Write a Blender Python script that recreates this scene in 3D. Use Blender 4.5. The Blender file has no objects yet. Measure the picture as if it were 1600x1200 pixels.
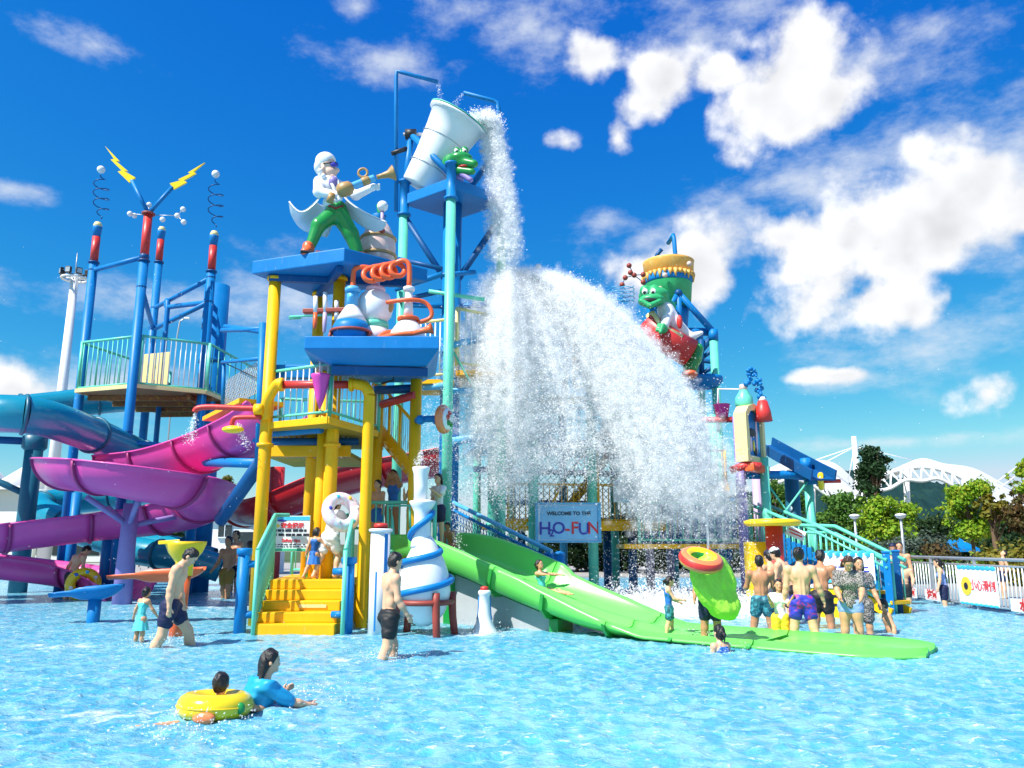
import bpy, bmesh, math, random
import numpy as np
from mathutils import Vector, Matrix
random.seed(7); RNG = np.random.default_rng(7)
rad = math.radians
sc = bpy.context.scene
COL = sc.collection
# ---------------------------------------------------------------- camera
CAM_H, FPX, PITCH = 1.45, 1250.0, math.atan(0.2)
cam_d = bpy.data.cameras.new('camera'); cam = bpy.data.objects.new('camera', cam_d); COL.objects.link(cam)
cam.location = (0, 0, CAM_H); cam.rotation_euler = (math.pi / 2 + PITCH, 0, 0)
cam_d.sensor_width = 36; cam_d.lens = 36 * FPX / 1600; cam_d.clip_end = 6000; cam_d.clip_start = 0.1
sc.camera = cam
SN, CS = math.sin(PITCH), math.cos(PITCH)
def ray(px, py):
    u, v = (px - 800) / FPX, (600 - py) / FPX
    return Vector((u, CS - v * SN, SN + v * CS))
def Wy(px, py, Y):                 # the point seen at a pixel, Y metres into the place
    d = ray(px, py); return Vector((d.x / d.y * Y, Y, CAM_H + d.z / d.y * Y))
def Wz(px, py, z):                 # the point seen at a pixel, at height z
    d = ray(px, py); t = (z - CAM_H) / d.z; return Vector((d.x * t, d.y * t, z))
def MPP(Y, z=CAM_H):               # metres per photo pixel there
    return (Y * CS + (z - CAM_H) * SN) / FPX
# ---------------------------------------------------------------- light
SUN = Vector((-0.62, -0.50, 0.98)).normalized()
sd = bpy.data.lights.new('sun', 'SUN'); sun = bpy.data.objects.new('sun', sd); COL.objects.link(sun)
sd.energy = 4.9; sd.angle = rad(0.53); sd.color = (1, .955, .88)
sun.rotation_euler = (-SUN).to_track_quat('-Z', 'Y').to_euler()
sc.view_settings.view_transform = 'Standard'; sc.view_settings.look = 'None'
EXPO = 0.62; sc.view_settings.exposure = EXPO; sc.view_settings.gamma = 1; sc.view_settings.use_curve_mapping = False
sc.cycles.max_bounces = 10; sc.cycles.diffuse_bounces = 6; sc.cycles.glossy_bounces = 3
sc.cycles.transparent_max_bounces = 24; sc.cycles.volume_bounces = 9; sc.cycles.volume_step_rate = 2.0
sc.cycles.use_denoising = True
# ---------------------------------------------------------------- sky
world = bpy.data.worlds.new('World'); sc.world = world; world.use_nodes = True
nt = world.node_tree; N = nt.nodes; L = nt.links
for n in list(N): N.remove(n)
def nd(tree, t, **kw):
    n = tree.nodes.new(t)
    for k, v in kw.items():
        setattr(n, k, v)
    return n
def mth(tree, op, a, b=None, c=None, clamp=False):
    n = tree.nodes.new('ShaderNodeMath'); n.operation = op; n.use_clamp = clamp
    for i, v in enumerate((a, b, c)):
        if v is None: continue
        if isinstance(v, (int, float)): n.inputs[i].default_value = v
        else: tree.links.new(v, n.inputs[i])
    return n.outputs[0]
def vmt(tree, op, a, b=None, scale=None):
    n = tree.nodes.new('ShaderNodeVectorMath'); n.operation = op
    for i, v in enumerate((a, b)):
        if v is None: continue
        if isinstance(v, (tuple, list, Vector)): n.inputs[i].default_value = v
        else: tree.links.new(v, n.inputs[i])
    if scale is not None: n.inputs['Scale'].default_value = scale
    return n
def smooth(tree, x, lo, hi):
    n = tree.nodes.new('ShaderNodeMapRange'); n.interpolation_type = 'SMOOTHSTEP'
    tree.links.new(x, n.inputs[0]); n.inputs[1].default_value = lo; n.inputs[2].default_value = hi
    return n.outputs[0]
def uw(px, py):
    d = ray(px, py).normalized(); return math.atan2(d.x, d.y), math.asin(d.z)
CUMULUS = [(1450,340,120,75),(1345,425,90,50),(1500,300,90,60),(1120,120,70,30),(1250,105,95,85),(1205,165,120,62),(1300,150,70,60),(1250,190,70,45),(1042,130,78,50),(1005,165,70,35),(965,212,26,30),(885,222,38,26),
  (1330,380,150,110),(1420,400,110,85),(1232,372,55,36),(1290,450,130,70),(1380,470,130,60),(1540,615,62,48),(1015,430,95,55),(1095,410,85,75),
  (930,85,60,40),(1580,330,80,60),(1305,587,60,14),(20,605,110,36)]
WISP = [(1450,230,190,60),(1540,320,120,90),(1330,300,120,50),(1380,560,150,30),(1090,50,150,60),(860,60,110,60),(830,30,140,70),(720,15,100,40),(600,95,150,34),(1400,90,150,60),(1150,15,120,40),(1430,240,230,75),(1490,255,170,70),(1340,275,150,42),(1250,300,90,30),(1560,260,170,130),(1250,285,120,45),(1500,535,210,70),
  (1120,360,130,70),(1000,380,120,50),(150,72,90,26),(560,12,40,26),(300,480,330,40),(15,295,50,18),(950,350,70,30),(1400,690,260,14),(100,600,260,50),(1350,590,120,25),(450,470,160,80)]
grp = bpy.data.node_groups.new('CloudDensity', 'ShaderNodeTree')
grp.interface.new_socket('Vector', in_out='INPUT', socket_type='NodeSocketVector')
grp.interface.new_socket('Cumulus', in_out='OUTPUT', socket_type='NodeSocketFloat')
grp.interface.new_socket('Wisp', in_out='OUTPUT', socket_type='NodeSocketFloat'); grp.interface.new_socket('Relief', in_out='OUTPUT', socket_type='NodeSocketFloat')
gi = nd(grp, 'NodeGroupInput'); go = nd(grp, 'NodeGroupOutput')
def noise(tree, vec, scale, detail, rough=.55, dist=0.0):
    n = tree.nodes.new('ShaderNodeTexNoise'); tree.links.new(vec, n.inputs['Vector'])
    n.inputs['Scale'].default_value = scale; n.inputs['Detail'].default_value = detail
    n.inputs['Roughness'].default_value = rough; n.inputs['Distortion'].default_value = dist
    return n.outputs['Fac']
sep = nd(grp, 'ShaderNodeSeparateXYZ'); grp.links.new(gi.outputs[0], sep.inputs[0])
az = mth(grp, 'ARCTAN2', sep.outputs[0], sep.outputs[1]); el = mth(grp, 'ARCSINE', sep.outputs[2])
cmb = nd(grp, 'ShaderNodeCombineXYZ'); grp.links.new(az, cmb.inputs[0]); grp.links.new(el, cmb.inputs[1])
def blobs(lst, k):
    acc = None
    for (px, py, rx, ry) in lst:
        a, e = uw(px, py)
        q = vmt(grp, 'SUBTRACT', cmb.outputs[0], (a, e, 0)).outputs[0]
        q = vmt(grp, 'MULTIPLY', q, (FPX / rx / 1.02, FPX / ry / 1.02, 0)).outputs[0]
        v = mth(grp, 'SUBTRACT', 1.0, vmt(grp, 'LENGTH', q).outputs['Value'])
        acc = v if acc is None else mth(grp, 'SMOOTH_MAX', acc, v, k)
    return acc
# the rest of the sky, outside the picture, carries the same kind of broken cloud
far = smooth(grp, mth(grp, 'ABSOLUTE', az), 0.66, 0.9)
high = smooth(grp, el, 0.72, 0.85)
outm = mth(grp, 'MAXIMUM', far, high)
g1 = noise(grp, gi.outputs[0], 2.6, 3)
gen = mth(grp, 'MULTIPLY', mth(grp, 'MULTIPLY_ADD', g1, 6.0, -3.35), outm)
gen = mth(grp, 'SUBTRACT', gen, mth(grp, 'MULTIPLY', mth(grp, 'SUBTRACT', 1.0, outm), 2.0))
n1 = noise(grp, gi.outputs[0], 8.0, 6, .60, .0)
def billow(scale, detail):
    v = grp.nodes.new('ShaderNodeTexVoronoi'); v.feature = 'F1'; v.normalize = True; v.inputs['Scale'].default_value = scale; v.inputs['Detail'].default_value = detail; v.inputs['Roughness'].default_value = .5
    wv_ = vmt(grp, 'ADD', gi.outputs[0], vmt(grp, 'SCALE', vmt(grp, 'SUBTRACT', nzc.outputs['Color'], (.5, .5, .5)).outputs[0], scale=.05).outputs[0]).outputs[0]
    grp.links.new(wv_, v.inputs['Vector']); return v.outputs['Distance']
nzc = grp.nodes.new('ShaderNodeTexNoise'); nzc.inputs['Scale'].default_value = 9; grp.links.new(gi.outputs[0], nzc.inputs['Vector'])
bl_ = billow(13.0, 2.0)
n2 = noise(grp, gi.outputs[0], 30.0, 4, .6, .0)
fb = mth(grp, 'ADD', mth(grp, 'ADD', mth(grp, 'MULTIPLY_ADD', n1, 2.6, -1.33), mth(grp, 'MULTIPLY_ADD', bl_, -3.2, .86)), mth(grp, 'MULTIPLY_ADD', n2, 1.2, -.6))
cu = mth(grp, 'MAXIMUM', mth(grp, 'MAXIMUM', blobs(CUMULUS, .25), gen), -1.5)
cu = mth(grp, 'ADD', mth(grp, 'MULTIPLY', cu, 1.35), fb)
st = vmt(grp, 'MULTIPLY', cmb.outputs[0], (6.0, 11.0, 1)).outputs[0]
n3 = noise(grp, st, 1.6, 6, .64, .0)
wi = mth(grp, 'MAXIMUM', mth(grp, 'MAXIMUM', blobs(WISP, .2), mth(grp, 'MULTIPLY', gen, .8)), -1.5)
wi = mth(grp, 'ADD', mth(grp, 'MULTIPLY', wi, .75), mth(grp, 'MULTIPLY_ADD', n3, 2.6, -1.52))
voff = vmt(grp, 'ADD', gi.outputs[0], (-.022, -.01, .032)).outputs[0]
shd = mth(grp, 'ADD', mth(grp, 'MULTIPLY', mth(grp, 'SUBTRACT', noise(grp, gi.outputs[0], 8.0, 3, .6), noise(grp, voff, 8.0, 3, .6)), 3.2), mth(grp, 'MULTIPLY', mth(grp, 'SUBTRACT', n2, noise(grp, voff, 22.0, 2, .6)), .9))
grp.links.new(cu, go.inputs[0]); grp.links.new(wi, go.inputs[1]); grp.links.new(shd, go.inputs[2])
tc = nd(nt, 'ShaderNodeTexCoord')
vd = vmt(nt, 'NORMALIZE', tc.outputs['Generated']).outputs[0]
ga = nd(nt, 'ShaderNodeGroup', node_tree=grp); L.new(vd, ga.inputs[0])
al = smooth(nt, ga.outputs[0], -.16, .80)
aw = mth(nt, 'MULTIPLY', smooth(nt, ga.outputs[1], -.25, 1.0), .75)
shade = ga.outputs[2]
thick = smooth(nt, ga.outputs[0], .6, 2.2)
lit = mth(nt, 'ADD', mth(nt, 'MULTIPLY_ADD', shade, .24, .95), mth(nt, 'MULTIPLY', thick, -.17), None)
lit = mth(nt, 'MINIMUM', mth(nt, 'MAXIMUM', lit, .60), 1.06)
sky = nd(nt, 'ShaderNodeTexSky'); sky.sky_type = 'NISHITA'; sky.sun_disc = False
sky.sun_elevation = math.asin(SUN.z); sky.sun_rotation = math.atan2(SUN.x, SUN.y)
sky.air_density = 1.0; sky.dust_density = 0.3; sky.ozone_density = 3.0; sky.altitude = 0
SKY_S = 0.085
SHOW = 2 ** EXPO * SKY_S       # graded like a polarised deep blue summer sky
sp0 = nd(nt, 'ShaderNodeSeparateColor'); L.new(sky.outputs[0], sp0.inputs[0]); gr = []
for i, (lo, tgt, pw) in enumerate(((2.36, .075, 2.7), (3.83, .47, 1.18), (5.91, .84, .34))):
    gr.append(mth(nt, 'MINIMUM', mth(nt, 'MULTIPLY', mth(nt, 'POWER', mth(nt, 'MULTIPLY', sp0.outputs[i], 1 / lo), pw), tgt / SHOW), (.62, .78, .92)[i] / SHOW))
skyc = nd(nt, 'ShaderNodeCombineColor')
for i in range(3): L.new(gr[i], skyc.inputs[i])
cc = nd(nt, 'ShaderNodeCombineColor')
for i, k in enumerate((.985, .995, 1.02)):
    L.new(mth(nt, 'MULTIPLY', lit, k / SHOW * 1.08), cc.inputs[i])
mx = nd(nt, 'ShaderNodeMixRGB'); L.new(aw, mx.inputs[0]); L.new(skyc.outputs[0], mx.inputs[1]); mx.inputs[2].default_value = (.86 / SHOW, .92 / SHOW, .99 / SHOW, 1)
mx2 = nd(nt, 'ShaderNodeMixRGB'); L.new(al, mx2.inputs[0]); L.new(mx.outputs[0], mx2.inputs[1]); L.new(cc.outputs[0], mx2.inputs[2])
bg = nd(nt, 'ShaderNodeBackground'); L.new(mx2.outputs[0], bg.inputs[0]); bg.inputs[1].default_value = SKY_S
wo = nd(nt, 'ShaderNodeOutputWorld'); L.new(bg.outputs[0], wo.inputs[0])
# ---------------------------------------------------------------- materials
def mat(name, col, rough=.4, var=.12, scale=3.0, bump=.0, bscale=30.0, metal=0.0, spec=.5, col2=None, c2lo=.5, c2hi=.7, coat=0.0, trans=0.0, wear=0.0):
    m = bpy.data.materials.new(name); m.use_nodes = True; t = m.node_tree
    b = t.nodes['Principled BSDF']
    tc = t.nodes.new('ShaderNodeTexCoord')
    nz = noise(t, tc.outputs['Object'], scale, 5, .6)
    v = mth(t, 'MULTIPLY_ADD', nz, var * 2, 1 - var)
    mxn = t.nodes.new('ShaderNodeMixRGB'); mxn.blend_type = 'MULTIPLY'; mxn.inputs[0].default_value = 1
    if col2 is not None:
        mm = t.nodes.new('ShaderNodeMixRGB'); mm.inputs[1].default_value = (*col, 1); mm.inputs[2].default_value = (*col2, 1)
        t.links.new(smooth(t, noise(t, tc.outputs['Object'], scale * 3.1, 4, .6), c2lo, c2hi), mm.inputs[0]); t.links.new(mm.outputs[0], mxn.inputs[1])
    else: mxn.inputs[1].default_value = (*col, 1)
    cb = t.nodes.new('ShaderNodeCombineColor')
    for i in range(3): t.links.new(v, cb.inputs[i])
    t.links.new(cb.outputs[0], mxn.inputs[2])
    out = mxn.outputs[0]
    if wear:                                   # faded scuffs and water marks on old paint
        wm = t.nodes.new('ShaderNodeMixRGB'); t.links.new(out, wm.inputs[1]); wm.inputs[2].default_value = (.55, .55, .52, 1)
        st = vmt(t, 'MULTIPLY', tc.outputs['Object'], (6, 6, 1.2)).outputs[0]
        t.links.new(mth(t, 'MULTIPLY', smooth(t, noise(t, st, 2.5, 8, .7), .58, .8), wear), wm.inputs[0]); out = wm.outputs[0]
        dm = t.nodes.new('ShaderNodeMixRGB'); t.links.new(out, dm.inputs[1]); dm.inputs[2].default_value = (.13, .075, .04, 1)      # grime and rust runs
        s2 = vmt(t, 'MULTIPLY', tc.outputs['Object'], (9, 9, .9)).outputs[0]
        t.links.new(mth(t, 'MULTIPLY', smooth(t, noise(t, s2, 2.1, 8, .7, .3), .57, .80), wear * 1.3), dm.inputs[0]); out = dm.outputs[0]
    t.links.new(out, b.inputs['Base Color'])
    b.inputs['Metallic'].default_value = metal
    b.inputs['Specular IOR Level'].default_value = spec
    if coat: b.inputs['Coat Weight'].default_value = coat; b.inputs['Coat Roughness'].default_value = .12
    rr = mth(t, 'MULTIPLY_ADD', nz, .25, rough - .12, clamp=True); t.links.new(rr, b.inputs['Roughness'])
    if bump:
        bp = t.nodes.new('ShaderNodeBump'); bp.inputs['Strength'].default_value = bump; bp.inputs['Distance'].default_value = .02
        t.links.new(noise(t, tc.outputs['Object'], bscale, 5, .6), bp.inputs['Height']); t.links.new(bp.outputs[0], b.inputs['Normal'])
    if trans:
        tr = t.nodes.new('ShaderNodeBsdfTranslucent'); t.links.new(out, tr.inputs[0])
        ms = t.nodes.new('ShaderNodeMixShader'); ms.inputs[0].default_value = trans
        t.links.new(b.outputs[0], ms.inputs[1]); t.links.new(tr.outputs[0], ms.inputs[2])
        t.links.new(ms.outputs[0], t.nodes['Material Output'].inputs[0])
    return m
M = dict(
  blue=mat('blue_paint', (.002, .185, .50), .45, .16, wear=.28, spec=.3),
  dblue=mat('navy_paint', (.004, .085, .26), .45, .2, wear=.15, spec=.3),
  lblue=mat('light_blue_paint', (.10, .42, .72), .4, .15),
  yellow=mat('yellow_paint', (.94, .47, .004), .45, .14, wear=.26, spec=.35),
  lemon=mat('lemon_plastic', (.92, .60, .01), .35, .06),
  cream=mat('cream_paint', (.80, .66, .30), .5, .15, wear=.4),
  teal=mat('mint_green_paint', (.13, .62, .45), .42, .14, wear=.35),
  dteal=mat('dark_teal_paint', (.012, .12, .19), .42, .2),
  red=mat('red_paint', (.62, .035, .03), .42, .15, wear=.35),
  orange=mat('orange_paint', (.82, .13, .035), .4, .14, wear=.2),
  brown=mat('red_brown_paint', (.30, .045, .03), .5, .2, wear=.2),
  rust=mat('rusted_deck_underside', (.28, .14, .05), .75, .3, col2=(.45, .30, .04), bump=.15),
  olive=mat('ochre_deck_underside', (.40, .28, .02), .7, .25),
  white=mat('white_gelcoat', (.80, .81, .83), .35, .09, wear=.22),
  pinkish=mat('pale_pink_paint', (.72, .50, .44), .5, .15, col2=(.80, .70, .62)),
  pink=mat('magenta_paint', (.72, .06, .40), .4, .12),
  lpink=mat('blush_plastic', (.85, .55, .66), .35, .1),
  purple=mat('purple_flume', (.70, .075, .36), .38, .14, 1.2, coat=.1, wear=.10, spec=.35),
  flangem=mat('dark_magenta_flange', (.34, .03, .17), .5, .2), flangeg=mat('dark_green_flange', (.03, .33, .05), .45, .15),
  pinkin=mat('pink_flume_inside', (.80, .10, .36), .34, .14, 1.2, coat=.25),
  violet=mat('lilac_paint', (.26, .20, .50), .5, .18, wear=.35),
  lilac=mat('pale_lilac_paint', (.52, .40, .58), .5, .15, wear=.3),
  tube=mat('teal_flume', (.004, .24, .36), .28, .14, 1.2, coat=.4, wear=.12),
  redfl=mat('red_flume', (.62, .018, .022), .3, .15, 1.2, coat=.3),
  gslide=mat('bright_green_slide', (.16, .70, .12), .32, .08, 1.0, coat=.12, spec=.35),
  wgreen=mat('green_gloss', (.012, .27, .05), .3, .15, coat=.3),
  croc=mat('crocodile_green', (.03, .40, .14), .4, .25, 6),
  gold=mat('bronze_paint', (.42, .25, .09), .4, .25, 8),
  skinst=mat('statue_skin', (.78, .52, .40), .5, .08),
  dark=mat('black_rubber', (.015, .015, .018), .5, .3),
  grey=mat('grey_render', (.40, .42, .44), .8, .15, bump=.1),
  steel=mat('galvanised_steel', (.50, .53, .56), .4, .12, metal=.6),
  lime=mat('lime_bag', (.45, .85, .08), .42, .08, 5, bump=.35, bscale=7, trans=.25),
  wall=mat('white_plaster', (.78, .79, .78), .8, .06),
  glass=mat('dark_window_glass', (.03, .04, .045), .08, .1),
  membrane=mat('white_membrane', (.84, .83, .80), .6, .05, trans=.15),
  trunk=mat('bark', (.16, .10, .06), .85, .3, 6, bump=.4),
  signb=mat('sign_blue_print', (.24, .56, .85), .35, .25, 1.5),
  signw=mat('white_sign_board', (.82, .86, .88), .4, .05),
  inkb=mat('black_print', (.02, .02, .04), .5, .05), inkr=mat('red_print', (.75, .04, .05), .5, .1),
  inkn=mat('navy_print', (.05, .05, .42), .5, .2), inky=mat('yellow_print', (.85, .6, .05), .5, .1), inkc=mat('cyan_print', (.05, .5, .75), .5, .2), inkg=mat('green_print', (.05, .45, .25), .5, .2),
  skin=mat('skin', (.66, .345, .19), .45, .07, 5, spec=.4), skin2=mat('tanned_skin', (.48, .23, .12), .45, .08, 5, spec=.4), skin3=mat('fair_skin', (.74, .43, .26), .45, .07, 5, spec=.4),
  hair=mat('black_hair', (.012, .010, .010), .35, .3, 40, bump=.5, bscale=60), hairb=mat('brown_hair', (.05, .022, .014), .35, .3, 30, bump=.5, bscale=50),
  navy=mat('navy_swimwear', (.008, .012, .06), .6, .2, 8), black=mat('black_swimwear', (.012, .012, .014), .6, .2),
  royal=mat('royal_print_swimwear', (.03, .035, .45), .55, .2, 4, col2=(.35, .03, .25), c2lo=.55, c2hi=.6),
  tealp=mat('teal_print_swimwear', (.015, .10, .15), .55, .2, 5, col2=(.05, .30, .38), c2lo=.5, c2hi=.56),
  olivec=mat('mustard_swimwear', (.30, .17, .02), .6, .2), turq=mat('turquoise_fabric', (.10, .62, .62), .65, .1, 5, bump=.3, bscale=14),
  cloth=mat('white_fabric', (.82, .81, .80), .75, .05, 5, bump=.3, bscale=12), cblue=mat('cobalt_fabric', (.02, .16, .55), .6, .15, 5), cteal=mat('teal_rash_shirt', (.01, .33, .60), .5, .15, 5, bump=.3, bscale=10),
  cred=mat('red_fabric', (.62, .03, .03), .6, .15), cyell=mat('yellow_fabric', (.85, .58, .03), .6, .1), leop=mat('leopard_print_fabric', (.40, .36, .34), .65, .1, 22, col2=(.03, .025, .025), c2lo=.44, c2hi=.54, bump=.2, bscale=12),
  ltblue=mat('sky_blue_fabric', (.25, .36, .70), .6, .1), eye=mat('eye_white', (.8, .8, .8), .2, 0), lips=mat('lips', (.42, .14, .12), .5, .1),
  ringy=mat('yellow_vinyl', (.93, .66, .008), .22, .05, coat=.4), ringo=mat('orange_vinyl', (.88, .24, .08), .25, .06, coat=.4), ringb=mat('blue_vinyl', (.02, .12, .5), .3, .06),
  ringp=mat('pink_print_vinyl', (.86, .62, .70), .25, .1, 4, col2=(.80, .82, .90), c2lo=.45, c2hi=.55, coat=.4),
)
# ---------------------------------------------------------------- mesh builder
class MB:
    def __init__(s): s.v = []; s.f = []; s.sm = []
    def add(s, vs, fs, smooth=False):
        o = len(s.v); s.v.extend([tuple(v) for v in vs])
        for i, f in enumerate(fs):
            s.f.append(tuple(o + k for k in f)); s.sm.append(smooth if isinstance(smooth, bool) else smooth[i])
        return s
    def bm(s, bm, smooth=False):
        bm.verts.ensure_lookup_table(); bm.verts.index_update()
        s.add([v.co.copy() for v in bm.verts], [[v.index for v in f.verts] for f in bm.faces], smooth); bm.free(); return s
    def box(s, c, size, rz=0, bev=.0, R=None):
        b = bmesh.new(); bmesh.ops.create_cube(b, size=1)
        for v in b.verts: v.co = Vector((v.co.x * size[0], v.co.y * size[1], v.co.z * size[2]))
        if bev: bmesh.ops.bevel(b, geom=list(b.edges), offset=min(bev, min(size) * .45), segments=2, affect='EDGES', profile=.6)
        R = R if R is not None else Matrix.Rotation(rz, 3, 'Z')
        for v in b.verts: v.co = R @ v.co + Vector(c)
        return s.bm(b)
    def prism(s, poly, h, bev=0):              # polygon (x,y,z) counter-clockwise or not, raised by h
        b = bmesh.new(); bv = [b.verts.new(p) for p in poly]; tv = [b.verts.new(Vector(p) + Vector((0, 0, h))) for p in poly]; n = len(poly)
        b.faces.new(bv); b.faces.new(tv)
        for i in range(n): b.faces.new([bv[i], bv[(i + 1) % n], tv[(i + 1) % n], tv[i]])
        bmesh.ops.recalc_face_normals(b, faces=b.faces)
        if bev: bmesh.ops.bevel(b, geom=list(b.edges), offset=bev, segments=2, affect='EDGES', profile=.6)
        return s.bm(b)
    def sweep(s, path, sec, up=(0, 0, 1), caps=True, closed=False, smooth=True, scale=None, roll=None):
        path = [Vector(p) for p in path]; n = len(path); k = len(sec); vs = []; prev = None
        for i, p in enumerate(path):
            a = path[(i - 1) % n if closed else max(i - 1, 0)]; c = path[(i + 1) % n if closed else min(i + 1, n - 1)]
            t = (c - a); t = t.normalized() if t.length > 1e-9 else Vector((0, 0, 1))
            u = Vector(up)
            if up is None or abs(t.dot(u)) > .98 or prev is not None and up == 'min': u = prev if prev is not None else Vector((0, 1, 0)) if abs(t.y) < .9 else Vector((1, 0, 0))
            lat = t.cross(u).normalized(); nu = lat.cross(t).normalized(); prev = nu
            if roll:
                r = roll[i]; lat, nu = lat * math.cos(r) + nu * math.sin(r), nu * math.cos(r) - lat * math.sin(r)
            q = scale[i] if scale else 1.0
            for (x, y) in sec: vs.append(p + lat * x * q + nu * y * q)
        fs = []
        for i in range(n if closed else n - 1):
            j = (i + 1) % n
            for m in range(k): fs.append((i * k + m, j * k + m, j * k + (m + 1) % k, i * k + (m + 1) % k))
        sm = [smooth] * len(fs)
        if caps and not closed: fs += [tuple(range(k)), tuple((n - 1) * k + m for m in reversed(range(k)))]; sm += [False, False]
        return s.add(vs, fs, sm)
    def tube(s, path, r, n=10, caps=True, closed=False, scale=None):
        # parallel-transported tube
        path = [Vector(p) for p in path]; m = len(path); vs = []
        T = []
        for i in range(m):
            a = path[(i - 1) % m if closed else max(i - 1, 0)]; c = path[(i + 1) % m if closed else min(i + 1, m - 1)]
            T.append((c - a).normalized())
        nrm = T[0].orthogonal().normalized()
        for i in range(m):
            nrm = (nrm - T[i] * nrm.dot(T[i])).normalized(); bi = T[i].cross(nrm)
            rr = (r[i] if isinstance(r, (list, tuple)) else r) * (scale[i] if scale else 1)
            for k in range(n):
                a = 2 * math.pi * k / n; vs.append(path[i] + (nrm * math.cos(a) + bi * math.sin(a)) * rr)
        fs = []
        for i in range(m if closed else m - 1):
            j = (i + 1) % m
            for k in range(n): fs.append((i * n + k, i * n + (k + 1) % n, j * n + (k + 1) % n, j * n + k))
        sm = [True] * len(fs)
        if caps and not closed: fs += [tuple(reversed(range(n))), tuple((m - 1) * n + k for k in range(n))]; sm += [False, False]
        return s.add(vs, fs, sm)
    def cyl(s, a, b, r0, r1=None, n=14): return s.tube([a, b], [r0, r0 if r1 is None else r1], n)
    def lathe(s, prof, c, axis=(0, 0, 1), n=24, sharp=False):
        c = Vector(c); ax = Vector(axis).normalized(); e1 = ax.orthogonal().normalized(); e2 = ax.cross(e1); k = len(prof); vs = []
        for (r, z) in prof:
            for i in range(n):
                a = 2 * math.pi * i / n; vs.append(c + ax * z + (e1 * math.cos(a) + e2 * math.sin(a)) * max(r, 1e-4))
        fs = [(j * n + i, j * n + (i + 1) % n, (j + 1) * n + (i + 1) % n, (j + 1) * n + i) for j in range(k - 1) for i in range(n)]
        sm = [not sharp] * len(fs); fs += [tuple(reversed(range(n))), tuple((k - 1) * n + i for i in range(n))]; sm += [False, False]
        return s.add(vs, fs, sm)
    def ball(s, c, r, n=14, sz=None, R=None):
        b = bmesh.new(); bmesh.ops.create_uvsphere(b, u_segments=n, v_segments=max(6, n * 2 // 3), radius=1)
        q = sz if sz is not None else (r, r, r)
        for v in b.verts:
            v.co = Vector((v.co.x * q[0], v.co.y * q[1], v.co.z * q[2]))
            if R is not None: v.co = R @ v.co
            v.co += Vector(c)
        return s.bm(b, True)
    def torus(s, c, R, r, axis=(0, 0, 1), n=28, m=10, a0=0, a1=2 * math.pi, rot0=None):
        ax = Vector(axis).normalized(); e1 = Vector(rot0) if rot0 is not None else ax.orthogonal().normalized(); e1 = (e1 - ax * e1.dot(ax)).normalized(); e2 = ax.cross(e1)
        full = abs(a1 - a0 - 2 * math.pi) < 1e-6; k = n if full else n + 1
        return s.tube([Vector(c) + (e1 * math.cos(a0 + (a1 - a0) * i / n) + e2 * math.sin(a0 + (a1 - a0) * i / n)) * R for i in range(k)], r, m, closed=full)
    def build(s, name, m, parent=None, label=None, kind=None, loc=None):
        base = Vector(loc) if loc is not None else Vector((0, 0, 0))
        if parent is not None and loc is None:
            w = Vector((0, 0, 0)); p = parent
            while p is not None: w += p.location; p = p.parent
            base = w
        me = bpy.data.meshes.new(name); V = [(x - base.x, y - base.y, z - base.z) for x, y, z in s.v]
        me.from_pydata(V, [], s.f); me.polygons.foreach_set('use_smooth', s.sm); me.update()
        o = bpy.data.objects.new(name, me); COL.objects.link(o)
        if isinstance(m, (list, tuple)):
            for k in m: me.materials.append(k)
        else: me.materials.append(m)
        if parent is not None: o.parent = parent
        elif loc is not None: o.location = base
        if label: o['label'] = label
        if kind: o['kind'] = kind
        return o
def tag(o, label, cat, group=None):
    o['label'] = label; o['category'] = cat
    if group: o['group'] = group
    return o
def thing(name, label, cat, loc, group=None):
    o = bpy.data.objects.new(name, None); COL.objects.link(o); o.location = Vector(loc); o.empty_display_size = .3
    return tag(o, label, cat, group)
def solo(mb, name, m, label, cat, loc, group=None):
    return tag(mb.build(name, m, loc=loc), label, cat, group)
def struct(mb, name, m, loc=(0, 0, 0)):
    o = mb.build(name, m, loc=loc); o['kind'] = 'structure'; return o
def inst(name, me, parent, wloc, rot=None):     # another piece sharing a mesh
    o = bpy.data.objects.new(name, me); COL.objects.link(o); w = Vector((0, 0, 0)); p = parent
    while p is not None: w += p.location; p = p.parent
    o.parent = parent; o.location = Vector(wloc) - w
    if rot is not None: o.rotation_euler = rot
    return o
def copy_tree(o, parent=None):
    c = o.copy(); COL.objects.link(c)
    if parent is not None: c.parent = parent
    for ch in list(o.children): copy_tree(ch, c)
    return c
def crom(pts, n=8, closed=False):
    P = [Vector(p) for p in pts]; out = []; m = len(P)
    for i in range(m if closed else m - 1):
        p0, p1, p2, p3 = (P[(i + d) % m] if closed else P[min(max(i + d, 0), m - 1)] for d in (-1, 0, 1, 2))
        for k in range(n):
            t = k / n; out.append(.5 * ((2 * p1) + (p2 - p0) * t + (2 * p0 - 5 * p1 + 4 * p2 - p3) * t * t + (3 * p1 - p0 - 3 * p2 + p3) * t ** 3))
    if not closed: out.append(P[-1])
    return out
def resample(path, step):
    P = [Vector(p) for p in path]; L_ = [0]
    for a, b in zip(P, P[1:]): L_.append(L_[-1] + (b - a).length)
    n = max(2, int(L_[-1] / step) + 1); out = []; j = 0
    for i in range(n + 1):
        d = L_[-1] * i / n
        while j < len(P) - 2 and L_[j + 1] < d: j += 1
        out.append(P[j].lerp(P[j + 1], (d - L_[j]) / max(L_[j + 1] - L_[j], 1e-9)))
    return out
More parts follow.
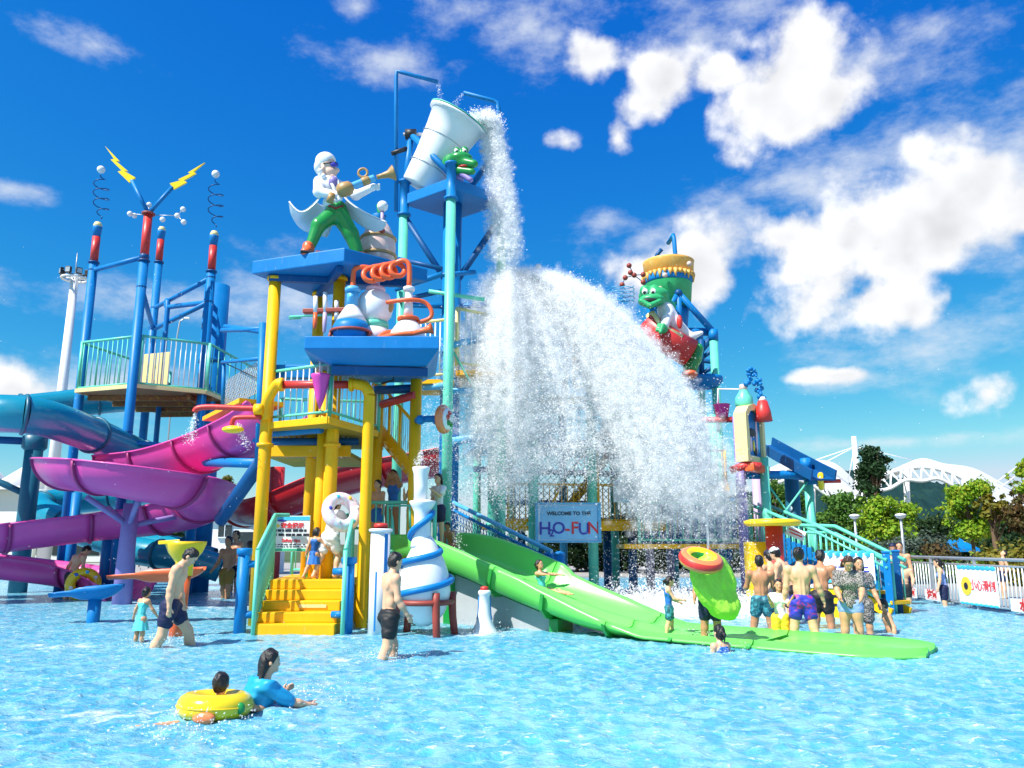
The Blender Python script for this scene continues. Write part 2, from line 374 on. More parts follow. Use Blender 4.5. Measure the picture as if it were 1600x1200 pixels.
def text(s, size, m, parent, loc, rot, name='lettering', ext=.004, align='CENTER', bold=0.0):
    cu = bpy.data.curves.new(name, 'FONT'); cu.body = s; cu.size = size; cu.extrude = ext; cu.align_x = align; cu.align_y = 'CENTER'; cu.offset = bold; cu.resolution_u = 3
    t = bpy.data.objects.new(name + '_src', cu); COL.objects.link(t)
    dg = bpy.context.evaluated_depsgraph_get(); me = bpy.data.meshes.new_from_object(t.evaluated_get(dg)); bpy.data.objects.remove(t)
    me.name = name; me.materials.clear(); me.materials.append(m)
    o = inst(name, me, parent, loc, rot); return o
def bars(parent, a, b, n, z0, z1, r, m, name='baluster'):
    """n upright bars between the points a and b, each an object sharing one mesh"""
    me = None; a = Vector(a); b = Vector(b)
    for i in range(n):
        p = a.lerp(b, (i + .5) / n)
        if me is None: me = MB().cyl((0, 0, z0), (0, 0, z1), r, n=6); o = me.build(name, m, parent, loc=(0, 0, 0)); me = o.data; w = Vector((0, 0, 0)); q = parent; o.location = p - parent.location if parent.parent is None else p - parent.location - parent.parent.location
        else: inst(name, me, parent, p)
def railing(parent, a, b, h, n, m, r=.03, br=.013, low=.1, posts=True, barm=None):
    """a railing run from floor point a to floor point b: top rail, bottom rail, posts and bars"""
    a = Vector(a); b = Vector(b); up = Vector((0, 0, 1))
    MB().cyl(a + up * h, b + up * h, r, n=10).build('handrail', m, parent)
    MB().cyl(a + up * low, b + up * low, r * .8, n=8).build('bottom_rail', m, parent)
    if posts:
        for p in (a, b): MB().cyl(p, p + up * (h + .02), r * 1.15, n=10).build('rail_post', m, parent)
    bars(parent, a, b, n, low, h, br, barm or m)
def net(mb, a, b, z0, z1, step=.16, r=.008):
    """diamond netting between the uprights at a and b"""
    a = Vector(a); b = Vector(b); d = (b - a); Lh = Vector((d.x, d.y, 0)).length; H = z1 - z0; n = int((Lh + H) / step)
    for k in range(n):
        s0 = k * step
        for sgn in (0, 1):
            x0, y0 = (s0, 0) if s0 <= Lh else (Lh, s0 - Lh)
            x1, y1 = (s0 - H, H) if s0 >= H else (0, s0)
            if sgn: x0, x1 = Lh - x0, Lh - x1
            p = a + d * (x0 / Lh) + Vector((0, 0, z0 + y0)); q = a + d * (x1 / Lh) + Vector((0, 0, z0 + y1))
            mb.tube([p, q], r, 3, caps=False)
    return mb
# ---------------------------------------------------------------- soft bodies (distance fields meshed by surface nets)
def R3(ax, deg): return Matrix.Rotation(rad(deg), 3, ax)
class SDF:
    def __init__(s, k=.03): s.p = []; s.k = k; s.cut = []
    def cap(s, a, b, r0, r1=None, k=None): s.p.append(('c', np.array(a, float), np.array(b, float), r0, r0 if r1 is None else r1, s.k if k is None else k)); return s
    def ell(s, c, r, R=None, k=None): s.p.append(('e', np.array(c, float), np.array(r, float), np.eye(3) if R is None else np.array(R, float), None, s.k if k is None else k)); return s
    def plane(s, n, p): s.cut.append((np.array(Vector(n).normalized()), np.array(p, float))); return s   # keeps the side against n
    def mesh(s, vox, off=0.0):
        lo = np.full(3, 1e9); hi = -lo
        for q in s.p:
            if q[0] == 'c': r = max(q[3], q[4]) + off; pts = [q[1] - r, q[1] + r, q[2] - r, q[2] + r]
            else: r = q[2].max() + off; pts = [q[1] - r, q[1] + r]
            for t in pts: lo = np.minimum(lo, t); hi = np.maximum(hi, t)
        lo -= 3 * vox; hi += 3 * vox; dim = np.ceil((hi - lo) / vox).astype(int) + 1
        F = np.full(dim, 1.0)
        for q in s.p:
            k = max(q[5], 1e-5); mg = k + off + 3 * vox
            if q[0] == 'c': r = max(q[3], q[4]); a = np.minimum(q[1], q[2]) - r - mg; b = np.maximum(q[1], q[2]) + r + mg
            else: r = q[2].max(); a = q[1] - r - mg; b = q[1] + r + mg
            i0 = np.clip(((a - lo) / vox).astype(int), 0, dim - 1); i1 = np.clip(np.ceil((b - lo) / vox).astype(int) + 1, 1, dim)
            g = np.stack(np.meshgrid(*[lo[d] + vox * np.arange(i0[d], i1[d]) for d in range(3)], indexing='ij'), -1)
            if q[0] == 'c':
                v = q[2] - q[1]; w = g - q[1]; t = np.clip((w @ v) / max(v @ v, 1e-12), 0, 1)
                d = np.linalg.norm(w - t[..., None] * v, axis=-1) - (q[3] + t * (q[4] - q[3]))
            else:
                w = (g - q[1]) @ q[3]; k0 = np.linalg.norm(w / q[2], axis=-1); k1 = np.linalg.norm(w / q[2] ** 2, axis=-1); d = k0 * (k0 - 1) / np.maximum(k1, 1e-9)
                d = np.where(k0 < 1e-6, -q[2].min(), d)
            sl = tuple(slice(i0[x], i1[x]) for x in range(3)); f = F[sl]
            h = np.clip(.5 + .5 * (f - d) / k, 0, 1); F[sl] = f + (d - f) * h - k * h * (1 - h)
        F -= off
        if s.cut:
            g = np.stack(np.meshgrid(*[lo[d] + vox * np.arange(dim[d]) for d in range(3)], indexing='ij'), -1)
            for n, p in s.cut: F = np.maximum(F, (g - p) @ n)
        F[0] = F[-1] = 1; F[:, 0] = F[:, -1] = 1; F[:, :, 0] = F[:, :, -1] = 1
        return surface_nets(F, lo, vox)
    def build(s, name, m, parent, vox, off=0.0, label=None, rough=None):
        V, Q = s.mesh(vox, off)
        if rough:                                  # creases, locks of hair: ripples along the surface normal
            amp, fx, fz = rough; fn = np.cross(V[Q[:, 2]] - V[Q[:, 0]], V[Q[:, 3]] - V[Q[:, 1]]); vn = np.zeros_like(V)
            for q in range(4): np.add.at(vn, Q[:, q], fn)
            vn /= np.maximum(np.linalg.norm(vn, axis=1, keepdims=True), 1e-9); x, y, z = V.T
            w = np.sin(fx * x + 2.1 * np.sin(fz * z + .6 * fx * y)) + .7 * np.sin(fx * 1.7 * y + 1.7 * np.sin(fz * 1.3 * z + .4 * fx * x) + 1.0) + .5 * np.sin(fx * .9 * (x - y) + fz * 1.1 * z); V = V + vn * (amp * w)[:, None]
        mb = MB(); mb.v = [tuple(x) for x in V.tolist()]; mb.f = [tuple(x) for x in Q.tolist()]; mb.sm = [True] * len(mb.f)
        return mb.build(name, m, parent, label=label)
def surface_nets(F, lo, vox):
    S = F < 0; nx, ny, nz = F.shape
    cor = [(i, j, k) for i in (0, 1) for j in (0, 1) for k in (0, 1)]
    sub = lambda A, c: A[c[0]:nx - 1 + c[0], c[1]:ny - 1 + c[1], c[2]:nz - 1 + c[2]]
    cnt = sum(sub(S, c).astype(np.int8) for c in cor); act = (cnt > 0) & (cnt < 8)
    idx = np.argwhere(act); vid = np.full(act.shape, -1, np.int64); vid[act] = np.arange(len(idx))
    acc = np.zeros((len(idx), 3)); num = np.zeros(len(idx)); i, j, k = idx.T
    for a in cor:
        for ax in range(3):
            if a[ax]: continue
            b = list(a); b[ax] = 1
            fa = F[i + a[0], j + a[1], k + a[2]]; fb_ = F[i + b[0], j + b[1], k + b[2]]; x = (fa < 0) != (fb_ < 0)
            t = np.where(x, fa / np.where(x, fa - fb_, 1), 0); p = np.tile(np.array(a, float), (len(idx), 1)); p[:, ax] += t
            acc[x] += p[x]; num[x] += 1
    V = lo + vox * (idx + acc / num[:, None]); Q = []
    for ax in range(3):
        A = np.take(S, range(0, F.shape[ax] - 1), ax); B = np.take(S, range(1, F.shape[ax]), ax); e = np.argwhere(A != B)
        o1, o2 = [(1, 2), (2, 0), (0, 1)][ax]; e = e[(e[:, o1] > 0) & (e[:, o2] > 0) & (e[:, o1] < F.shape[o1] - 1) & (e[:, o2] < F.shape[o2] - 1)]
        sgn = S[tuple(e.T)]; q = []
        for d1, d2 in ((1, 1), (0, 1), (0, 0), (1, 0)):
            c = e.copy(); c[:, o1] -= d1; c[:, o2] -= d2; q.append(vid[tuple(c.T)])
        q = np.stack(q, 1); q[~sgn] = q[~sgn][:, ::-1]; Q.append(q)
    return V, np.concatenate(Q)
# ---------------------------------------------------------------- people
def person(label, at, H, yaw=0, lean=0, la=(5, 8, 12), ra=(5, 8, 12), ll=(0, 3, 0), rl=(0, 3, 0), head=(0, 0), hs=1.0, fem=False, skin='skin', hair='short', hairm='hair',
           wear=(), vox=.011, group=None, sink=0.0, build=1.0, face=True, name='person', cat='person', armz=None, base=None, roll=0):
    """at: point under the feet; yaw 0 looks away (+Y), -90 looks right (+X). Angles in degrees: arm (forward, outward, elbow bend), leg (forward, outward, knee bend), head (pitch, yaw)."""
    at = Vector(at); vox = vox * (1.22 if vox < .0095 else 1.3)
    root = thing(name, label, cat, base if base is not None else at, group)
    Z = Matrix.Rotation(rad(yaw), 3, 'Z')
    if roll: Z = Z @ Matrix.Rotation(rad(roll), 3, 'Y')
    def w(p): return np.array(at + Z @ (Vector(p) * H))
    RL = Matrix.Rotation(rad(-lean), 3, 'X')
    up = RL @ Vector((0, 0, 1)); fw = RL @ Vector((0, 1, 0))
    def legdir(a, o, sx): return Matrix.Rotation(rad(o) * -sx, 3, 'Y') @ (Matrix.Rotation(rad(a), 3, 'X') @ Vector((0, 0, -1)))
    hipw = .050 if not fem else .053; shw = (.104 if not fem else .094) * build
    thl, shl, ank = .235, .235, .035
    dl, dr = legdir(ll[0], ll[1], -1), legdir(rl[0], rl[1], 1)
    sl_, sr_ = legdir(ll[0] - ll[2], ll[1], -1), legdir(rl[0] - rl[2], rl[1], 1)
    hz = max(-(dl.z * thl + sl_.z * shl), -(dr.z * thl + sr_.z * shl)) + ank - sink
    P = Vector((0, 0, hz + .02)); hips = [P + Vector((s * hipw, 0, -.02)) for s in (-1, 1)]
    knees = [hips[0] + dl * thl, hips[1] + dr * thl]; anks = [knees[0] + sl_ * shl, knees[1] + sr_ * shl]
    C = P + up * .225; NB = P + up * .30; SH = [P + up * .282 + Vector((s * shw, 0, 0)) - fw * .004 for s in (-1, 1)]
    hl = .082 * hs
    HR = RL @ Matrix.Rotation(rad(head[1]), 3, 'Z') @ Matrix.Rotation(rad(-head[0]), 3, 'X')
    hu, hf, hx = HR @ Vector((0, 0, 1)), HR @ Vector((0, 1, 0)), HR @ Vector((1, 0, 0))
    HC = NB + up * .045 + hu * (.045 + .045 * hs - .02) + hf * .012
    ELB = []; WR = []; FD = []
    for s, a in ((-1, la), (1, ra)):
        R = RL @ Matrix.Rotation(rad(a[1]) * -s, 3, 'Y') @ Matrix.Rotation(rad(a[0]), 3, 'X'); d = R @ Vector((0, 0, -1))
        inw = a[3] if len(a) > 3 else 0
        R2 = RL @ Matrix.Rotation(rad(a[1] - inw) * -s, 3, 'Y') @ Matrix.Rotation(rad(a[0] + a[2]), 3, 'X'); d2 = R2 @ Vector((0, 0, -1))
        i = 0 if s < 0 else 1
        e = SH[i] + d * .165; ELB.append(e); WR.append(e + d2 * .135); FD.append((d2, R2 @ Vector((0, 1, 0)), R2 @ Vector((1, 0, 0))))
    B = SDF(.022 * H); b = build; h = H
    torso = []
    def E(lst, c, r, R=None, k=None): lst.append(('e', c, r, R, k))
    def Cc(lst, a, c, r0, r1=None, k=None): lst.append(('c', a, c, r0, r1, k))
    pel = []; E(pel, P - Vector((0, 0, .005)), ((.080 if not fem else .086) * b, .056 * b, .062)); 
    for s in (-1, 1): E(pel, P + Vector((s * .036, 0, -.022)) - fw * .030, (.040 * b, .036 * b, .044))
    tor = []; E(tor, P + up * .10, ((.070 if not fem else .063) * b, .047 * b, .09)); E(tor, P + up * .215, ((.090 if not fem else .080) * b, .058 * b, .10))
    Cc(tor, SH[0] + Vector((.03, 0, -.005)), SH[1] - Vector((.03, 0, .005)), .033)
    E(tor, P + up * .245 - fw * .018, (.078 * b, .042, .062))
    for s in (-1, 1): E(tor, P + up * .232 - fw * .048 + Vector((s * .047, 0, 0)), (.030, .018, .045), None, .012); Cc(tor, P + up * .03 - fw * .040 + Vector((s * .018, 0, 0)), P + up * .22 - fw * .050 + Vector((s * .017, 0, 0)), .014, .012, .012)
    if fem:
        for s in (-1, 1): E(tor, P + up * .205 + fw * .045 + Vector((s * .036, 0, 0)), (.03, .026, .03))
    else:
        for s in (-1, 1): E(tor, P + up * .235 + fw * .034 + Vector((s * .040, 0, 0)), (.042, .026, .032))
    neck = []; Cc(neck, NB - up * .03, HC - hu * .045, .033, .029); Cc(neck, P + up * .272, P + up * .31, .048, .030)
    hd = []; E(hd, HC + hu * .012 * hs, (.046 * hs, .057 * hs, .054 * hs), HR, .008); E(hd, HC + hf * .012 * hs - hu * .028 * hs, (.037 * hs, .044 * hs, .044 * hs), HR, .012)
    E(hd, HC + hf * .058 * hs - hu * .016 * hs, (.0075 * hs, .011 * hs, .013 * hs), HR, .006); E(hd, HC + hf * .050 * hs - hu * .050 * hs, (.016 * hs, .010 * hs, .011 * hs), HR, .008)
    for s in (-1, 1): E(hd, HC + hx * s * .047 * hs - hu * .010 * hs - hf * .003, (.006 * hs, .013 * hs, .018 * hs), HR, .004)
    arms = []; uarm = []
    for i in (0, 1):
        Cc(uarm, SH[i], ELB[i], .031 * b, .0235 * b); E(uarm, SH[i] - up * .006, (.036 * b, .036 * b, .036 * b))
        Cc(arms, ELB[i], ELB[i].lerp(WR[i], .45), .0245 * b, .0235 * b); Cc(arms, ELB[i].lerp(WR[i], .4), WR[i], .0235 * b, .0165 * b)
    hands = []
    for i in (0, 1):
        d2, f2, x2 = FD[i]; s = -1 if i == 0 else 1; th = f2; side = x2 * s
        pc = WR[i] + d2 * .028; 
        Cc(hands, WR[i], WR[i] + d2 * .036, .0155, .014, .010)
        for q in range(4):
            b0 = WR[i] + d2 * .044 + th * (.0135 - .009 * q); ln = (.030, .034, .032, .025)[q]
            m1 = b0 + d2 * ln * .55 - side * .004 + th * (.002 - .0015 * q); m2 = m1 + d2 * ln * .5 - side * .009
            Cc(hands, b0 - d2 * .012, m1, .0062, .0056, .004); Cc(hands, m1, m2, .0056, .0048, .003)
        t0 = WR[i] + d2 * .014 + th * .012; Cc(hands, t0, t0 + th * .016 + d2 * .016, .0070, .0062, .004); Cc(hands, t0 + th * .016 + d2 * .016, t0 + th * .020 + d2 * .034, .0062, .0052, .003)
    thigh = []; shin = []
    for i in (0, 1):
        s = -1 if i == 0 else 1
        Cc(thigh, hips[i], knees[i], (.054 if not fem else .057) * b, .036 * b); E(thigh, hips[i].lerp(knees[i], .35) + fw * .008, (.046 * b, .048 * b, .075 * b))
        Cc(shin, knees[i], anks[i], .035 * b, .021); c = knees[i].lerp(anks[i], .32) - (Vector((0, 1, 0)) * .012); E(shin, c, (.031 * b, .034 * b, .06))
        tz = Vector((0, .07, -.022)); Cc(shin, anks[i] + Vector((0, -.012, -.012)), anks[i] + tz, .020, .014); Cc(shin, anks[i] + tz, anks[i] + tz + Vector((s * .006, .02, -.003)), .015, .010)
    def put(S, lst, kdef=None):
        for q in lst:
            k = (q[-1] if q[-1] is not None else (kdef if kdef is not None else .022)) * H
            if q[0] == 'e':
                RR = Z @ (q[3] if q[3] is not None else RL); S.ell(w(q[1]), np.array(q[2]) * H, RR, k)
            else: S.cap(w(q[1]), w(q[2]), q[3] * H, (q[3] if q[4] is None else q[4]) * H, k)
    for lst in (pel, tor, neck, thigh, shin, uarm, arms): put(B, lst)
    put(B, hd); put(B, hands)
    wd = lambda v: Z @ v
    body = B.build('body', M[skin], root, vox)
    # hair
    if hair:
        S = SDF(.01 * H); S.ell(w(HC + hu * .016 * hs - hf * .002), np.array((.0505, .0600, .0585)) * H * hs, Z @ HR); 
        S.ell(w(HC - hf * .018 * hs - hu * .006 * hs), np.array((.046, .044, .052)) * H * hs, Z @ HR)
        if hair in ('long', 'pony', 'bun', 'bob'):
            S.ell(w(HC - hf * .020 * hs - hu * .014 * hs), np.array((.050, .044, .060)) * H * hs, Z @ HR)
        S.plane(wd(hf * .86 - hu * .52), w(HC + hf * .022 * hs + hu * .010 * hs))
        if hair == 'long':
            for s in (-1, 0, 1): S.cap(w(HC - hf * .035 * hs + hx * s * .028), w(HC - hf * .050 - hu * (.15 - .02 * abs(s)) + hx * s * .03), .024 * H, .014 * H)
        if hair == 'bob':
            for s in (-1, -.5, .5, 1): S.cap(w(HC - hf * .022 * hs + hx * s * .040 * hs), w(HC - hf * .024 * hs - hu * .075 * hs + hx * s * .048 * hs), .022 * H, .018 * H)
        if hair == 'pony': S.cap(w(HC - hf * .056 * hs + hu * .01), w(HC - hf * .082 * hs - hu * .02), .016 * H, .019 * H); S.cap(w(HC - hf * .082 * hs - hu * .02), w(HC - hf * .075 * hs - hu * .10), .019 * H, .008 * H)
        if hair == 'bun': S.ell(w(HC - hf * .062 * hs + hu * .012), np.array((.024,) * 3) * H)
        S.build('hair', M[hairm], root, vox * .8, rough=(.0030 * H, 95 / H, 22 / H))
    if face:
        for s in (-1, 1):
            c = w(HC + hf * .0515 * hs + hx * s * .0185 * hs - hu * .001 * hs)
            e = MB().ball(c, .1, 8, np.array((.0085, .005, .0055)) * H * hs, Z @ HR).build('eye', M['eye'], root)
            MB().ball(w(HC + hf * .0555 * hs + hx * s * .0185 * hs - hu * .001 * hs), .1, 6, np.array((.0045, .003, .0048)) * H * hs, Z @ HR).build('iris', M['dark'], e)
            MB().tube([w(HC + hf * (.053 - .004 * abs(t)) * hs + hx * s * (.0185 + .010 * t) * hs + hu * (.013 - .003 * t * t) * hs) for t in (-1, 0, 1)], .0022 * H * hs, 5).build('eyebrow', M['hair'], root)
        MB().ball(w(HC + hf * .0515 * hs - hu * .036 * hs), .1, 8, np.array((.014, .006, .0045)) * H * hs, Z @ HR).build('mouth', M['lips'], root)
    # clothes
    for item in wear:
        kind, mm = item[0], M[item[1]]
        S = SDF(.018 * H); off = .007 * H
        if kind in ('trunks', 'briefs', 'shorts', 'longshorts'):
            f = dict(trunks=.52, briefs=.16, shorts=.62, longshorts=.75)[kind]; ad = .004 if kind != 'shorts' else .012
            for i in (0, 1): S.cap(w(hips[i]), w(hips[i].lerp(knees[i], f)), (.055 + ad) * b * H, (.055 + ad - .016 * f) * b * H); 
            put(S, pel); put(S, [('e', P + up * .10, ((.070 if not fem else .063) * b, .047 * b, .09), None, None)])
            S.plane(wd(up), w(P + up * .045))
            for i in (0, 1):
                pass
            o = S.build(kind if kind != 'longshorts' else 'shorts', mm, root, vox, off, rough=(.0022 * H, 38 / H, 60 / H))
            if kind in ('trunks',): MB().torus(w(P + up * .040), .1, .1) if False else None
        if kind in ('swimsuit', 'dress', 'skirtsuit', 'top'):
            put(S, tor); 
            if kind != 'top': put(S, pel)
            if kind == 'top': S.plane(wd(-up), w(P + up * .03))
            S.plane(wd(up), w(P + up * .275)) if kind != 'dress' else S.plane(wd(up), w(P + up * .25))
            for s in (-1, 1): S.plane(wd(Vector((s * .9, 0, 0)) + up * .45), w(P + up * .262 + Vector((s * .062, 0, 0))))
            S.build('swimsuit' if kind != 'dress' else 'bodice', mm, root, vox, off * .8)
            for s in (-1, 1):
                MB().tube([w(P + up * .26 + fw * .052 + Vector((s * .042, 0, 0))), w(P + up * .305 + fw * .016 + Vector((s * .046, 0, 0))), w(P + up * .315 - fw * .004 + Vector((s * .046, 0, 0))), w(P + up * .27 - fw * .058 + Vector((s * .036, 0, 0)))], .007 * H, 6).build('shoulder_strap', mm, root)
            if kind in ('dress', 'skirtsuit'):
                m2 = M[item[2]] if len(item) > 2 else mm; ln = .20 if kind == 'dress' else .10
                nn = 40; prof = []
                mb = MB(); vs = []
                rows = 7
                for j in range(rows):
                    f = j / (rows - 1)
                    for q in range(nn):
                        a = 2 * math.pi * q / nn; rr = 1 + f * (.75 + .10 * math.sin(a * 9 + 1.3 * f)) * (1.0 if kind == 'dress' else .45)
                        vs.append(w(P + up * .05 + Vector((math.cos(a) * .082 * rr, math.sin(a) * .068 * rr, -f * (.05 + ln)))))
                fs = [(j * nn + q, j * nn + (q + 1) % nn, (j + 1) * nn + (q + 1) % nn, (j + 1) * nn + q) for j in range(rows - 1) for q in range(nn)]
                mb.add(vs, fs, True).build('skirt', m2, root)
        if kind in ('shirt', 'rash'):
            put(S, tor); put(S, [('e', P, (.086 * b, .062 * b, .06), None, None), ('c', P + up * .27, P + up * .305, .045, .038, None)])
            f = .62 if kind == 'shirt' else .95
            for i in (0, 1): S.cap(w(SH[i]), w(SH[i].lerp(ELB[i], f)), .038 * b * H, .031 * b * H)
            S.plane(wd(up), w(P + up * .318))
            S.build('shirt', mm, root, vox, off * 1.5, rough=(.0028 * H, 34 / H, 48 / H))
        if kind == 'cap':
            S.ell(w(HC + hu * .022 * hs), np.array((.053, .062, .056)) * H * hs, Z @ HR); S.plane(wd(-hu), w(HC + hu * .022 * hs)); S.build('cap', mm, root, vox)
        if kind == 'waistband':
            pass
    root['_'] = 0; del root['_']
    return root, dict(SH=[Vector(w(x)) for x in SH], WR=[Vector(w(x)) for x in WR], HC=Vector(w(HC)), P=Vector(w(P)), hand=[Vector(w(WR[i] + FD[i][0] * .05)) for i in (0, 1)], up=wd(up), fw=wd(fw), C=Vector(w(C)))
def wader(label, px, pyw, pyh, depth=.30, tall=1.0, **kw):
    """a person standing in the pool: waterline and head-top pixels give place and height"""
    g = Wz(px, pyw, 0); top = Wy(px, pyh, g.y).z
    return person(label, (g.x, g.y, -depth), (top + depth) * tall, **kw)
# ---------------------------------------------------------------- setting: ground, pool, hills
def grid_mesh(name, xs, ys, zf, m, base=(0, 0, 0)):
    X, Y = np.meshgrid(xs, ys, indexing='ij'); Zz = zf(X, Y); nx, ny = X.shape
    V = np.stack([X, Y, Zz], -1).reshape(-1, 3); i = np.arange(nx * ny).reshape(nx, ny)
    Q = np.stack([i[:-1, :-1], i[1:, :-1], i[1:, 1:], i[:-1, 1:]], -1).reshape(-1, 4)
    me = bpy.data.meshes.new(name); me.vertices.add(len(V)); me.vertices.foreach_set('co', V.ravel()); me.loops.add(Q.size); me.loops.foreach_set('vertex_index', Q.ravel())
    me.polygons.add(len(Q)); me.polygons.foreach_set('loop_start', np.arange(0, Q.size, 4)); me.polygons.foreach_set('use_smooth', np.ones(len(Q), bool)); me.update(calc_edges=True)
    me.materials.append(m); o = bpy.data.objects.new(name, me); COL.objects.link(o); o['kind'] = 'structure'; return o
gm = mat('paving', (.34, .32, .29), .85, .2, .8, bump=.15, bscale=12)
gg = mat('park_lawn', (.05, .085, .02), .9, .3, .3, col2=(.085, .10, .03))
xs = np.array([-3000, -800, -200, -60, 11.2, 60, 200, 800, 3000.]); ys = np.array([-600, -100, -20, 36, 44, 60, 120, 260, 3000.])
# lawn sheet with the pool basin left open is not needed: the basin floor lies inside the water body, the sheet sits below it
g0 = grid_mesh('ground', xs, ys, lambda x, y: np.full_like(x, -.45), gg)
def block(x0, y0, x1, y1, z0, z1): return MB().box(((x0 + x1) / 2, (y0 + y1) / 2, (z0 + z1) / 2), (x1 - x0, y1 - y0, z1 - z0))
struct(block(-120, 36, 120, 62, -.44, .06), 'pavement', gm)
struct(block(11.0, -30, 120, 35.99, -.44, .06), 'pavement', gm)
struct(block(-120, 62.01, 160, 400, -.44, .02), 'lawn', gg)
# pool water: real waves close by, finer ripples in the bump
def wave(x, y):
    z = np.zeros_like(x); r = np.random.default_rng(3)
    for i in range(80):
        a = r.normal(1.35, .85); lam = .125 * 1.36 ** r.uniform(0, 5.2); k = 2 * math.pi / lam; amp = .0034 * lam ** .55 * r.uniform(.6, 1.2)
        ph = x * math.cos(a) * k + y * math.sin(a) * k + r.uniform(0, 6.28); z += amp * (np.sin(ph) + .25 * np.sin(2 * ph + .5))
    return z
wm = bpy.data.materials.new('pool_water'); wm.use_nodes = True; t = wm.node_tree; b = t.nodes['Principled BSDF']; tc = t.nodes.new('ShaderNodeTexCoord')
ob = tc.outputs['Object']
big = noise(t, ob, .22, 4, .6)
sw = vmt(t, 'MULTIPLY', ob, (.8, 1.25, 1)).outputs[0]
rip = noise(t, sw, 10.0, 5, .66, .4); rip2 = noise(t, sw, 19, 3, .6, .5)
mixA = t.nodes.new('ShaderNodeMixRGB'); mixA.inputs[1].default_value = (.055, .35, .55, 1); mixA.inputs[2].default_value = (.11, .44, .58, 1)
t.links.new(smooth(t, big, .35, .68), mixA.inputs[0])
# caustic light net painted into the base colour of the opaque water
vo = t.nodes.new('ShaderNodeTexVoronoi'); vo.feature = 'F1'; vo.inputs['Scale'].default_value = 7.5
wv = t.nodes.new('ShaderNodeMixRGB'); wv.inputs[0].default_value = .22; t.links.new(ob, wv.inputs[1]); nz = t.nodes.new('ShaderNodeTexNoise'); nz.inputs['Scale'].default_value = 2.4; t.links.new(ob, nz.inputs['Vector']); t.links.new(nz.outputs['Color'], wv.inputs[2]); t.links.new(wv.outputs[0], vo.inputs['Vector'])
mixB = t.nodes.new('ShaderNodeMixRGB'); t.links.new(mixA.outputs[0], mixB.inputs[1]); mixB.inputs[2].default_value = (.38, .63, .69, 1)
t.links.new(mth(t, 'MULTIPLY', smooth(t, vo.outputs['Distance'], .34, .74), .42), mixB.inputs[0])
# foam: churned water under the bucket splash and round the play tower
sp = t.nodes.new('ShaderNodeSeparateXYZ'); t.links.new(ob, sp.inputs[0])
def fpatch(cx, cy, rx, ry):
    q = vmt(t, 'MULTIPLY', vmt(t, 'SUBTRACT', ob, (cx, cy, 0)).outputs[0], (1 / rx, 1 / ry, 0)).outputs[0]
    return mth(t, 'SUBTRACT', 1.0, vmt(t, 'LENGTH', q).outputs['Value'])
fm = mth(t, 'MAXIMUM', fpatch(3.2, 18.6, 4.8, 4.2), mth(t, 'MULTIPLY', fpatch(-6.5, 20, 6.0, 3.0), .45))
for q in ((-.55, 13.6, 1.2, .6), (-2.2, 10.7, .45, .3), (-6.5, 12.1, .9, .5), (-3.0, 13.4, 1.4, .5), (-3.6, 7.3, 1.2, .5)): fm = mth(t, 'MAXIMUM', fm, mth(t, 'MULTIPLY', fpatch(*q), .55))
foam_glint = mth(t, 'ADD', fm, mth(t, 'MULTIPLY_ADD', noise(t, ob, 3.0, 7, .68, .5), 2.4, -1.35))
foam_glint = mth(t, 'MULTIPLY', smooth(t, foam_glint, .05, .75), .92)
glint = smooth(t, mth(t, 'ADD', mth(t, 'MULTIPLY', rip, .62), mth(t, 'MULTIPLY', rip2, .38)), .55, .63)  # sparkle on the ripple crests, painted as white flecks into the base colour
foam_glint = mth(t, 'MAXIMUM', foam_glint, mth(t, 'MULTIPLY', glint, .50))  # foam mask and painted glints joined
mixC = t.nodes.new('ShaderNodeMixRGB'); t.links.new(foam_glint, mixC.inputs[0]); t.links.new(mixB.outputs[0], mixC.inputs[1]); mixC.inputs[2].default_value = (.86, .90, .92, 1)
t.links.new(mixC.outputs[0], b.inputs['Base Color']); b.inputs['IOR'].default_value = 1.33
t.links.new(mth(t, 'MULTIPLY_ADD', foam_glint, .5, .07), b.inputs['Roughness'])
bp = t.nodes.new('ShaderNodeBump'); bp.inputs['Strength'].default_value = .9; bp.inputs['Distance'].default_value = .05
t.links.new(mth(t, 'ADD', rip, mth(t, 'MULTIPLY', rip2, .35)), bp.inputs['Height']); t.links.new(bp.outputs[0], b.inputs['Normal'])
def wz(x, y): return wave(x, y) * np.clip((30 - y) / 22, .25, 1) * np.clip((11.0 - x) / .3, 0, 1) * np.clip((35.9 - y) / .3, 0, 1)
yy = np.concatenate([np.arange(-12, 4.5, .5), 4.5 + np.cumsum(np.linspace(.026, .165, 325))]); yy = np.concatenate([yy[yy < 35.9], [36.0]])
xx = np.concatenate([np.linspace(-60, -14.2, 46), np.linspace(-14, 11, 500)])
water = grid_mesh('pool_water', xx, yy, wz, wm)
# hills
hm = mat('forested_hill', (.014, .042, .044), .98, .5, .05, col2=(.022, .055, .042), bump=1.0, bscale=.25, spec=0)
def ridge(name, x0, x1, y0, d, H, seed, prof=None):
    r = np.random.default_rng(seed); ph = r.uniform(0, 6.28, 12)
    def zf(x, y):
        u = (x - x0) / (x1 - x0); v = (y - y0) / d; a = np.interp(u, *prof)
        z = a * np.sin(np.clip(v, 0, 1) * math.pi) ** .8
        for i in range(12): z = z + (H * .035 / (1 + i * .35)) * np.sin(x * .013 * (i + 1) * 1.7 + ph[i]) * np.sin(y * .017 * (i + 1) + ph[-i - 1]) * (a > 1)
        return np.where((u <= 0) | (u >= 1) | (v <= 0) | (v >= 1), -1, z) + np.abs(r.normal(0, 1.5, x.shape)) * (z > 4)
    grid_mesh(name, np.linspace(x0, x1, 220), np.linspace(y0, y0 + d, 60), zf, hm)
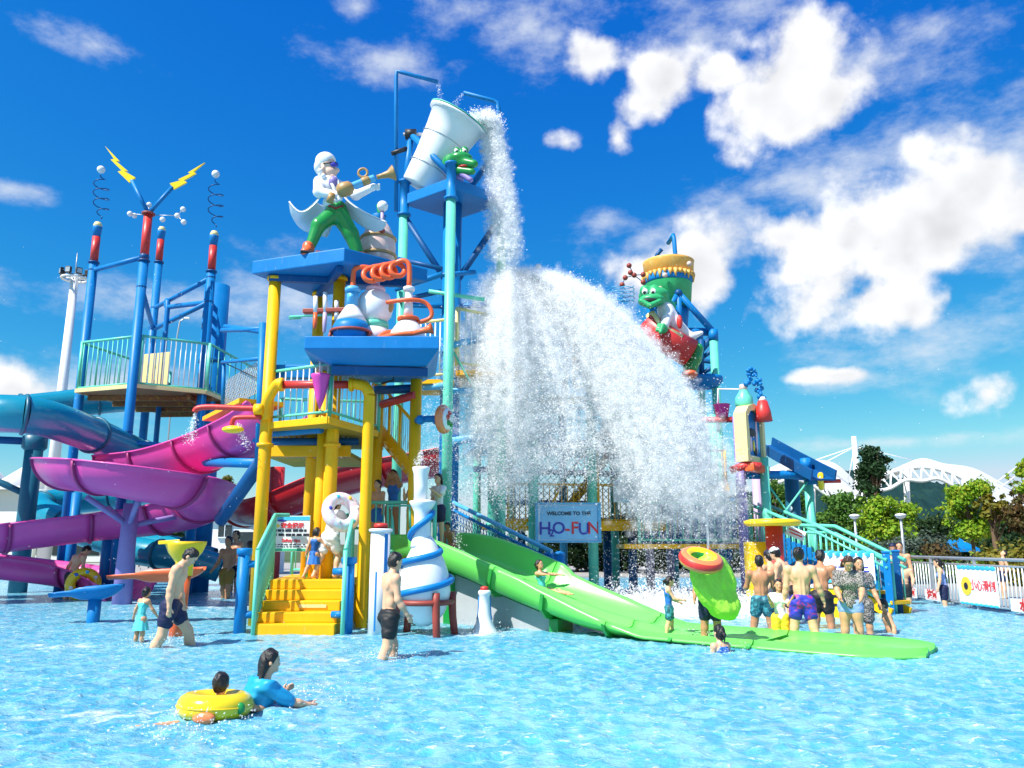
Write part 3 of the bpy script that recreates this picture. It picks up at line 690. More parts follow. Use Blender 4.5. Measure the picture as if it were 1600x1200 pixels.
ridge('hill', 40, 420, 380, 160, 40, 5, ([0, .12, .22, .30, .38, .46, .55, .68, .85, 1], [0, 20, 25, 34, 40, 36, 33, 28, 20, 0]))
ridge('hill', -420, -150, 330, 140, 30, 9, ([0, .3, .55, .75, .9, 1], [0, 30, 34, 26, 22, 0]))
# the far shore of planting beyond the park
# ---------------------------------------------------------------- front play tower
def lathe_px(mb, cx, Y, prof, n=28, axis=(0, 0, 1)):
    zz = [Wy(cx, py, Y).z for py, r in prof]; x = Wy(cx, prof[len(prof) // 2][0], Y).x; k = MPP(Y, sum(zz) / len(zz))
    P = [(r * k, z) for (py, r), z in zip(prof, zz)]; P.sort(key=lambda q: q[1]) if False else None
    if P[0][1] > P[-1][1]: P.reverse()
    return mb.lathe(P, (x, Y, 0), n=n)
def flanged(parent, p, z0, z1, r, m, name='column', fl=()):
    mb = MB().cyl((p[0], p[1], z0), (p[0], p[1], z1), r, n=18)
    for z in fl: mb.cyl((p[0], p[1], z - .03), (p[0], p[1], z + .03), r * 1.35, n=18)
    return mb.build(name, m, parent)
DV = Vector((-.12, .993, 0)); RV = Vector((.993, .12, 0))
T = thing('play_tower', 'yellow columned play tower with two blue platforms, behind the yellow entrance steps', 'play tower', (-3.6, 15.4, 0))
c1 = Wy(430, 440, 15.2); c2 = Wy(531, 430, 15.2); c3 = Wy(499, 470, 16.2)
for c in (c1, c2, c3): flanged(T, c, -.4, 6.68, .118, M['yellow'], fl=(6.62, 3.3))
for px, py, Y in ((510, 580, 15.5), (521, 615, 15.3), (592, 605, 16.6), (651, 580, 15.7), (488, 690, 16.4)):
    c = Wy(px, py, Y); flanged(T, c, -.4, 4.82 if py < 610 else 4.0, .115, M['yellow'], fl=((4.75,) if py < 610 else ()))
zu = 6.68
poly = [Wz(393, 428, zu), Wz(537, 408, zu), Wz(668, 440, zu), Wz(490, 464, zu)]
MB().prism(poly, .27, .02).build('upper_platform', M['blue'], T)
cen = sum(poly, Vector()) / 4
for a, b in ((0, 2), (1, 3)):
    q = MB(); d = (poly[b] - poly[a]); q.box((poly[a] + poly[b]) / 2 + Vector((0, 0, -.07 - .004 * a)), (d.length * .8, .12, .13), math.atan2(d.y, d.x), .01); q.build('platform_beam', M['dblue'], T)
# flask platform: a tray with a flared lip
zm = 4.9; fA, fB = Wz(475, 545, zm), Wz(686, 545, zm); bk = DV * 2.3
poly = [fA, fB, fB + bk, fA + bk]; tp = []
mb = MB(); ins = [Vector((.42, .38, 0)), Vector((-.25, .38, 0)), Vector((-.25, -.3, 0)), Vector((.42, -.3, 0))]
low = [p + i + Vector((0, 0, -.22)) for p, i in zip(poly, ins)]
mb.prism(poly, .24, .02); mb.add(list(poly) + low, [(0, 1, 5, 4), (1, 2, 6, 5), (2, 3, 7, 6), (3, 0, 4, 7), (7, 6, 5, 4)])
mb.build('flask_platform', M['blue'], T)
MB().box((low[0] + low[1]) / 2 + Vector((0, .1, -.10)), ((low[1] - low[0]).length, .14, .16), math.atan2(.12, .993), .01).build('platform_beam', M['dblue'], T)
MB().tube([low[0].lerp(low[1], .6) + Vector((0, .6, -.02)), low[0].lerp(low[1], .6) + Vector((0, .6, -.16)), low[0].lerp(low[1], .45) + Vector((0, .9, -.16))], .02, 6).build('drain_pipe', M['dark'], T)
# second deck
zd = 3.70
dk = [Wz(418, 663, zd), Wz(513, 654, zd), Wz(590, 676, zd), Vector((-3.0, 18.6, zd)), Vector((-5.4, 18.2, zd))]
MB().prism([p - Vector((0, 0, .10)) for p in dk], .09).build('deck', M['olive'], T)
for i in (0, 1): 
    a, b = dk[i], dk[i + 1]; d = b - a; MB().box((a + b) / 2 + Vector((0, -.02, -.03)), (d.length, .05, .13), math.atan2(d.y, d.x), .01).build('deck_edge', M['yellow'], T)
for i in (0, 1): railing(T, dk[i] + Vector((0, .06, .02)), dk[i + 1] + Vector((0, .06, .02)), 1.02, (10, 11)[i], M['teal'], .032, .014, .12, barm=M['signw'])
railing(T, dk[3] + Vector((-.05, -.1, 0)), dk[4] + Vector((.1, -.1, 0)), 1.02, 16, M['teal'], .032, .014, .12)
MB().box((Wy(424, 583, 15.35) + Wy(492, 580, 15.35)) / 2, ((Wy(492, 580, 15.35) - Wy(424, 583, 15.35)).length, .16, .28), 0, .03).build('header_panel', M['blue'], T)
MB().cyl(Wy(421, 677, 15.6), Wy(503, 671, 15.1), .075, n=12).build('cross_beam', M['blue'], T)
MB().cyl(Wy(421, 690, 15.7), Wy(560, 690, 16.2), .075, n=12).build('cross_beam', M['dblue'], T)
MB().cyl(Wy(585, 610, 16.4), Wy(650, 607, 15.8), .09, n=12).build('cross_beam', M['dblue'], T)
MB().cyl(Wy(597, 632, 16.3), Wy(650, 617, 15.6), .085, n=12).build('spray_pipe', M['red'], T)
zl = 3.02
a, b = Wy(412, 704, 16.0), Wy(548, 706, 16.0)
MB().box((a + b) / 2, ((b - a).length, .1, .22), 0, .012).build('deck_edge', M['yellow'], T)
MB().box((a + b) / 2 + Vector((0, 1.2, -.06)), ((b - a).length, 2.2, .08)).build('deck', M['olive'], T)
nm = MB(); net(nm, Wy(425, 690, 16.1).xy.to_3d(), Wy(545, 690, 16.1).xy.to_3d(), 3.14, 3.62, .11, .009); o = nm.build('rope_net', M['steel'], T, kind='stuff')
# inner flight of yellow steps
s0, s1 = Wy(588, 664, 17.0), Wy(652, 742, 16.0)
for off in (Vector((0, 0, 0)), Vector((-.15, 1.1, 0))):
    d = s1 - s0; MB().box((s0 + s1) / 2 + off, (d.length, .06, .22), R=d.to_track_quat('X', 'Z').to_matrix()).build('stringer', M['yellow'], T)
for i in range(7):
    p = s0.lerp(s1, (i + .5) / 7); me = MB().box(p + Vector((-.08, .55, 0)), (.26, 1.04, .05), math.atan2(1.1, -.15) - math.pi / 2, .008).build('stair_tread', M['yellow'], T)
for i in range(4):
    p = s0.lerp(s1, (i + .3) / 4); MB().cyl(p, p + Vector((0, 0, .95)), .03, n=8).build('rail_post', M['yellow'], T)
MB().cyl(s0 + Vector((0, 0, .95)), s1 + Vector((0, 0, .95)), .035, n=8).build('handrail', M['yellow'], T)
nm = MB()
for i in range(22):
    p = s0.lerp(s1, i / 21); nm.tube([p, p + Vector((0, 0, .9))], .008, 4)
    if i % 2 == 0: nm.tube([p + Vector((0, 0, .04 * i * .4)), p + (s1 - s0) * .04 + Vector((0, 0, .5))], .006, 3)
nm.build('rope_net', M['steel'], T, kind='stuff')
# low landing and the landing at slide height
fl = Vector((-3.62, 15.15, .83)); lw = 1.5
land = [fl - RV * .72, fl + RV * .72, fl + RV * .72 + DV * 2.0, fl - RV * .72 + DV * 2.0]
MB().prism([p - Vector((0, 0, .12)) for p in land], .12, .01).build('landing', M['yellow'], T)
hi = [Vector((-3.0, 15.9, 1.2)), Vector((-1.75, 15.75, 1.2)), Vector((-1.3, 17.4, 1.2)), Vector((-3.2, 17.8, 1.2))]
MB().prism([p - Vector((0, 0, .12)) for p in hi], .12, .01).build('landing', M['yellow'], T)
for p in hi: MB().cyl((p.x, p.y + .02, -.4), (p.x, p.y + .02, 1.08), .07, n=10).build('landing_leg', M['yellow'], T)
railing(T, hi[0] + Vector((.1, 0, 0)), hi[1] + Vector((.25, 0, 0)), 1.05, 9, M['teal'], .035, .016, .12)
MB().tube([Wy(606, 826, 15.6), Wy(606, 790, 15.6), Wy(640, 790, 15.6), Wy(641, 826, 15.6)], .03, 8).build('slide_frame', M['teal'], T)
railing(T, land[3], land[2], .95, 10, M['teal'], .03, .014, .1)
for k, (px, py) in enumerate(((424, 704), (471, 700))): pass
# entrance steps
E0 = Wz(400, 992, 0); E1 = Wz(530, 992, 0); R_ = (E1 - E0).normalized()
ST = thing('entrance_stairs', 'yellow steps rising from the water between green slatted side panels', 'stairs', (E0 + E1) / 2)
for i in range(5):
    c = (E0 + E1) / 2 + DV * (.27 * i + .7 - .135 * i); h = .166 * (i + 1)
    MB().box(c + Vector((0, 0, h - .166 / 2 - .0)) if i else c + Vector((0, 0, -.1)), ((E1 - E0).length - .004 * i, 1.4 - .27 * i, .166 if i else .532), math.atan2(R_.y, R_.x), .018).build('stair_step', M['yellow'], ST)
w_ = (E1 - E0).length
MB().box(E0.lerp(E1, .62) + DV * .522 + Vector((0, 0, .415)), (.46, .008, .055), math.atan2(R_.y, R_.x)).build('caution_sticker', M['cream'], ST)
for e, sx in ((E0, -1), (E1, 1)):
    a = e + R_ * .05 * sx + DV * -.02; b = a + DV * 1.5
    za, zb = 1.35, 1.98
    MB().cyl(a + Vector((0, 0, -.3)), a + Vector((0, 0, za)), .035, n=10).build('rail_post', M['teal'], ST)
    MB().cyl(b + Vector((0, 0, .6)), b + Vector((0, 0, zb)), .035, n=10).build('rail_post', M['teal'], ST)
    MB().tube([a + Vector((0, 0, za)), b + Vector((0, 0, zb)), b + DV * .1 + Vector((0, 0, zb)), b + DV * .1 + R_ * sx * -.25 + Vector((0, 0, zb))], .036, 10).build('handrail', M['teal'], ST)
    MB().cyl(a + Vector((0, 0, .12)), b + Vector((0, 0, .95)), .028, n=8).build('bottom_rail', M['teal'], ST)
    me = None
    for i in range(15):
        f = (i + .5) / 15; p = a.lerp(b, f); z0 = .12 + .83 * f; z1 = za + (zb - za) * f
        MB().cyl(p + Vector((0, 0, z0)), p + Vector((0, 0, z1)), .021, n=6).build('baluster', M['teal'], ST)
# sign board on the landing rail
sa, sb = Wy(425, 806, 15.35), Wy(482, 862, 15.35)
SG = thing('notice_board', 'white notice board with red heading and black lines, mounted above the yellow steps', 'sign', ((sa + sb) / 2))
sc_ = (sa + sb) / 2; sw_, sh_ = sb.x - sa.x, sa.z - sb.z
MB().box(sc_ + Vector((0, .03, 0)), (sw_, .03, sh_), 0, .006).build('board', M['signw'], SG)
MB().box(sc_ + Vector((0, .012, sh_ * .43)), (sw_ * .98, .008, sh_ * .11)).build('header_band', M['inkc'], SG)
MB().box(sc_ + Vector((0, .012, -sh_ * .45)), (sw_ * .98, .008, sh_ * .07)).build('footer_band', M['inkg'], SG)
MB().ball(sc_ + Vector((-sw_ * .24, .012, sh_ * .37)), .1, 10, (.10, .008, .025)).build('swoosh_mark', M['inkn'], SG)
text('安全提示', .11, M['inkr'], SG, sc_ + Vector((.03, .008, sh_ * .22)), (math.pi / 2, 0, 0), bold=.004)
MB().lathe([(.05, 0), (.05, .006)], sc_ + Vector((-.24, .014, sh_ * .22)), (0, -1, 0), 3).build('warning_mark', M['inky'], SG)
text('Safety tips', .085, M['inkr'], SG, sc_ + Vector((.02, .008, -sh_ * .19)), (math.pi / 2, 0, 0), bold=.002)
rr = random.Random(4)
lm = MB()
for row, (zz, h) in enumerate(((.09, .045), (-.03, .045), (-.30, .016), (-.36, .016))):
    x = -sw_ * .42
    while x < sw_ * .40:
        wl = rr.uniform(.03, .12) if row < 2 else rr.uniform(.02, .07); lm.box(sc_ + Vector((x + wl / 2, .010, sh_ * zz)), (wl, .006, h)); x += wl + rr.uniform(.012, .035)
lm.build('text_line', M['inkb'], SG, kind='stuff')
for px in (425, 482): 
    p = Wy(px, 830, 15.42); MB().cyl((p.x, p.y, .83), (p.x, p.y, 1.98), .03, n=8).build('sign_post', M['teal'], SG)
# spray arch: yellow post and elbows, red bar
AR = thing('spray_arch', 'yellow pipe arch with a red cross bar in front of the play tower', 'spray arch', Wz(570, 978, 0))
ap = Wy(577, 622, 14.75); ab = Vector((ap.x, ap.y, -.35))
MB().tube(crom([ab, Vector((ap.x, ap.y, 2)), ap + Vector((0, 0, -.15)), ap + Vector((0, 0, .05)), Wy(570, 604, 14.77), Wy(555, 600, 14.8), Wy(548, 600, 14.8)], 4), .105, 14).build('post', M['yellow'], AR)
MB().tube(crom([Vector((c1.x + .02, c1.y - .1, ap.z - .35)), Vector((c1.x + .03, c1.y - .18, ap.z - .05)), Wy(432, 602, 14.85), Wy(440, 600, 14.8)], 5), .10, 14).build('elbow', M['yellow'], AR)
MB().cyl(Wy(440, 601, 14.8), Wy(549, 601, 14.8), .075, n=14).build('cross_bar', M['red'], AR)
for px in (440, 549): MB().cyl(Wy(px, 601, 14.8) - Vector((.035, 0, 0)), Wy(px, 601, 14.8) + Vector((.035, 0, 0)), .13, n=14).build('flange', M['yellow'], AR)
# magenta tipping cone
k = MPP(14.6, 4.2)
CN = thing('tipping_cone', 'magenta cone bucket hanging on the red cross bar', 'tipping bucket', Wy(502, 612, 14.55))
cz = Wy(502, 588, 14.55)
MB().lathe([(.012, -.62), (.08, -.42), (.165, -.05), (.19, 0), (.185, .03), (.15, .02), (.02, -.3)], cz, n=24).build('cone', M['pink'], CN)
MB().cyl(Wy(500, 588, 14.55), Wy(500, 556, 14.55), .017, n=8).build('water_jet', M['white'], CN)
# red shower pipes at the left of the tower
RP = thing('shower_pipe', 'red shower pipe reaching left from the tower over the purple flume', 'shower', Wy(404, 640, 15.0))
MB().tube(crom([Wy(408, 638, 15.0), Wy(380, 638, 15), Wy(330, 636, 15), Wy(309, 638, 15), Wy(304, 644, 15)], 5), .055, 12).build('pipe', M['red'], RP)
MB().tube(crom([Wy(408, 652, 15.0), Wy(380, 652, 15), Wy(366, 654, 15), Wy(362, 664, 15)], 5), .045, 12).build('pipe', M['red'], RP)
MB().cyl(Wy(398, 640, 15), Wy(412, 640, 15), .11, n=14).build('valve', M['yellow'], RP)
MB().ball(Wy(364, 671, 15), .1, 14, (.21, .12, .075)).build('spray_bowl', M['lemon'], RP)
# orange water wheel on a blue arm
FW = thing('orange_sprayer', 'orange spray wheel with red and green face on a short blue arm', 'spray wheel', Wy(690, 655, 15.2))
MB().tube([Wy(652, 657, 15.6), Wy(660, 655, 15.3), Wy(684, 654, 15.2)], .065, 12).build('arm', M['blue'], FW)
for px in (657, 682): MB().ball(Wy(px, 656, 15.25), .095, 12).build('arm_joint', M['blue'], FW)
wc = Wy(693, 655, 15.15); wax = Vector((.93, -.35, 0))
MB().torus(wc, .20, .085, wax, 28, 10).build('tyre', M['ringo'], FW)
MB().lathe([(.21, .0), (.21, .10), (.17, .13), (.0, .13)], wc, wax, 22).build('face', M['white'], FW)
for a, mm in ((20, 'red'), (80, 'red'), (140, 'wgreen'), (200, 'wgreen'), (320, 'white')):
    e = Vector((0, 0, 1)); f = wax.cross(e).normalized(); c = wc + wax * .13 + (e * math.cos(rad(a)) + f * math.sin(rad(a))) * .11
    MB().ball(c, .05, 8, (.055, .05, .055)).build('spot', M[mm], FW)
# blue posts at the foot of the steps
for px, pt in ((374, 858), (541, 872)):
    g = Wz(px, 990, 0); z = Wy(px, pt, g.y).z
    B_ = thing('blue_post', 'blue round post standing at the left of the yellow steps' if px < 400 else 'blue round post standing at the right of the yellow steps', 'post', (g.x, g.y, 0), 'blue posts beside the yellow steps')
    MB().cyl((g.x, g.y, -.35), (g.x, g.y, z), .10, n=20).build('shaft', M['blue'], B_)
    MB().lathe([(.10, z - .10), (.125, z - .09), (.13, z), (.11, z + .015), (.02, z + .02)], (g.x, g.y, 0), n=20).build('cap', M['blue'], B_)
    sx = 1 if px < 400 else -1
    for zz in (z * .82, .3): MB().cyl((g.x, g.y, zz), (g.x + sx * .26, g.y + .03, zz), .06, n=10).build('bracket', M['blue'], B_)
# ---------------------------------------------------------------- things on the flask platform
zt = zm + .245; Yf = 14.75
def plat(px, Y=Yf): p = Wy(px, 530, Y); return Vector((p.x, Y, zt))
k = MPP(Yf, 5.6)
def flask(name, label, px, Y, parts, cat='flask'):
    g = plat(px, Y); t_ = thing(name, label, cat, g)
    for (pn, mm, prof) in parts: MB().lathe([(r * k, h * k) for r, h in prof], g, n=26).build(pn, M[mm], t_)
    return t_, g
fb_, gb_ = flask('blue_flask', 'round flask half filled with blue, on a dark red stand on the blue platform', 548, 14.6, [
    ('bulb', 'blue', [(8, 0), (20, 3), (27, 10), (29, 18), (28, 26), (24, 34)]), ('shoulder', 'white', [(24, 34), (19, 44), (13, 54), (9, 60)]),
    ('neck', 'lblue', [(9, 60), (8.5, 74), (9, 82)]), ('rim', 'lblue', [(9, 82), (12, 83), (12, 88), (9.5, 90), (9, 91)])])
MB().ball(gb_ + Vector((0, -.11, 72 * k)), .06, 10).build('side_port', M['lblue'], fb_)
s_ = MB(); s_.torus(gb_ + Vector((0, 0, 17 * k)), 30.5 * k, .032, n=30); s_.build('stand_ring', M['brown'], fb_)
for a in (200, 340, 90): 
    d = Vector((math.cos(rad(a)), math.sin(rad(a)), 0)); MB().tube([gb_ + d * 30 * k + Vector((0, 0, 17 * k)), gb_ + d * 34 * k + Vector((0, 0, 0))], .035, 8).build('stand_leg', M['brown'], fb_)
fv, gv = flask('round_vase', 'pale double round vessel with green waist band and pink cap', 584, 14.95, [
    ('lower_bulb', 'white', [(12, 0), (24, 8), (27, 18), (24, 28), (20, 32)]), ('waist_band', 'teal', [(19, 31), (22, 32), (23, 37), (22, 41), (19, 42)]),
    ('upper_bulb', 'white', [(19, 42), (26, 52), (29, 64), (28, 76), (22, 87), (14, 93)]), ('cap', 'lpink', [(14, 93), (16, 95), (15, 99), (8, 101)]), ('neck', 'lilac', [(7, 101), (6, 118)])])
MB().ball(gv + Vector((.30, -.1, 66 * k)), .1, 12, (.09, .09, .13)).build('ear', M['gold'], fv)
fw_, gw_ = flask('conical_flask', 'white wide flask with tall neck and orange collar on the blue platform', 637, 14.6, [
    ('body', 'white', [(14, 0), (26, 2), (29, 8), (26, 18), (18, 30), (11, 37)]), ('collar', 'orange', [(12, 36), (17, 37), (17, 41), (8, 43)]),
    ('neck', 'white', [(8, 42), (6.5, 60), (6, 84)]), ('rim', 'white', [(6, 84), (9, 85), (9, 90), (7, 91)])])
g2 = gb_ + Vector((0, 0, 91 * k)); g3 = gw_ + Vector((0, 0, 91 * k))
path = [g2 + Vector((0, 0, -.06)), g2 + Vector((0, 0, .25)), g2 + Vector((.03, 0, .36)), g2 + Vector((.14, 0, .40))]
loops = []
x0, x1 = g2.x + .2, g3.x - .2
for i in range(4):
    cx = x0 + (x1 - x0) * (i + .5) / 4; cz = g2.z + .25 + .035 * i
    for q in range(12):
        a = math.pi / 2 + 2 * math.pi * q / 12; loops.append(Vector((cx + .15 * math.cos(a) * (-1) + (x1 - x0) / 4 * q / 12 * .6, g2.y + .16 * math.sin(2 * math.pi * q / 12 + .7) * .6, cz + .155 * math.sin(a))))
path += loops + [g3 + Vector((-.14, 0, .53)), g3 + Vector((-.04, 0, .49)), g3 + Vector((0, 0, .36)), g3 + Vector((0, 0, .0))]
GC = MB().tube(crom(path, 3), .048, 12); solo(GC, 'condenser_coil', M['orange'], 'orange coiled pipe joining the blue flask and the white flask', 'pipe', g2)
MB_ = MB().tube(crom([gw_ + Vector((-.42, 0, 66 * k)), gw_ + Vector((.0, -.13, 67 * k)), gw_ + Vector((.30, -.02, 66 * k)), gw_ + Vector((.44, 0, 52 * k)), gw_ + Vector((.40, 0, 40 * k)), gw_ + Vector((.17, 0, 33 * k))], 7), .04, 12)
solo(MB_, 'bent_pipe', M['orange'], 'orange pipe looping right of the white flask neck', 'pipe', gw_)
HN = thing('hose_horn', 'orange hose lying round the white flask, ending in a horn', 'hose', gw_ + Vector((-.3, -.2, 0)))
MB().tube(crom([gw_ + Vector((-.15, .30, 24 * k)), gw_ + Vector((-.40, .1, 20 * k)), gw_ + Vector((-.52, -.15, .06)), gw_ + Vector((-.2, -.42, .06)), gw_ + Vector((.15, -.45, .08))], 7), .045, 12).build('hose', M['orange'], HN)
hd_ = Vector((.94, -.1, .22)).normalized()
MB().lathe([(.04, 0), (.05, .2), (.07, .32), (.11, .40), (.10, .40), (.03, .22)], gw_ + Vector((.12, -.45, .07)), hd_, 20).build('horn', M['orange'], HN)
# test tube rack beside the left column
tr0, tr1 = Wy(475, 482, 15.0), Wy(548, 489, 14.9)
TR = thing('test_tube_rack', 'dark red rack bar with hanging pale test tubes beside the yellow column', 'rack', tr0)
MB().box((tr0 + tr1) / 2, ((tr1 - tr0).length, .14, .085), math.atan2(tr1.y - tr0.y, tr1.x - tr0.x), .015).build('rack_bar', M['brown'], TR)
for px, a, b, mm in ((493, 463, 514, 'orange'), (508, 457, 520, 'lilac'), (526, 470, 500, 'white')):
    p, q = Wy(px, a, 14.92), Wy(px, b, 14.92); m_ = p.lerp(q, .5)
    t_ = MB().cyl(p, m_, .043, n=12).build('test_tube', M['white'], TR); MB().lathe([(.042, 0), (.042, -.2), (.03, -(m_ - q).length + .02), (.005, -(m_ - q).length)], m_, n=12).build('liquid', M[mm], t_)
MB().cyl(Wy(452, 495, 15.3), Wy(545, 490, 15.3), .025, n=8).build('support_bar', M['teal'], TR)
# pot with ladle on the upper platform
Yp = 15.9; k2 = MPP(Yp, 7.6); pb = Wz(588, 418, zu + .27); pb = Vector((Wy(590, 400, Yp).x, Yp, zu + .27))
PT = thing('potion_pot', 'stout pale brick pot with gold bands and a small blue neck, behind the statue', 'pot', pb)
MB().lathe([(r * k2, h * k2) for r, h in ((22, 0), (24, 6), (25, 14), (23, 20))], pb, n=26).build('foot', M['steel'], PT)
MB().lathe([(r * k2, h * k2) for r, h in ((23, 20), (27, 28), (28, 44), (25, 62), (18, 78), (12, 86))], pb, n=26).build('belly', M['pinkish'], PT)
for h, r in ((30, 28), (58, 26.5)): MB().torus(pb + Vector((0, 0, h * k2)), r * k2, .035, n=30, m=8).build('band', M['gold'], PT)
MB().lathe([(r * k2, h * k2) for r, h in ((11, 85), (10, 92), (12, 97), (11, 98))], pb, n=20).build('neck', M['blue'], PT)
MB().tube([pb + Vector((0, 0, 92 * k2)), pb + Vector((.02, 0, 104 * k2)), pb + Vector((-.02, 0, 116 * k2))], [.075, .06, .05], 10).build('stem', M['wgreen'], PT)
lp = pb + Vector((.13, -.35, 62 * k2)); 
LD = thing('round_lamp', 'white ball on a short pale rod in front of the pot', 'lamp', lp)
MB().cyl(lp, lp + Vector((0, 0, 34 * k2)), .035, n=10).build('rod', M['lilac'], LD); MB().ball(lp + Vector((0, 0, 40 * k2)), .115, 16).build('ball', M['white'], LD); MB().ball(lp, .07, 10).build('joint', M['brown'], LD)
# ---------------------------------------------------------------- statue
Ys = 15.25
def S_(px, py, dy=0.0): return Wy(px, py, Ys + dy)
ks = MPP(Ys, 7.6)
SC = thing('scientist_statue', 'white haired statue in a lab coat and sunglasses aiming a brass horn gun', 'statue', S_(520, 400, 0))
vx = .022
t1 = SDF(.05); t1.cap(S_(524, 333), S_(498, 352, -.25), 15 * ks, 11 * ks).cap(S_(498, 352, -.25), S_(486, 382, -.30), 11 * ks, 8 * ks).cap(S_(530, 335), S_(548, 365, .05), 15 * ks, 12 * ks).cap(S_(548, 365, .05), S_(562, 402, .12), 12 * ks, 9 * ks).ell(S_(525, 325), (.22, .16, .17))
t1.build('trousers', M['wgreen'], SC, vx)
c_ = SDF(.045); c_.ell(S_(513, 292), (16.5 * ks, .19, 20 * ks)).ell(S_(518, 318), (14 * ks, .19, 12 * ks)).cap(S_(499, 284, -.02), S_(498, 300, -.30), 9.5 * ks, 8.5 * ks).cap(S_(498, 300, -.30), S_(527, 305, -.42), 8 * ks, 6 * ks)
c_.cap(S_(528, 288, .12), S_(556, 305, .05), 8 * ks, 7.5 * ks).cap(S_(556, 305, .05), S_(584, 292, -.20), 7.5 * ks, 5.5 * ks)
c_.build('lab_coat', M['white'], SC, .018)
def cloth_sheet(rows, th=.035, nu=5):
    G1 = [crom([S_(*p) for p in r], nu) for r in rows]; cols = [crom([g_[i] for g_ in G1], nu) for i in range(len(G1[0]))]; m, n = len(cols), len(cols[0]); top = [cols[i][j] for i in range(m) for j in range(n)]
    nr_ = []
    for i in range(m):
        for j in range(n):
            u_ = cols[min(i + 1, m - 1)][j] - cols[max(i - 1, 0)][j]; v_ = cols[i][min(j + 1, n - 1)] - cols[i][max(j - 1, 0)]; nr_.append(u_.cross(v_).normalized())
    rip_ = [Vector(p) + q * (.018 * math.sin(5 * i / n * 1.3)) for i, (p, q) in enumerate(zip(top, nr_))]
    vs = rip_ + [p - q * th for p, q in zip(rip_, nr_)]; o = m * n; fs = []
    for i in range(m - 1):
        for j in range(n - 1): k_ = i * n + j; fs += [(k_, k_ + 1, k_ + n + 1, k_ + n), (o + k_, o + k_ + n, o + k_ + n + 1, o + k_ + 1)]
    for i in range(m - 1): 
        for j in (0, n - 1): k_ = i * n + j; fs.append((k_, k_ + n, o + k_ + n, o + k_))
    for j in range(n - 1):
        for i in (0, m - 1): k_ = i * n + j; fs.append((k_, k_ + 1, o + k_ + 1, o + k_))
    return MB().add(vs, fs, True)
cloth_sheet([[(500, 306, -.16), (496, 316, .04), (506, 322, .2), (524, 324, .24)], [(486, 322, -.20), (482, 332, .08), (494, 341, .30), (521, 344, .34)], [(469, 328, -.22), (467, 342, .10), (486, 356, .36), (516, 361, .42)], [(453, 314, -.20), (457, 338, .10), (474, 360, .38), (511, 371, .45)]]).build('coat_tail', M['white'], SC)
cloth_sheet([[(532, 302, -.18), (541, 310, .02), (538, 322, .2)], [(549, 318, -.20), (556, 330, .02), (549, 342, .22)], [(572, 335, -.20), (575, 346, .0), (566, 354, .2)], [(604, 348, -.18), (599, 358, .0), (586, 362, .16)]]).build('coat_tail', M['white'], SC)
MB().tube(crom([S_(512, 277, -.12), S_(519, 288, -.24), S_(524, 300, -.24), S_(527, 316, -.20)], 5), [.035] * 16, 8).build('lapel', M['white'], SC)
MB().tube(crom([S_(522, 276, -.08), S_(528, 284, -.20), S_(530, 296, -.20)], 5), [.03] * 11, 8).build('lapel', M['white'], SC)
for q_ in range(7): MB().ball(S_(499 + q_ * .6 + (q_ % 2) * 3, 262 + q_ * 2.6, .02 - .1 * (q_ % 3)), .055, 8).build('hair_curl', M['white'], SC)
MB().tube([S_(514, 322, -.16), S_(524, 326, -.20), S_(536, 322, -.12)], .03, 8).build('belt', M['brown'], SC)
SDF(.03).ell(S_(521, 284, -.19), (7.5 * ks, .10, 9 * ks)).build('shirt', M['violet'], SC, .018)
h_ = SDF(.03); h_.ell(S_(511, 260), (14 * ks, .18, 17 * ks)).ell(S_(515, 270, -.03), (11.5 * ks, .14, 10 * ks)).ell(S_(527, 266, -.05), (3.5 * ks, .05, 4.5 * ks)).cap(S_(512, 276), S_(512, 286), 8 * ks).ell(S_(505, 263, -.16), (2.5 * ks, .04, 4 * ks)).ell(S_(520, 277, -.05), (6 * ks, .09, 4.5 * ks)).build('head', M['skinst'], SC, .018)
hh = SDF(.02); hh.ell(S_(509, 253, .01), (16.5 * ks, .215, 15.5 * ks)).ell(S_(500, 262, .02), (9 * ks, .19, 12 * ks)).plane((.82, -.1, -.62), S_(517, 256)); hh.build('hair', M['white'], SC, .018)
g_ = SC
MB().ball(S_(521, 257, -.13), .1, 12, (5.5 * ks, .03, 3.8 * ks), R3('Z', 25)).build('sunglass_lens', M['inkn'], SC)
MB().ball(S_(526, 257, .02), .1, 12, (3 * ks, .03, 3.6 * ks), R3('Z', 60)).build('sunglass_lens', M['inkn'], SC)
MB().tube([S_(525, 254, -.06), S_(518, 254, -.16), S_(505, 255, -.19)], .014, 6).build('sunglass_frame', M['dark'], SC)
for px, py, dy in ((527, 308, -.42), (586, 292, -.22)):
    hS = SDF(.015); hS.ell(S_(px, py, dy), (5 * ks, .06, 4.5 * ks))
    for q in range(4): hS.cap(S_(px + 2, py - 3 + q * 2.4, dy - .05), S_(px + 7, py - 4 + q * 2.6, dy - .03), .022, .018, .006)
    hS.build('glove', M['white'], SC, .014)
for px, py, dy in ((482, 388, -.33), (565, 404, .05)):
    s2 = SDF(.03); s2.cap(S_(px, py + 2, dy), S_(px - 5, py + 6, dy - .22), 9 * ks, 7 * ks).ell(S_(px, py - 3, dy), (9 * ks, .13, 8 * ks)).build('boot', M['orange'], SC, .02)
    MB().box(S_(px - 2, py + 11, dy - .10), (20 * ks, .46, .05), .25, .02).build('boot_sole', M['dark'], SC)
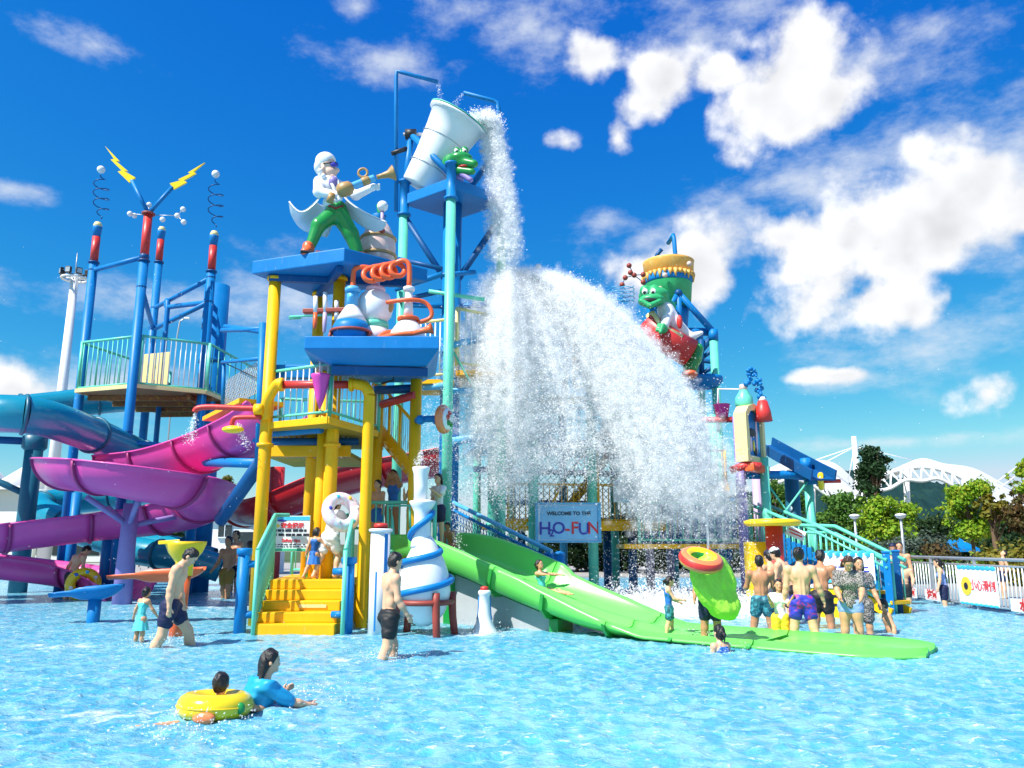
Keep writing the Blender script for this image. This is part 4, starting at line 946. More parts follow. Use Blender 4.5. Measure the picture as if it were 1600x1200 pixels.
# the gun
gs = [S_(525, 300, -.5), S_(545, 293, -.5), S_(565, 285, -.42), S_(585, 278, -.36), S_(604, 273, -.32)]
GUN = thing('horn_gun', 'brass horn gun with a blue barrel held by the statue', 'toy gun', gs[0])
MB().tube(crom(gs[1:4], 5), [.07] * 11, 14).build('barrel', M['lblue'], GUN)
ax = (gs[4] - gs[3]).normalized()
MB().lathe([(.045, 0), (.05, .10), (.075, .24), (.14, .33), (.16, .36), (.13, .35), (.04, .2)], gs[3] + ax * .05, ax, 22).build('bell', M['gold'], GUN)
MB().lathe([(.06, 0), (.13, .05), (.15, .16), (.13, .28), (.06, .34)], gs[0] + Vector((.02, 0, 0)), gs[1] - gs[0], 20).build('body', M['gold'], GUN)
MB().torus(S_(567, 270, -.42), 7 * ks, .025, (0, 1, 0), 20, 8).build('loop', M['gold'], GUN)
MB().tube([S_(519, 302, -.5), S_(515, 316, -.5)], [.06, .075], 10).build('grip', M['gold'], GUN)
MB().lathe([(.07, 0), (.085, .03), (.085, .14), (.07, .17)], gs[2], gs[3] - gs[2], 16).build('ring', M['gold'], GUN)
bb = Wz(522, 392, zu + .27); bb = Vector((Wy(522, 380, 15.7).x, 15.7, zu + .27))
BN = thing('statue_bench', 'brown seat on a short yellow post behind the statue', 'bench', bb)
MB().cyl(bb, bb + Vector((0, 0, .25)), .10, n=14).build('post', M['yellow'], BN); MB().box(bb + Vector((0, 0, .30)), (.75, .45, .10), .3, .03).build('seat', M['brown'], BN)
# ---------------------------------------------------------------- fountains in the pool
Yf2 = 13.65
FF = thing('flask_fountain', 'tall white flask fountain wrapped by a blue pipe on a dark red stand', 'fountain', (Wy(666, 985, Yf2).x, Yf2, 0))
prof = [(978, 8), (970, 22), (958, 32), (943, 38), (925, 41), (910, 40), (893, 37), (876, 31), (862, 24), (848, 17.5), (838, 11)]
mb = MB(); lathe_px(mb, 663, Yf2, prof, 32); mb.build('bulb', M['white'], FF)
mb = MB(); lathe_px(mb, 660, Yf2, [(856, 18), (848, 16.3), (836, 14), (815, 12.5), (800, 13), (792, 17), (786, 20.5), (783, 20.5), (781, 11)], 28); mb.build('lower_neck', M['white'], FF)
mb = MB(); lathe_px(mb, 658, Yf2, [(785, 10.5), (760, 10.5), (740, 11.5), (734, 13.5), (730, 13.5), (729, 10)], 28); mb.build('upper_neck', M['white'], FF)
keys = [(0, 672, 797, 0), (0, 0, 0, 0)]
tp = [(0.0, 800), (1, 838), (2, 861), (3, 882), (4, 905), (4.9, 930)]; cen_ = lambda py: np.interp(py, [785, 840, 900, 960], [659, 660, 663, 663]); rof = lambda py: np.interp(py, [785, 800, 836, 848, 862, 876, 893, 910, 925], [20, 13.5, 15, 18, 24, 31, 37, 40, 41])
hp = []
for i in range(0, 99):
    s = i / 20; py = float(np.interp(s, [a for a, b in tp], [b for a, b in tp])); a = -math.pi * s; kk = MPP(Yf2, 1.2); r = (rof(py) + 3.5) * kk; c = Wy(cen_(py), py, Yf2); hp.append(c + Vector((math.cos(a) * r, math.sin(a) * r, 0)))
MB().tube(hp, .052, 12).build('spiral_pipe', M['blue'], FF)
e_ = hp[-1]; d_ = (hp[-1] - hp[-2]).normalized(); d_.z = 0
MB().cyl(e_, e_ + Vector((-.06, -.12, 0)), .095, .08, 16).build('nozzle_collar', M['yellow'], FF); MB().cyl(e_ + Vector((-.05, -.10, .02)), e_ + Vector((-.09, -.21, .03)), .075, .085, 16).build('nozzle', M['red'], FF)
c = Wy(663, 940, Yf2); MB().torus(c, 42.5 * MPP(Yf2), .045, n=36).build('stand_ring', M['brown'], FF)
for a in (-60, 10, 130, 200):
    d = Vector((math.cos(rad(a)), math.sin(rad(a)), 0)); r = 43 * MPP(Yf2)
    MB().tube([c + d * r + Vector((0, 0, .16)), c + d * r, c + d * r * 1.03 + Vector((0, 0, -.25)), Vector((c.x, c.y, -.35)) + d * r * 1.2], [.06, .065, .062, .06], 10).build('stand_leg', M['brown'], FF)
WP = thing('white_post', 'tall white round post with red cap and blue stripe beside the flask fountain', 'post', Wz(592, 992, 0))
g = Wz(590, 990, 0); z = Wy(590, 826, g.y).z
MB().cyl((g.x, g.y, -.35), (g.x, g.y, z), .165, n=26).build('shaft', M['white'], WP); MB().lathe([(.165, 0), (.20, .015), (.20, .05), (.165, .06)], (g.x, g.y, z - .06), n=26).build('rim', M['white'], WP)
MB().lathe([(.12, 0), (.12, .06), (.10, .09), (.02, .09)], (g.x, g.y, z), n=20).build('cap', M['red'], WP)
for a, w, z0, z1 in ((-100, 10, .05, 1.0), (-45, 24, .75, z - .08)):
    vs = []; n = 6
    for i in range(n + 1):
        t_ = rad(a - w / 2 + w * i / n); 
        for zz in (z0, z1): vs.append((g.x + math.cos(t_) * .1685, g.y + math.sin(t_) * .1685, zz))
    MB().add(vs, [(2 * i, 2 * i + 2, 2 * i + 3, 2 * i + 1) for i in range(n)], True).build('stripe', M['blue'], WP)
BF = thing('bottle_fountain', 'small white bottle shaped fountain with red cap in front of the green slide', 'fountain', Wz(757, 990, 0))
g = Wz(757, 988, 0); mb = MB(); lathe_px(mb, 757, g.y, [(1000, 27), (990, 23), (983, 18), (972, 13), (960, 10), (945, 9), (930, 8.5), (928, 10), (924, 10), (922, 8)], 26); mb.build('body', M['white'], BF)
mb = MB(); lathe_px(mb, 757, g.y, [(922.5, 6.5), (917, 6), (916, 3)], 18); mb.build('cap', M['red'], BF)
for a in (-165, -15): 
    p = Wy(757, 945, g.y); MB().tube([Wy(757, yy_, g.y) + Vector((math.cos(rad(a)), math.sin(rad(a)), 0)) * (rr_ + .4) * MPP(g.y) for yy_, rr_ in ((932, 8.6), (945, 9), (960, 10), (968, 11.8))], .010, 6).build('stripe', M['blue'], BF)
# ---------------------------------------------------------------- green slide
GS = thing('green_slide', 'wide bright green two lane slide running out flat into the pool', 'slide', (0.6, 15.1, 0))
C0 = Vector((2.55, 13.55, 0)); GD = Vector((.81, -.586, 0)).normalized(); GN = Vector((-GD.y, GD.x, 0))   # GN points away from the viewer
def gz(s): return float(np.interp(s, [-5.3, -4.9, -4.4, -3.6, -2.8, -2.0, -1.2, -.6, 0, 1.5, 4.6], [1.20, 1.19, 1.12, .90, .63, .40, .20, .095, .03, .012, .006]))
def gsec(s, far=True):
    wn = float(np.interp(s, [-5.3, -4.6, -2.4, -1.2, 0, 4.6], [.40, .42, .36, .22, .02, -.018])); wf = float(np.interp(s, [-5.3, -2.7, -2.5, -1.2, 0, 4.6], [.46, .44, .32, .22, .02, -.018])); dv = float(np.interp(s, [-5.3, -2.5, -.5, .6, 4.6], [.17, .15, .10, .025, .012]))
    hw = .98 * float(np.interp(s, [-5.3, 0, 3.2, 3.65, 3.9], [1, 1, .93, .72, .35]))
    up_ = [(-hw - .07, wn - .02), (-hw - .05, wn + .03), (-hw + .02, wn + .03), (-hw + .05, wn - .02), (-hw + .13, .10), (-hw + .26, .015), (-.17, 0), (-.09, .02), (-.05, dv), (.05, dv), (.09, .02), (.17, 0), (hw - .26, .015), (hw - .13, .10), (hw - .05, wf - .02), (hw - .02, wf + .03), (hw + .05, wf + .03), (hw + .07, wf - .02)]
    dn = [(hw + .02, .04), (hw - .2, -.06), (0, -.07), (-hw + .2, -.06), (-hw - .02, .04)]
    return up_ + dn
def gseg(s0, s1, name):
    n = max(3, int((s1 - s0) / .13)); vs = []; k = 23
    for i in range(n + 1):
        s = s0 + (s1 - s0) * i / n; dz = (gz(s + .05) - gz(s - .05)) / .1; q = math.hypot(1, dz); nv = Vector((-GD.x * dz / q, -GD.y * dz / q, 1 / q))
        for x, y in gsec(s): vs.append(C0 + GD * s + Vector((0, 0, gz(s))) + GN * x + nv * y)
    fs = [(i * k + m, i * k + (m + 1) % k, (i + 1) * k + (m + 1) % k, (i + 1) * k + m) for i in range(n) for m in range(k)]
    sm = [True] * len(fs) + [False, False]; fs += [tuple(range(k)), tuple(n * k + m for m in reversed(range(k)))]
    MB().add(vs, fs, sm).build(name, M['gslide'], GS)
for a, b in ((-5.3, -2.92), (-2.9, -.62), (-.6, 1.68), (1.7, 3.85)): gseg(a, b, 'slide_section')
for s0_ in (-4.15, -2.91, -1.8, -.61, .5, 1.69):          # bolted joint flanges hugging the outside of the trough
    vs = []
    for s in (s0_ - .03, s0_ + .03):
        dz = (gz(s + .05) - gz(s - .05)) / .1; q = math.hypot(1, dz); nv = Vector((-GD.x * dz / q, -GD.y * dz / q, 1 / q)); e_ = gsec(s); hw_ = e_[16][0]
        for x, y in [(-hw_ - .055, e_[1][1] - .03), (-hw_ + .0, .06), (-hw_ + .2, -.05), (0, -.06), (hw_ - .2, -.05), (hw_, .06), (hw_ + .055, e_[16][1] - .03)] + [(hw_ + .09, e_[16][1] - .03), (hw_ + .05, .03), (hw_ - .18, -.13), (0, -.14), (-hw_ + .18, -.13), (-hw_ - .05, .03), (-hw_ - .10, e_[1][1] - .03)]: vs.append(C0 + GD * s + Vector((0, 0, gz(s))) + GN * x + nv * y)
    MB().add(vs, [(m, (m + 1) % 14, 14 + (m + 1) % 14, 14 + m) for m in range(14)] + [tuple(range(14)), tuple(range(14, 28))]).build('flange', M['flangeg'], GS)
for s in (-4.1, -1.75):
    for x in (-.5,):
        p = C0 + GD * s + GN * x; MB().box((p.x, p.y, (gz(s) - .12 - .4) / 2), (.18, .5, gz(s) + .28), math.atan2(GD.y, GD.x), .02).build('slide_support', M['wgreen'], GS)
pts = []
for i in range(12): s = -5.2 + (3.5) * i / 11; pts.append((s, gz(s) - .13))
vs = []; nn = len(pts)
for side in (-.62, -.55):
    for s, z in pts: p = C0 + GD * s + GN * side; vs += [(p.x, p.y, -.4), (p.x, p.y, max(z, -.3))]
fs = []
for sd_ in (0, 1):
    o = sd_ * nn * 2; fs += [(o + 2 * i, o + 2 * i + 2, o + 2 * i + 3, o + 2 * i + 1) for i in range(nn - 1)]
fs += [(2 * i + 1, 2 * i + 3, nn * 2 + 2 * i + 3, nn * 2 + 2 * i + 1) for i in range(nn - 1)]
MB().add(vs, fs).build('base_wall', M['grey'], GS)
# ---------------------------------------------------------------- tipping scoops at the left
def scoop(name, label, px, py, Y, ln, yaw, m1, post, pr, tray=True, cat='tipping scoop'):
    c = Wy(px, py, Y); t_ = thing(name, label, cat, (c.x, c.y, 0)); R = Matrix.Rotation(yaw, 3, 'Z')
    n = 14; rows = []
    for i in range(n + 1):                         # a half-round bowl that narrows to a spout
        f = i / n; x = ln * (f - .5); w = float(np.interp(f, [0, .28, .42, .7, .9, 1], [.15, .17, .25, .28, .24, .14])); d = float(np.interp(f, [0, .28, .42, .7, .9, 1], [.09, .11, .24, .27, .20, .08])); zt_ = float(np.interp(f, [0, .3, .42, 1], [-.10, -.06, .0, .05]))
        ring = [(x, w * math.cos(math.pi * q / 10), zt_ - d * math.sin(math.pi * q / 10)) for q in range(11)]
        inn = [(x, (w - .02) * math.cos(math.pi * q / 10), zt_ - (d - .02) * math.sin(math.pi * q / 10)) for q in reversed(range(11))]
        rows.append(ring + inn)
    vs = [c + R @ Vector(p) for r in rows for p in r]; k = 22
    fs = [(i * k + m, i * k + (m + 1) % k, (i + 1) * k + (m + 1) % k, (i + 1) * k + m) for i in range(n) for m in range(k)]
    MB().add(vs + [], fs + [tuple(range(k)), tuple(n * k + m for m in reversed(range(k)))], [True] * len(fs) + [False, False]).build('bowl', m1, t_)
    pp = c + R @ Vector((ln * .12, 0, 0))
    return t_, pp
t_, pp = scoop('tipping_scoop', 'blue tipping scoop on a short blue post, left in the pool', 137, 917, 15.6, 1.25, .25, M['blue'], None, .1)
MB().cyl((pp.x, pp.y, -.35), (pp.x, pp.y, pp.z - .2), .115, n=18).build('post', M['blue'], t_)
yc = Wy(291, 846, 13.4); t_ = thing('tipping_scoop', 'yellow half round bowl on an orange post behind the walking man', 'tipping scoop', (yc.x, yc.y, 0)); km = MPP(13.4)
MB().lathe([(13 * km, -52 * km), (13.5 * km, -32 * km), (17 * km, -27 * km), (25 * km, -17 * km), (30 * km, -5 * km), (31 * km, 0), (29 * km, 0), (24 * km, -12 * km), (5 * km, -20 * km)], yc, (0, 0, 1), 28).build('bowl', M['lemon'], t_)
MB().prism([yc + Vector(p) for p in ((-.05, -.20, -.03), (.0, -.26, -.03), (-.34, -.24, -.05), (-.40, -.14, -.05))], .06, .01).build('spout', M['lemon'], t_)
MB().cyl((yc.x - .06, yc.y, -.35), (yc.x, yc.y, yc.z - 50 * km), .115, n=18).build('post', M['orange'], t_)
t_, pp = scoop('tipping_scoop', 'orange tipping scoop with long spout in front of the lilac pillar', 246, 890, 15.8, 1.75, .12, M['orange'], None, .1)
MB().cyl((pp.x + .25, pp.y, -.35), (pp.x + .25, pp.y, pp.z - .2), .11, n=18).build('post', M['orange'], t_)
# ---------------------------------------------------------------- lightning tower at the left
LT = thing('lightning_tower', 'blue posted tower with red tips, yellow lightning bolts and a green railed deck', 'tower', (-11, 25, 0))
zd = 6.0
dp = [Wz(118, 609, zd), Wz(213, 601, zd), Wz(322, 611, zd), Wz(322, 611, zd) + Vector((.3, 3.9, 0)), Wz(118, 609, zd) + Vector((.9, 4.4, 0))]
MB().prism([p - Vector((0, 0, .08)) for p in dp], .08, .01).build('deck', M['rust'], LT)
for i in range(5):
    a, b = dp[i], dp[(i + 1) % 5]; d = b - a; MB().box((a + b) / 2 + Vector((0, -.01, -.035)), (d.length, .05, .12), math.atan2(d.y, d.x), .01).build('deck_edge', M['cream'], LT)
for i in range(4):
    p, q = dp[0].lerp(dp[4], (i + .5) / 4), dp[2].lerp(dp[3], (i + .5) / 4); d = q - p; MB().box((p + q) / 2 - Vector((0, 0, .16)), (d.length, .09, .14), math.atan2(d.y, d.x)).build('deck_joist', M['rust'], LT)
p = (dp[1] + dp[3]) / 2; MB().box(p - Vector((0, 0, .17)), (.1, 2.9, .15), .1).build('deck_joist', M['rust'], LT)
for i, n in ((0, 12), (1, 13)): railing(LT, dp[i] + Vector((.03, .05, 0)), dp[i + 1] + Vector((-.03, .05, 0)), 1.48, n, M['teal'], .04, .017, .06, barm=M['signw'] if i else M['teal'])
railing(LT, dp[2] + Vector((0, .05, 0)), dp[3], 1.48, 9, M['teal'], .04, .016, .06)
railing(LT, dp[4], dp[0] + Vector((0, .1, 0)), 1.48, 9, M['teal'], .04, .016, .06)
for i in range(6):
    a = dp[0].lerp(dp[1], .3 + .7 * (i + .1) / 6); b = dp[0].lerp(dp[1], .3 + .7 * (i + .9) / 6); a, b = a + Vector((.35, 1.3, 0)), b + Vector((.35, 1.3, 0)); MB().box((a + b) / 2 + Vector((0, 0, .65)), ((b - a).length, .03, 1.3), math.atan2((b - a).y, (b - a).x), .005).build('wall_board', M['cream'], LT)
posts = [(153, 350, 24.0, 1), (232, 333, 22.8, 0), (253, 357, 27.4, 1), (335, 364, 24.1, 1)]
PT_ = []
for px, py, Y, dome in posts:
    tp = Wy(px, py, Y); x = tp.x; PT_.append(tp)
    zr0 = tp.z - 1.32 if dome else tp.z - 1.55
    MB().cyl((x, Y, -.4), (x, Y, zr0), .135, n=16).build('post', M['blue'], LT)
    MB().lathe([(.115, zr0), (.17, zr0), (.17, zr0 + .05), (.115, zr0 + .06)], (x, Y, 0), n=16).build('flange', M['dblue'], LT)
    if dome:
        MB().cyl((x, Y, zr0 + .05), (x, Y, tp.z - .44), .12, n=16).build('tip_sleeve', M['red'], LT)
        MB().lathe([(.11, tp.z - .44), (.14, tp.z - .14), (.14, tp.z - .10)], (x, Y, 0), n=16).build('tip_collar', M['blue'], LT)
        MB().lathe([(.13, tp.z - .11), (.13, tp.z - .04), (.09, tp.z + .05), (.02, tp.z + .08)], (x, Y, 0), n=16).build('tip_dome', M['cream'], LT)
    else:
        MB().cyl((x, Y, zr0 + .05), (x, Y, tp.z - .06), .125, n=16).build('tip_sleeve', M['red'], LT)
        MB().lathe([(.13, tp.z - .06), (.19, tp.z - .05), (.19, tp.z), (.1, tp.z + .01)], (x, Y, 0), n=16).build('tip_collar', M['brown'], LT)
def atz(i, z): return Vector((PT_[i].x, PT_[i].y, z))
for i, j, z in ((0, 1, PT_[0].z - 1.55), (1, 2, PT_[1].z - 2.35), (2, 3, PT_[3].z - 1.5), (2, 3, PT_[3].z - 2.3), (0, 1, zd - 1.4), (1, 3, zd - 1.7)):
    MB().cyl(atz(i, z), atz(j, z), .075, n=12).build('cross_beam', M['blue'], LT)
    for q in (i, j): MB().ball(atz(q, z), .145, 10).build('clamp', M['dblue'], LT)
bp_ = Wy(262, 480, 26.2)
MB().tube(crom([Vector((bp_.x, bp_.y, zd - 1.6)), bp_ - Vector((0, 0, .15)), bp_ + Vector((.04, 0, 0)), Wy(330, 472, 24.5)], 5), .085, 12).build('bent_pipe', M['blue'], LT)
bz = Wy(340, 447, 25.5); MB().cyl((bz.x, 25.5, -.4), (bz.x, 25.5, bz.z), .40, n=24).build('main_column', M['blue'], LT)
MB().lathe([(.40, 0), (.415, .01), (.415, .12), (.40, .13)], (bz.x, 25.5, zd + 1.2), n=24).build('column_band', M['dblue'], LT)
# bolts
mid = PT_[1]
def bolt(base, tip, wd, label):
    base, tip = Vector(base), Vector(tip); ax = tip - base; Ln = ax.length; ax.normalize(); sd2 = ax.cross(Vector((0, 1, 0))).normalized(); f = Vector((0, 1, 0))
    P2 = [(0, -.40), (.0, .45), (.30, .55), (.28, .20), (.60, .38), (.58, .02), (1.0, -.05), (.62, -.35), (.66, -.12), (.34, -.38), (.38, -.10)]
    P2 = [(0, -.5), (-.02, .35), (.34, .62), (.31, .22), (.66, .45), (.63, .12), (1.0, .05), (.52, -.22), (.56, .08), (.22, -.28), (.27, .03)]
    vs = [base + ax * (u * Ln) + sd2 * (v * wd) + f * d for d in (-.03, .03) for u, v in P2]; n = len(P2)
    b = bmesh.new(); V = [b.verts.new(v) for v in vs]; b.faces.new(V[:n]); b.faces.new(V[n:]); 
    for i in range(n): b.faces.new([V[i], V[(i + 1) % n], V[n + (i + 1) % n], V[n + i]])
    bmesh.ops.recalc_face_normals(b, faces=b.faces); bmesh.ops.triangulate(b, faces=b.faces); MB().bm(b).build('lightning_bolt', M['ringy'], LT)
for bx, tx, w in (((206, 282), (165, 228), .28), ((270, 292), (320, 254), -.28)):
    e = Wy(bx[0], bx[1], 22.8); MB().cyl(mid + Vector((0, 0, -.02)), e, .06, n=10).build('bolt_arm', M['blue'], LT)
    bolt(e, Wy(tx[0], tx[1], 22.8), w, '')
at_ = [(203, 334, 22.9), (210, 337, 23), (233, 320, 22.9), (254, 343, 22.6), (277, 337, 22.7), (286, 327, 22.7), (287, 347, 22.7)]
for px, py, Y in at_: MB().ball(Wy(px, py, Y), .082, 12).build('atom_ball', M['white'], LT)
for a, b in (((203, 334), (229, 336)), ((233, 320), (232, 333)), ((236, 336), (277, 337)), ((277, 337), (286, 327)), ((277, 337), (287, 347))): MB().cyl(Wy(*a, 22.9), Wy(*b, 22.8), .012, n=6).build('atom_rod', M['steel'], LT)
for px, pt, pb_, Y, i in ((158, 265, 342, 24.0, 0), (337, 272, 355, 24.1, 3)):
    a, b = Wy(px, pb_, Y), Wy(px, pt + 8, Y); n = 80
    MB().tube([a.lerp(b, q / n) + Vector((math.cos(q / n * 2 * math.pi * 4.5), math.sin(q / n * 2 * math.pi * 4.5), 0)) * .23 * min(1, 4 * q / n, 4 * (n - q) / n + .1) for q in range(n + 1)], .018, 6).build('spring', M['dblue'], LT)
    MB().ball(Wy(px, pt, Y), .125, 14).build('spring_ball', M['white'], LT)
# footbridge from the lightning tower to the yellow tower
FB = thing('footbridge', 'blue and teal rail bridge with rope net between the lightning tower and the yellow tower', 'footbridge', (-6.2, 18.5, 3.7))
for a, b, r in (((347, 516), (415, 514), .06), ((352, 510), (414, 519), .06), ((347, 566), (412, 560), .045)):
    MB().cyl(Wy(*a, 20.0), Wy(*b, 17.2), r, n=10).build('bridge_rail', M['blue'], FB)
MB().cyl(Wy(404, 725, 17.2), Wy(411, 505, 17.2), .085, n=12).build('bridge_post', M['blue'], FB)
MB().cyl(Wy(350, 565, 20), Wy(348, 640, 20), .05, n=10).build('bridge_post', M['blue'], FB)
MB().cyl(Wy(355, 569, 19.9), Wy(408, 594, 17.3), .015, n=6).build('stay_wire', M['dark'], FB)
a, b = Wy(350, 640, 20), Wy(408, 648, 17.4); z0 = a.z
MB().box((a + b) / 2, ((b - a).length, 1.0, .1), math.atan2((b - a).y, (b - a).x)).build('bridge_deck', M['yellow'], FB)
nm = MB(); a2, b2 = a.xy.to_3d(), b.xy.to_3d(); net(nm, a2, b2, z0, z0 + .75, .13, .008); nm.build('rope_net', M['steel'], FB, kind='stuff')
for a, b, r in (((345, 688), (410, 686), .07), ((322, 722), (412, 724), .11), ((345, 812), (412, 716), .16), ((340, 668), (404, 668), .05)):
    MB().cyl(Wy(*a, 19.6), Wy(*b, 17.4), r, n=12).build('bridge_beam', M['blue'] if r < .15 else M['dblue'], FB)
# ---------------------------------------------------------------- open flumes and tubes
def flume(name, label, ctrl, R, m, min_, step=.22, every=9, wall=.03, arc=(188, 352), skip=(), cat='slide', flr=None, roll=None, group=None):
    path = resample(crom(ctrl, 10), step); t_ = thing(name, label, cat, path[len(path) // 2].xy.to_3d(), group)
    A = [rad(arc[0] + (arc[1] - arc[0]) * i / 16) for i in range(17)]
    sec_o = [(R * math.cos(a), R * math.sin(a)) for a in A]; sec_i = [((R - wall) * math.cos(a), (R - wall) * math.sin(a)) for a in reversed(A)]
    lip = [(R * math.cos(A[-1]) + .05, R * math.sin(A[-1])), (R * math.cos(A[-1]) + .05, R * math.sin(A[-1]) + .04)]; lip2 = [(R * math.cos(A[0]) - .05, R * math.sin(A[0]) + .04), (R * math.cos(A[0]) - .05, R * math.sin(A[0]))]
    n = len(path); i = 0
    def whole(sec_): q = MB().sweep(path, sec_, caps=False); return q.v, len(sec_)
    def piece(vk, i, j, nm, mm):
        v, k = vk; m_ = j - i + 1; fs = [(r * k + q, (r + 1) * k + q, (r + 1) * k + (q + 1) % k, r * k + (q + 1) % k) for r in range(m_ - 1) for q in range(k)]; sm = [True] * len(fs) + [False] * 2
        MB().add(v[i * k:(j + 1) * k], fs + [tuple(range(k)), tuple((m_ - 1) * k + q for q in reversed(range(k)))], sm).build(nm, mm, t_)
    shell = whole(sec_o + lip + [(p[0], p[1] + .002) for p in sec_i] + lip2)
    ri = R - wall - .004; B = [rad(arc[0] + 1 + (arc[1] - arc[0] - 2) * q / 14) for q in range(15)]
    skin_ = whole([(ri * math.cos(a), ri * math.sin(a)) for a in B] + [((ri - .012) * math.cos(a), (ri - .012) * math.sin(a)) for a in reversed(B)])
    while i < n - 1:
        j = min(i + every, n - 1)
        piece(shell, i, j, 'flume_section', m)
        if min_ is not None: piece(skin_, i, j, 'lining', min_)
        if j < n - 1:
            d = (path[j + 1] - path[j - 1]).normalized(); c = path[j]
            so = [((R + .055) * math.cos(a), (R + .055) * math.sin(a)) for a in A]; si = [((R - .001) * math.cos(a), (R - .001) * math.sin(a)) for a in reversed(A)]
            MB().sweep([c - d * .035, c + d * .035], so + si).build('flange', flr or m, t_)
        i = j
    return t_, path
PC = [(442, 628, 17.6), (405, 652, 18.4), (340, 680, 19.9), (260, 703, 21.2), (185, 711, 21.9), (132, 712, 21.7), (108, 713, 20.6), (126, 714, 19.3), (175, 719, 18.8), (230, 729, 18.8), (290, 742, 19.4), (318, 758, 20.6), (300, 778, 21.9), (240, 790, 22.4), (160, 797, 22.2), (70, 806, 21.4), (-40, 818, 20.4), (-160, 830, 19.8)]
pts = [Wy(*q) for q in PC]
PF, pth = flume('purple_slide', 'big purple open flume coiling round below the lightning tower', pts, .82, M['purple'], M['pinkin'], flr=M['flangem'])
# lilac pillar carrying it
pb = Wz(190, 944, 0); ptz = Wy(196, 785, pb.y - .6).z
PP = thing('flume_pillar', 'lilac pillar with branching arms under the purple slide', 'pillar', (pb.x, pb.y, 0))
MB().tube([(pb.x, pb.y, -.4), (pb.x + .0, pb.y, 1.3), (pb.x + .02, pb.y, ptz)], [.24, .20, .18], 22).build('shaft', M['violet'], PP)
for dx, dy, dz in ((-1.25, 1.4, .05), (1.2, 1.5, -.05), (-.6, -1.0, .2), (.6, -.9, .15)):
    MB().cyl((pb.x, pb.y, ptz - .55), (pb.x + dx, pb.y + dy, ptz + dz - .1), .07, n=10).build('arm', M['violet'], PP)
KC = [(-120, 843, 22.0), (-40, 858, 22.4), (40, 868, 22.8), (110, 878, 23.0), (165, 892, 22.6), (200, 908, 21.6)]
flume('pink_slide', 'low pink run-out flume at the left edge behind the yellow swim ring', [Wy(*q) for q in KC], .72, M['purple'], M['pinkin'], flr=M['flangem'])
def tubeflume(name, label, ctrl, R, m, every=9, step=.25):
    path = resample(crom([Wy(*q) for q in ctrl], 10), step); t_ = thing(name, label, 'slide', path[len(path) // 2].xy.to_3d())
    i = 0; n = len(path)
    while i < n - 1:
        j = min(i + every, n - 1); MB().tube(path[i:j + 1], R, 22, caps=False).build('tube_section', m, t_)
        if j < n - 1:
            d = (path[j + 1] - path[j - 1]).normalized(); MB().torus(path[j], R * 1.015, .05, d, 26, 6).build('flange', M['dteal'], t_)
        i = j
    return t_
tubeflume('tube_slide', 'teal closed tube slide winding behind the purple slide at the left edge', [(260, 612, 27), (210, 620, 27.0), (150, 626, 26.6), (70, 636, 25.6), (-40, 648, 24), (-140, 655, 21), (-90, 648, 19.8), (0, 646, 19.4), (60, 651, 19.8), (115, 668, 20.8), (170, 690, 22.4), (225, 716, 24.0), (270, 742, 26), (250, 762, 28), (180, 775, 28.6), (100, 784, 28), (60, 795, 27), (110, 822, 26), (200, 850, 25.5), (270, 862, 25), (330, 880, 25)], .47, M['tube'])
tubeflume('tube_slide', 'lower teal tube section showing behind the yellow scoop', [(200, 858, 24.3), (235, 864, 24.0), (290, 872, 23.8), (345, 888, 24)], .40, M['tube'], 5)
g = Wz(27, 926, 0)
PL = thing('slide_column', 'thick dark teal column at the left edge under the tube slide', 'column', (g.x, g.y, 0)); zt = Wy(45, 680, g.y).z
MB().cyl((g.x, g.y, -.4), (g.x, g.y, zt), .26, n=20).build('shaft', M['dteal'], PL)
MB().cyl((g.x, g.y, zt - .2), (g.x - 2.4, g.y, zt - .1), .12, n=12).build('arm', M['dblue'], PL); MB().cyl((g.x + .02, g.y, zt - 1.9), (g.x - 2.3, g.y, zt - .9), .10, n=12).build('brace', M['dteal'], PL)
MB().lathe([(.26, zt - .5), (.36, zt - .4), (.36, zt - .05), (.26, zt)], (g.x, g.y, 0), n=20).build('head', M['dteal'], PL)
for px, yb, yt, Y in ((106, 905, 770, 24.0), (160, 925, 800, 23)):
    p = Wy(px, yb, Y); q = Wy(px, yt, Y); solo(MB().cyl((p.x, p.y, -.4), (p.x, p.y, q.z), .14, n=14), 'slide_column', M['blue'], 'slim blue column under the flumes, left of the lilac pillar' if px < 130 else 'slim blue column just left behind the lilac pillar', 'column', (p.x, p.y, 0))
RC = [(700, 700, 24.5), (600, 718, 25), (520, 738, 25.5), (460, 762, 26), (410, 780, 26.5), (380, 783, 27.6), (400, 790, 29), (450, 792, 29.5), (500, 800, 29)]
flume('red_slide', 'glossy red open flume seen between the yellow columns', [Wy(*q) for q in RC], .85, M['redfl'], M['redfl'], flr=M['redfl'])
for px, a, b in ((424, 905, 730), (404, 905, 850)):
    p, q = Wy(px, a, 26.5), Wy(px, b, 26.5); solo(MB().cyl((p.x, p.y, -.4), (p.x, p.y, q.z), .24, n=16), 'slide_column', M['red'], 'tall red column rising through the red slide' if px > 410 else 'short red column behind the left yellow post', 'column', (p.x, p.y, 0))
# dark pump house wall in the shade under the flumes
ph = Wz(262, 918, 0)
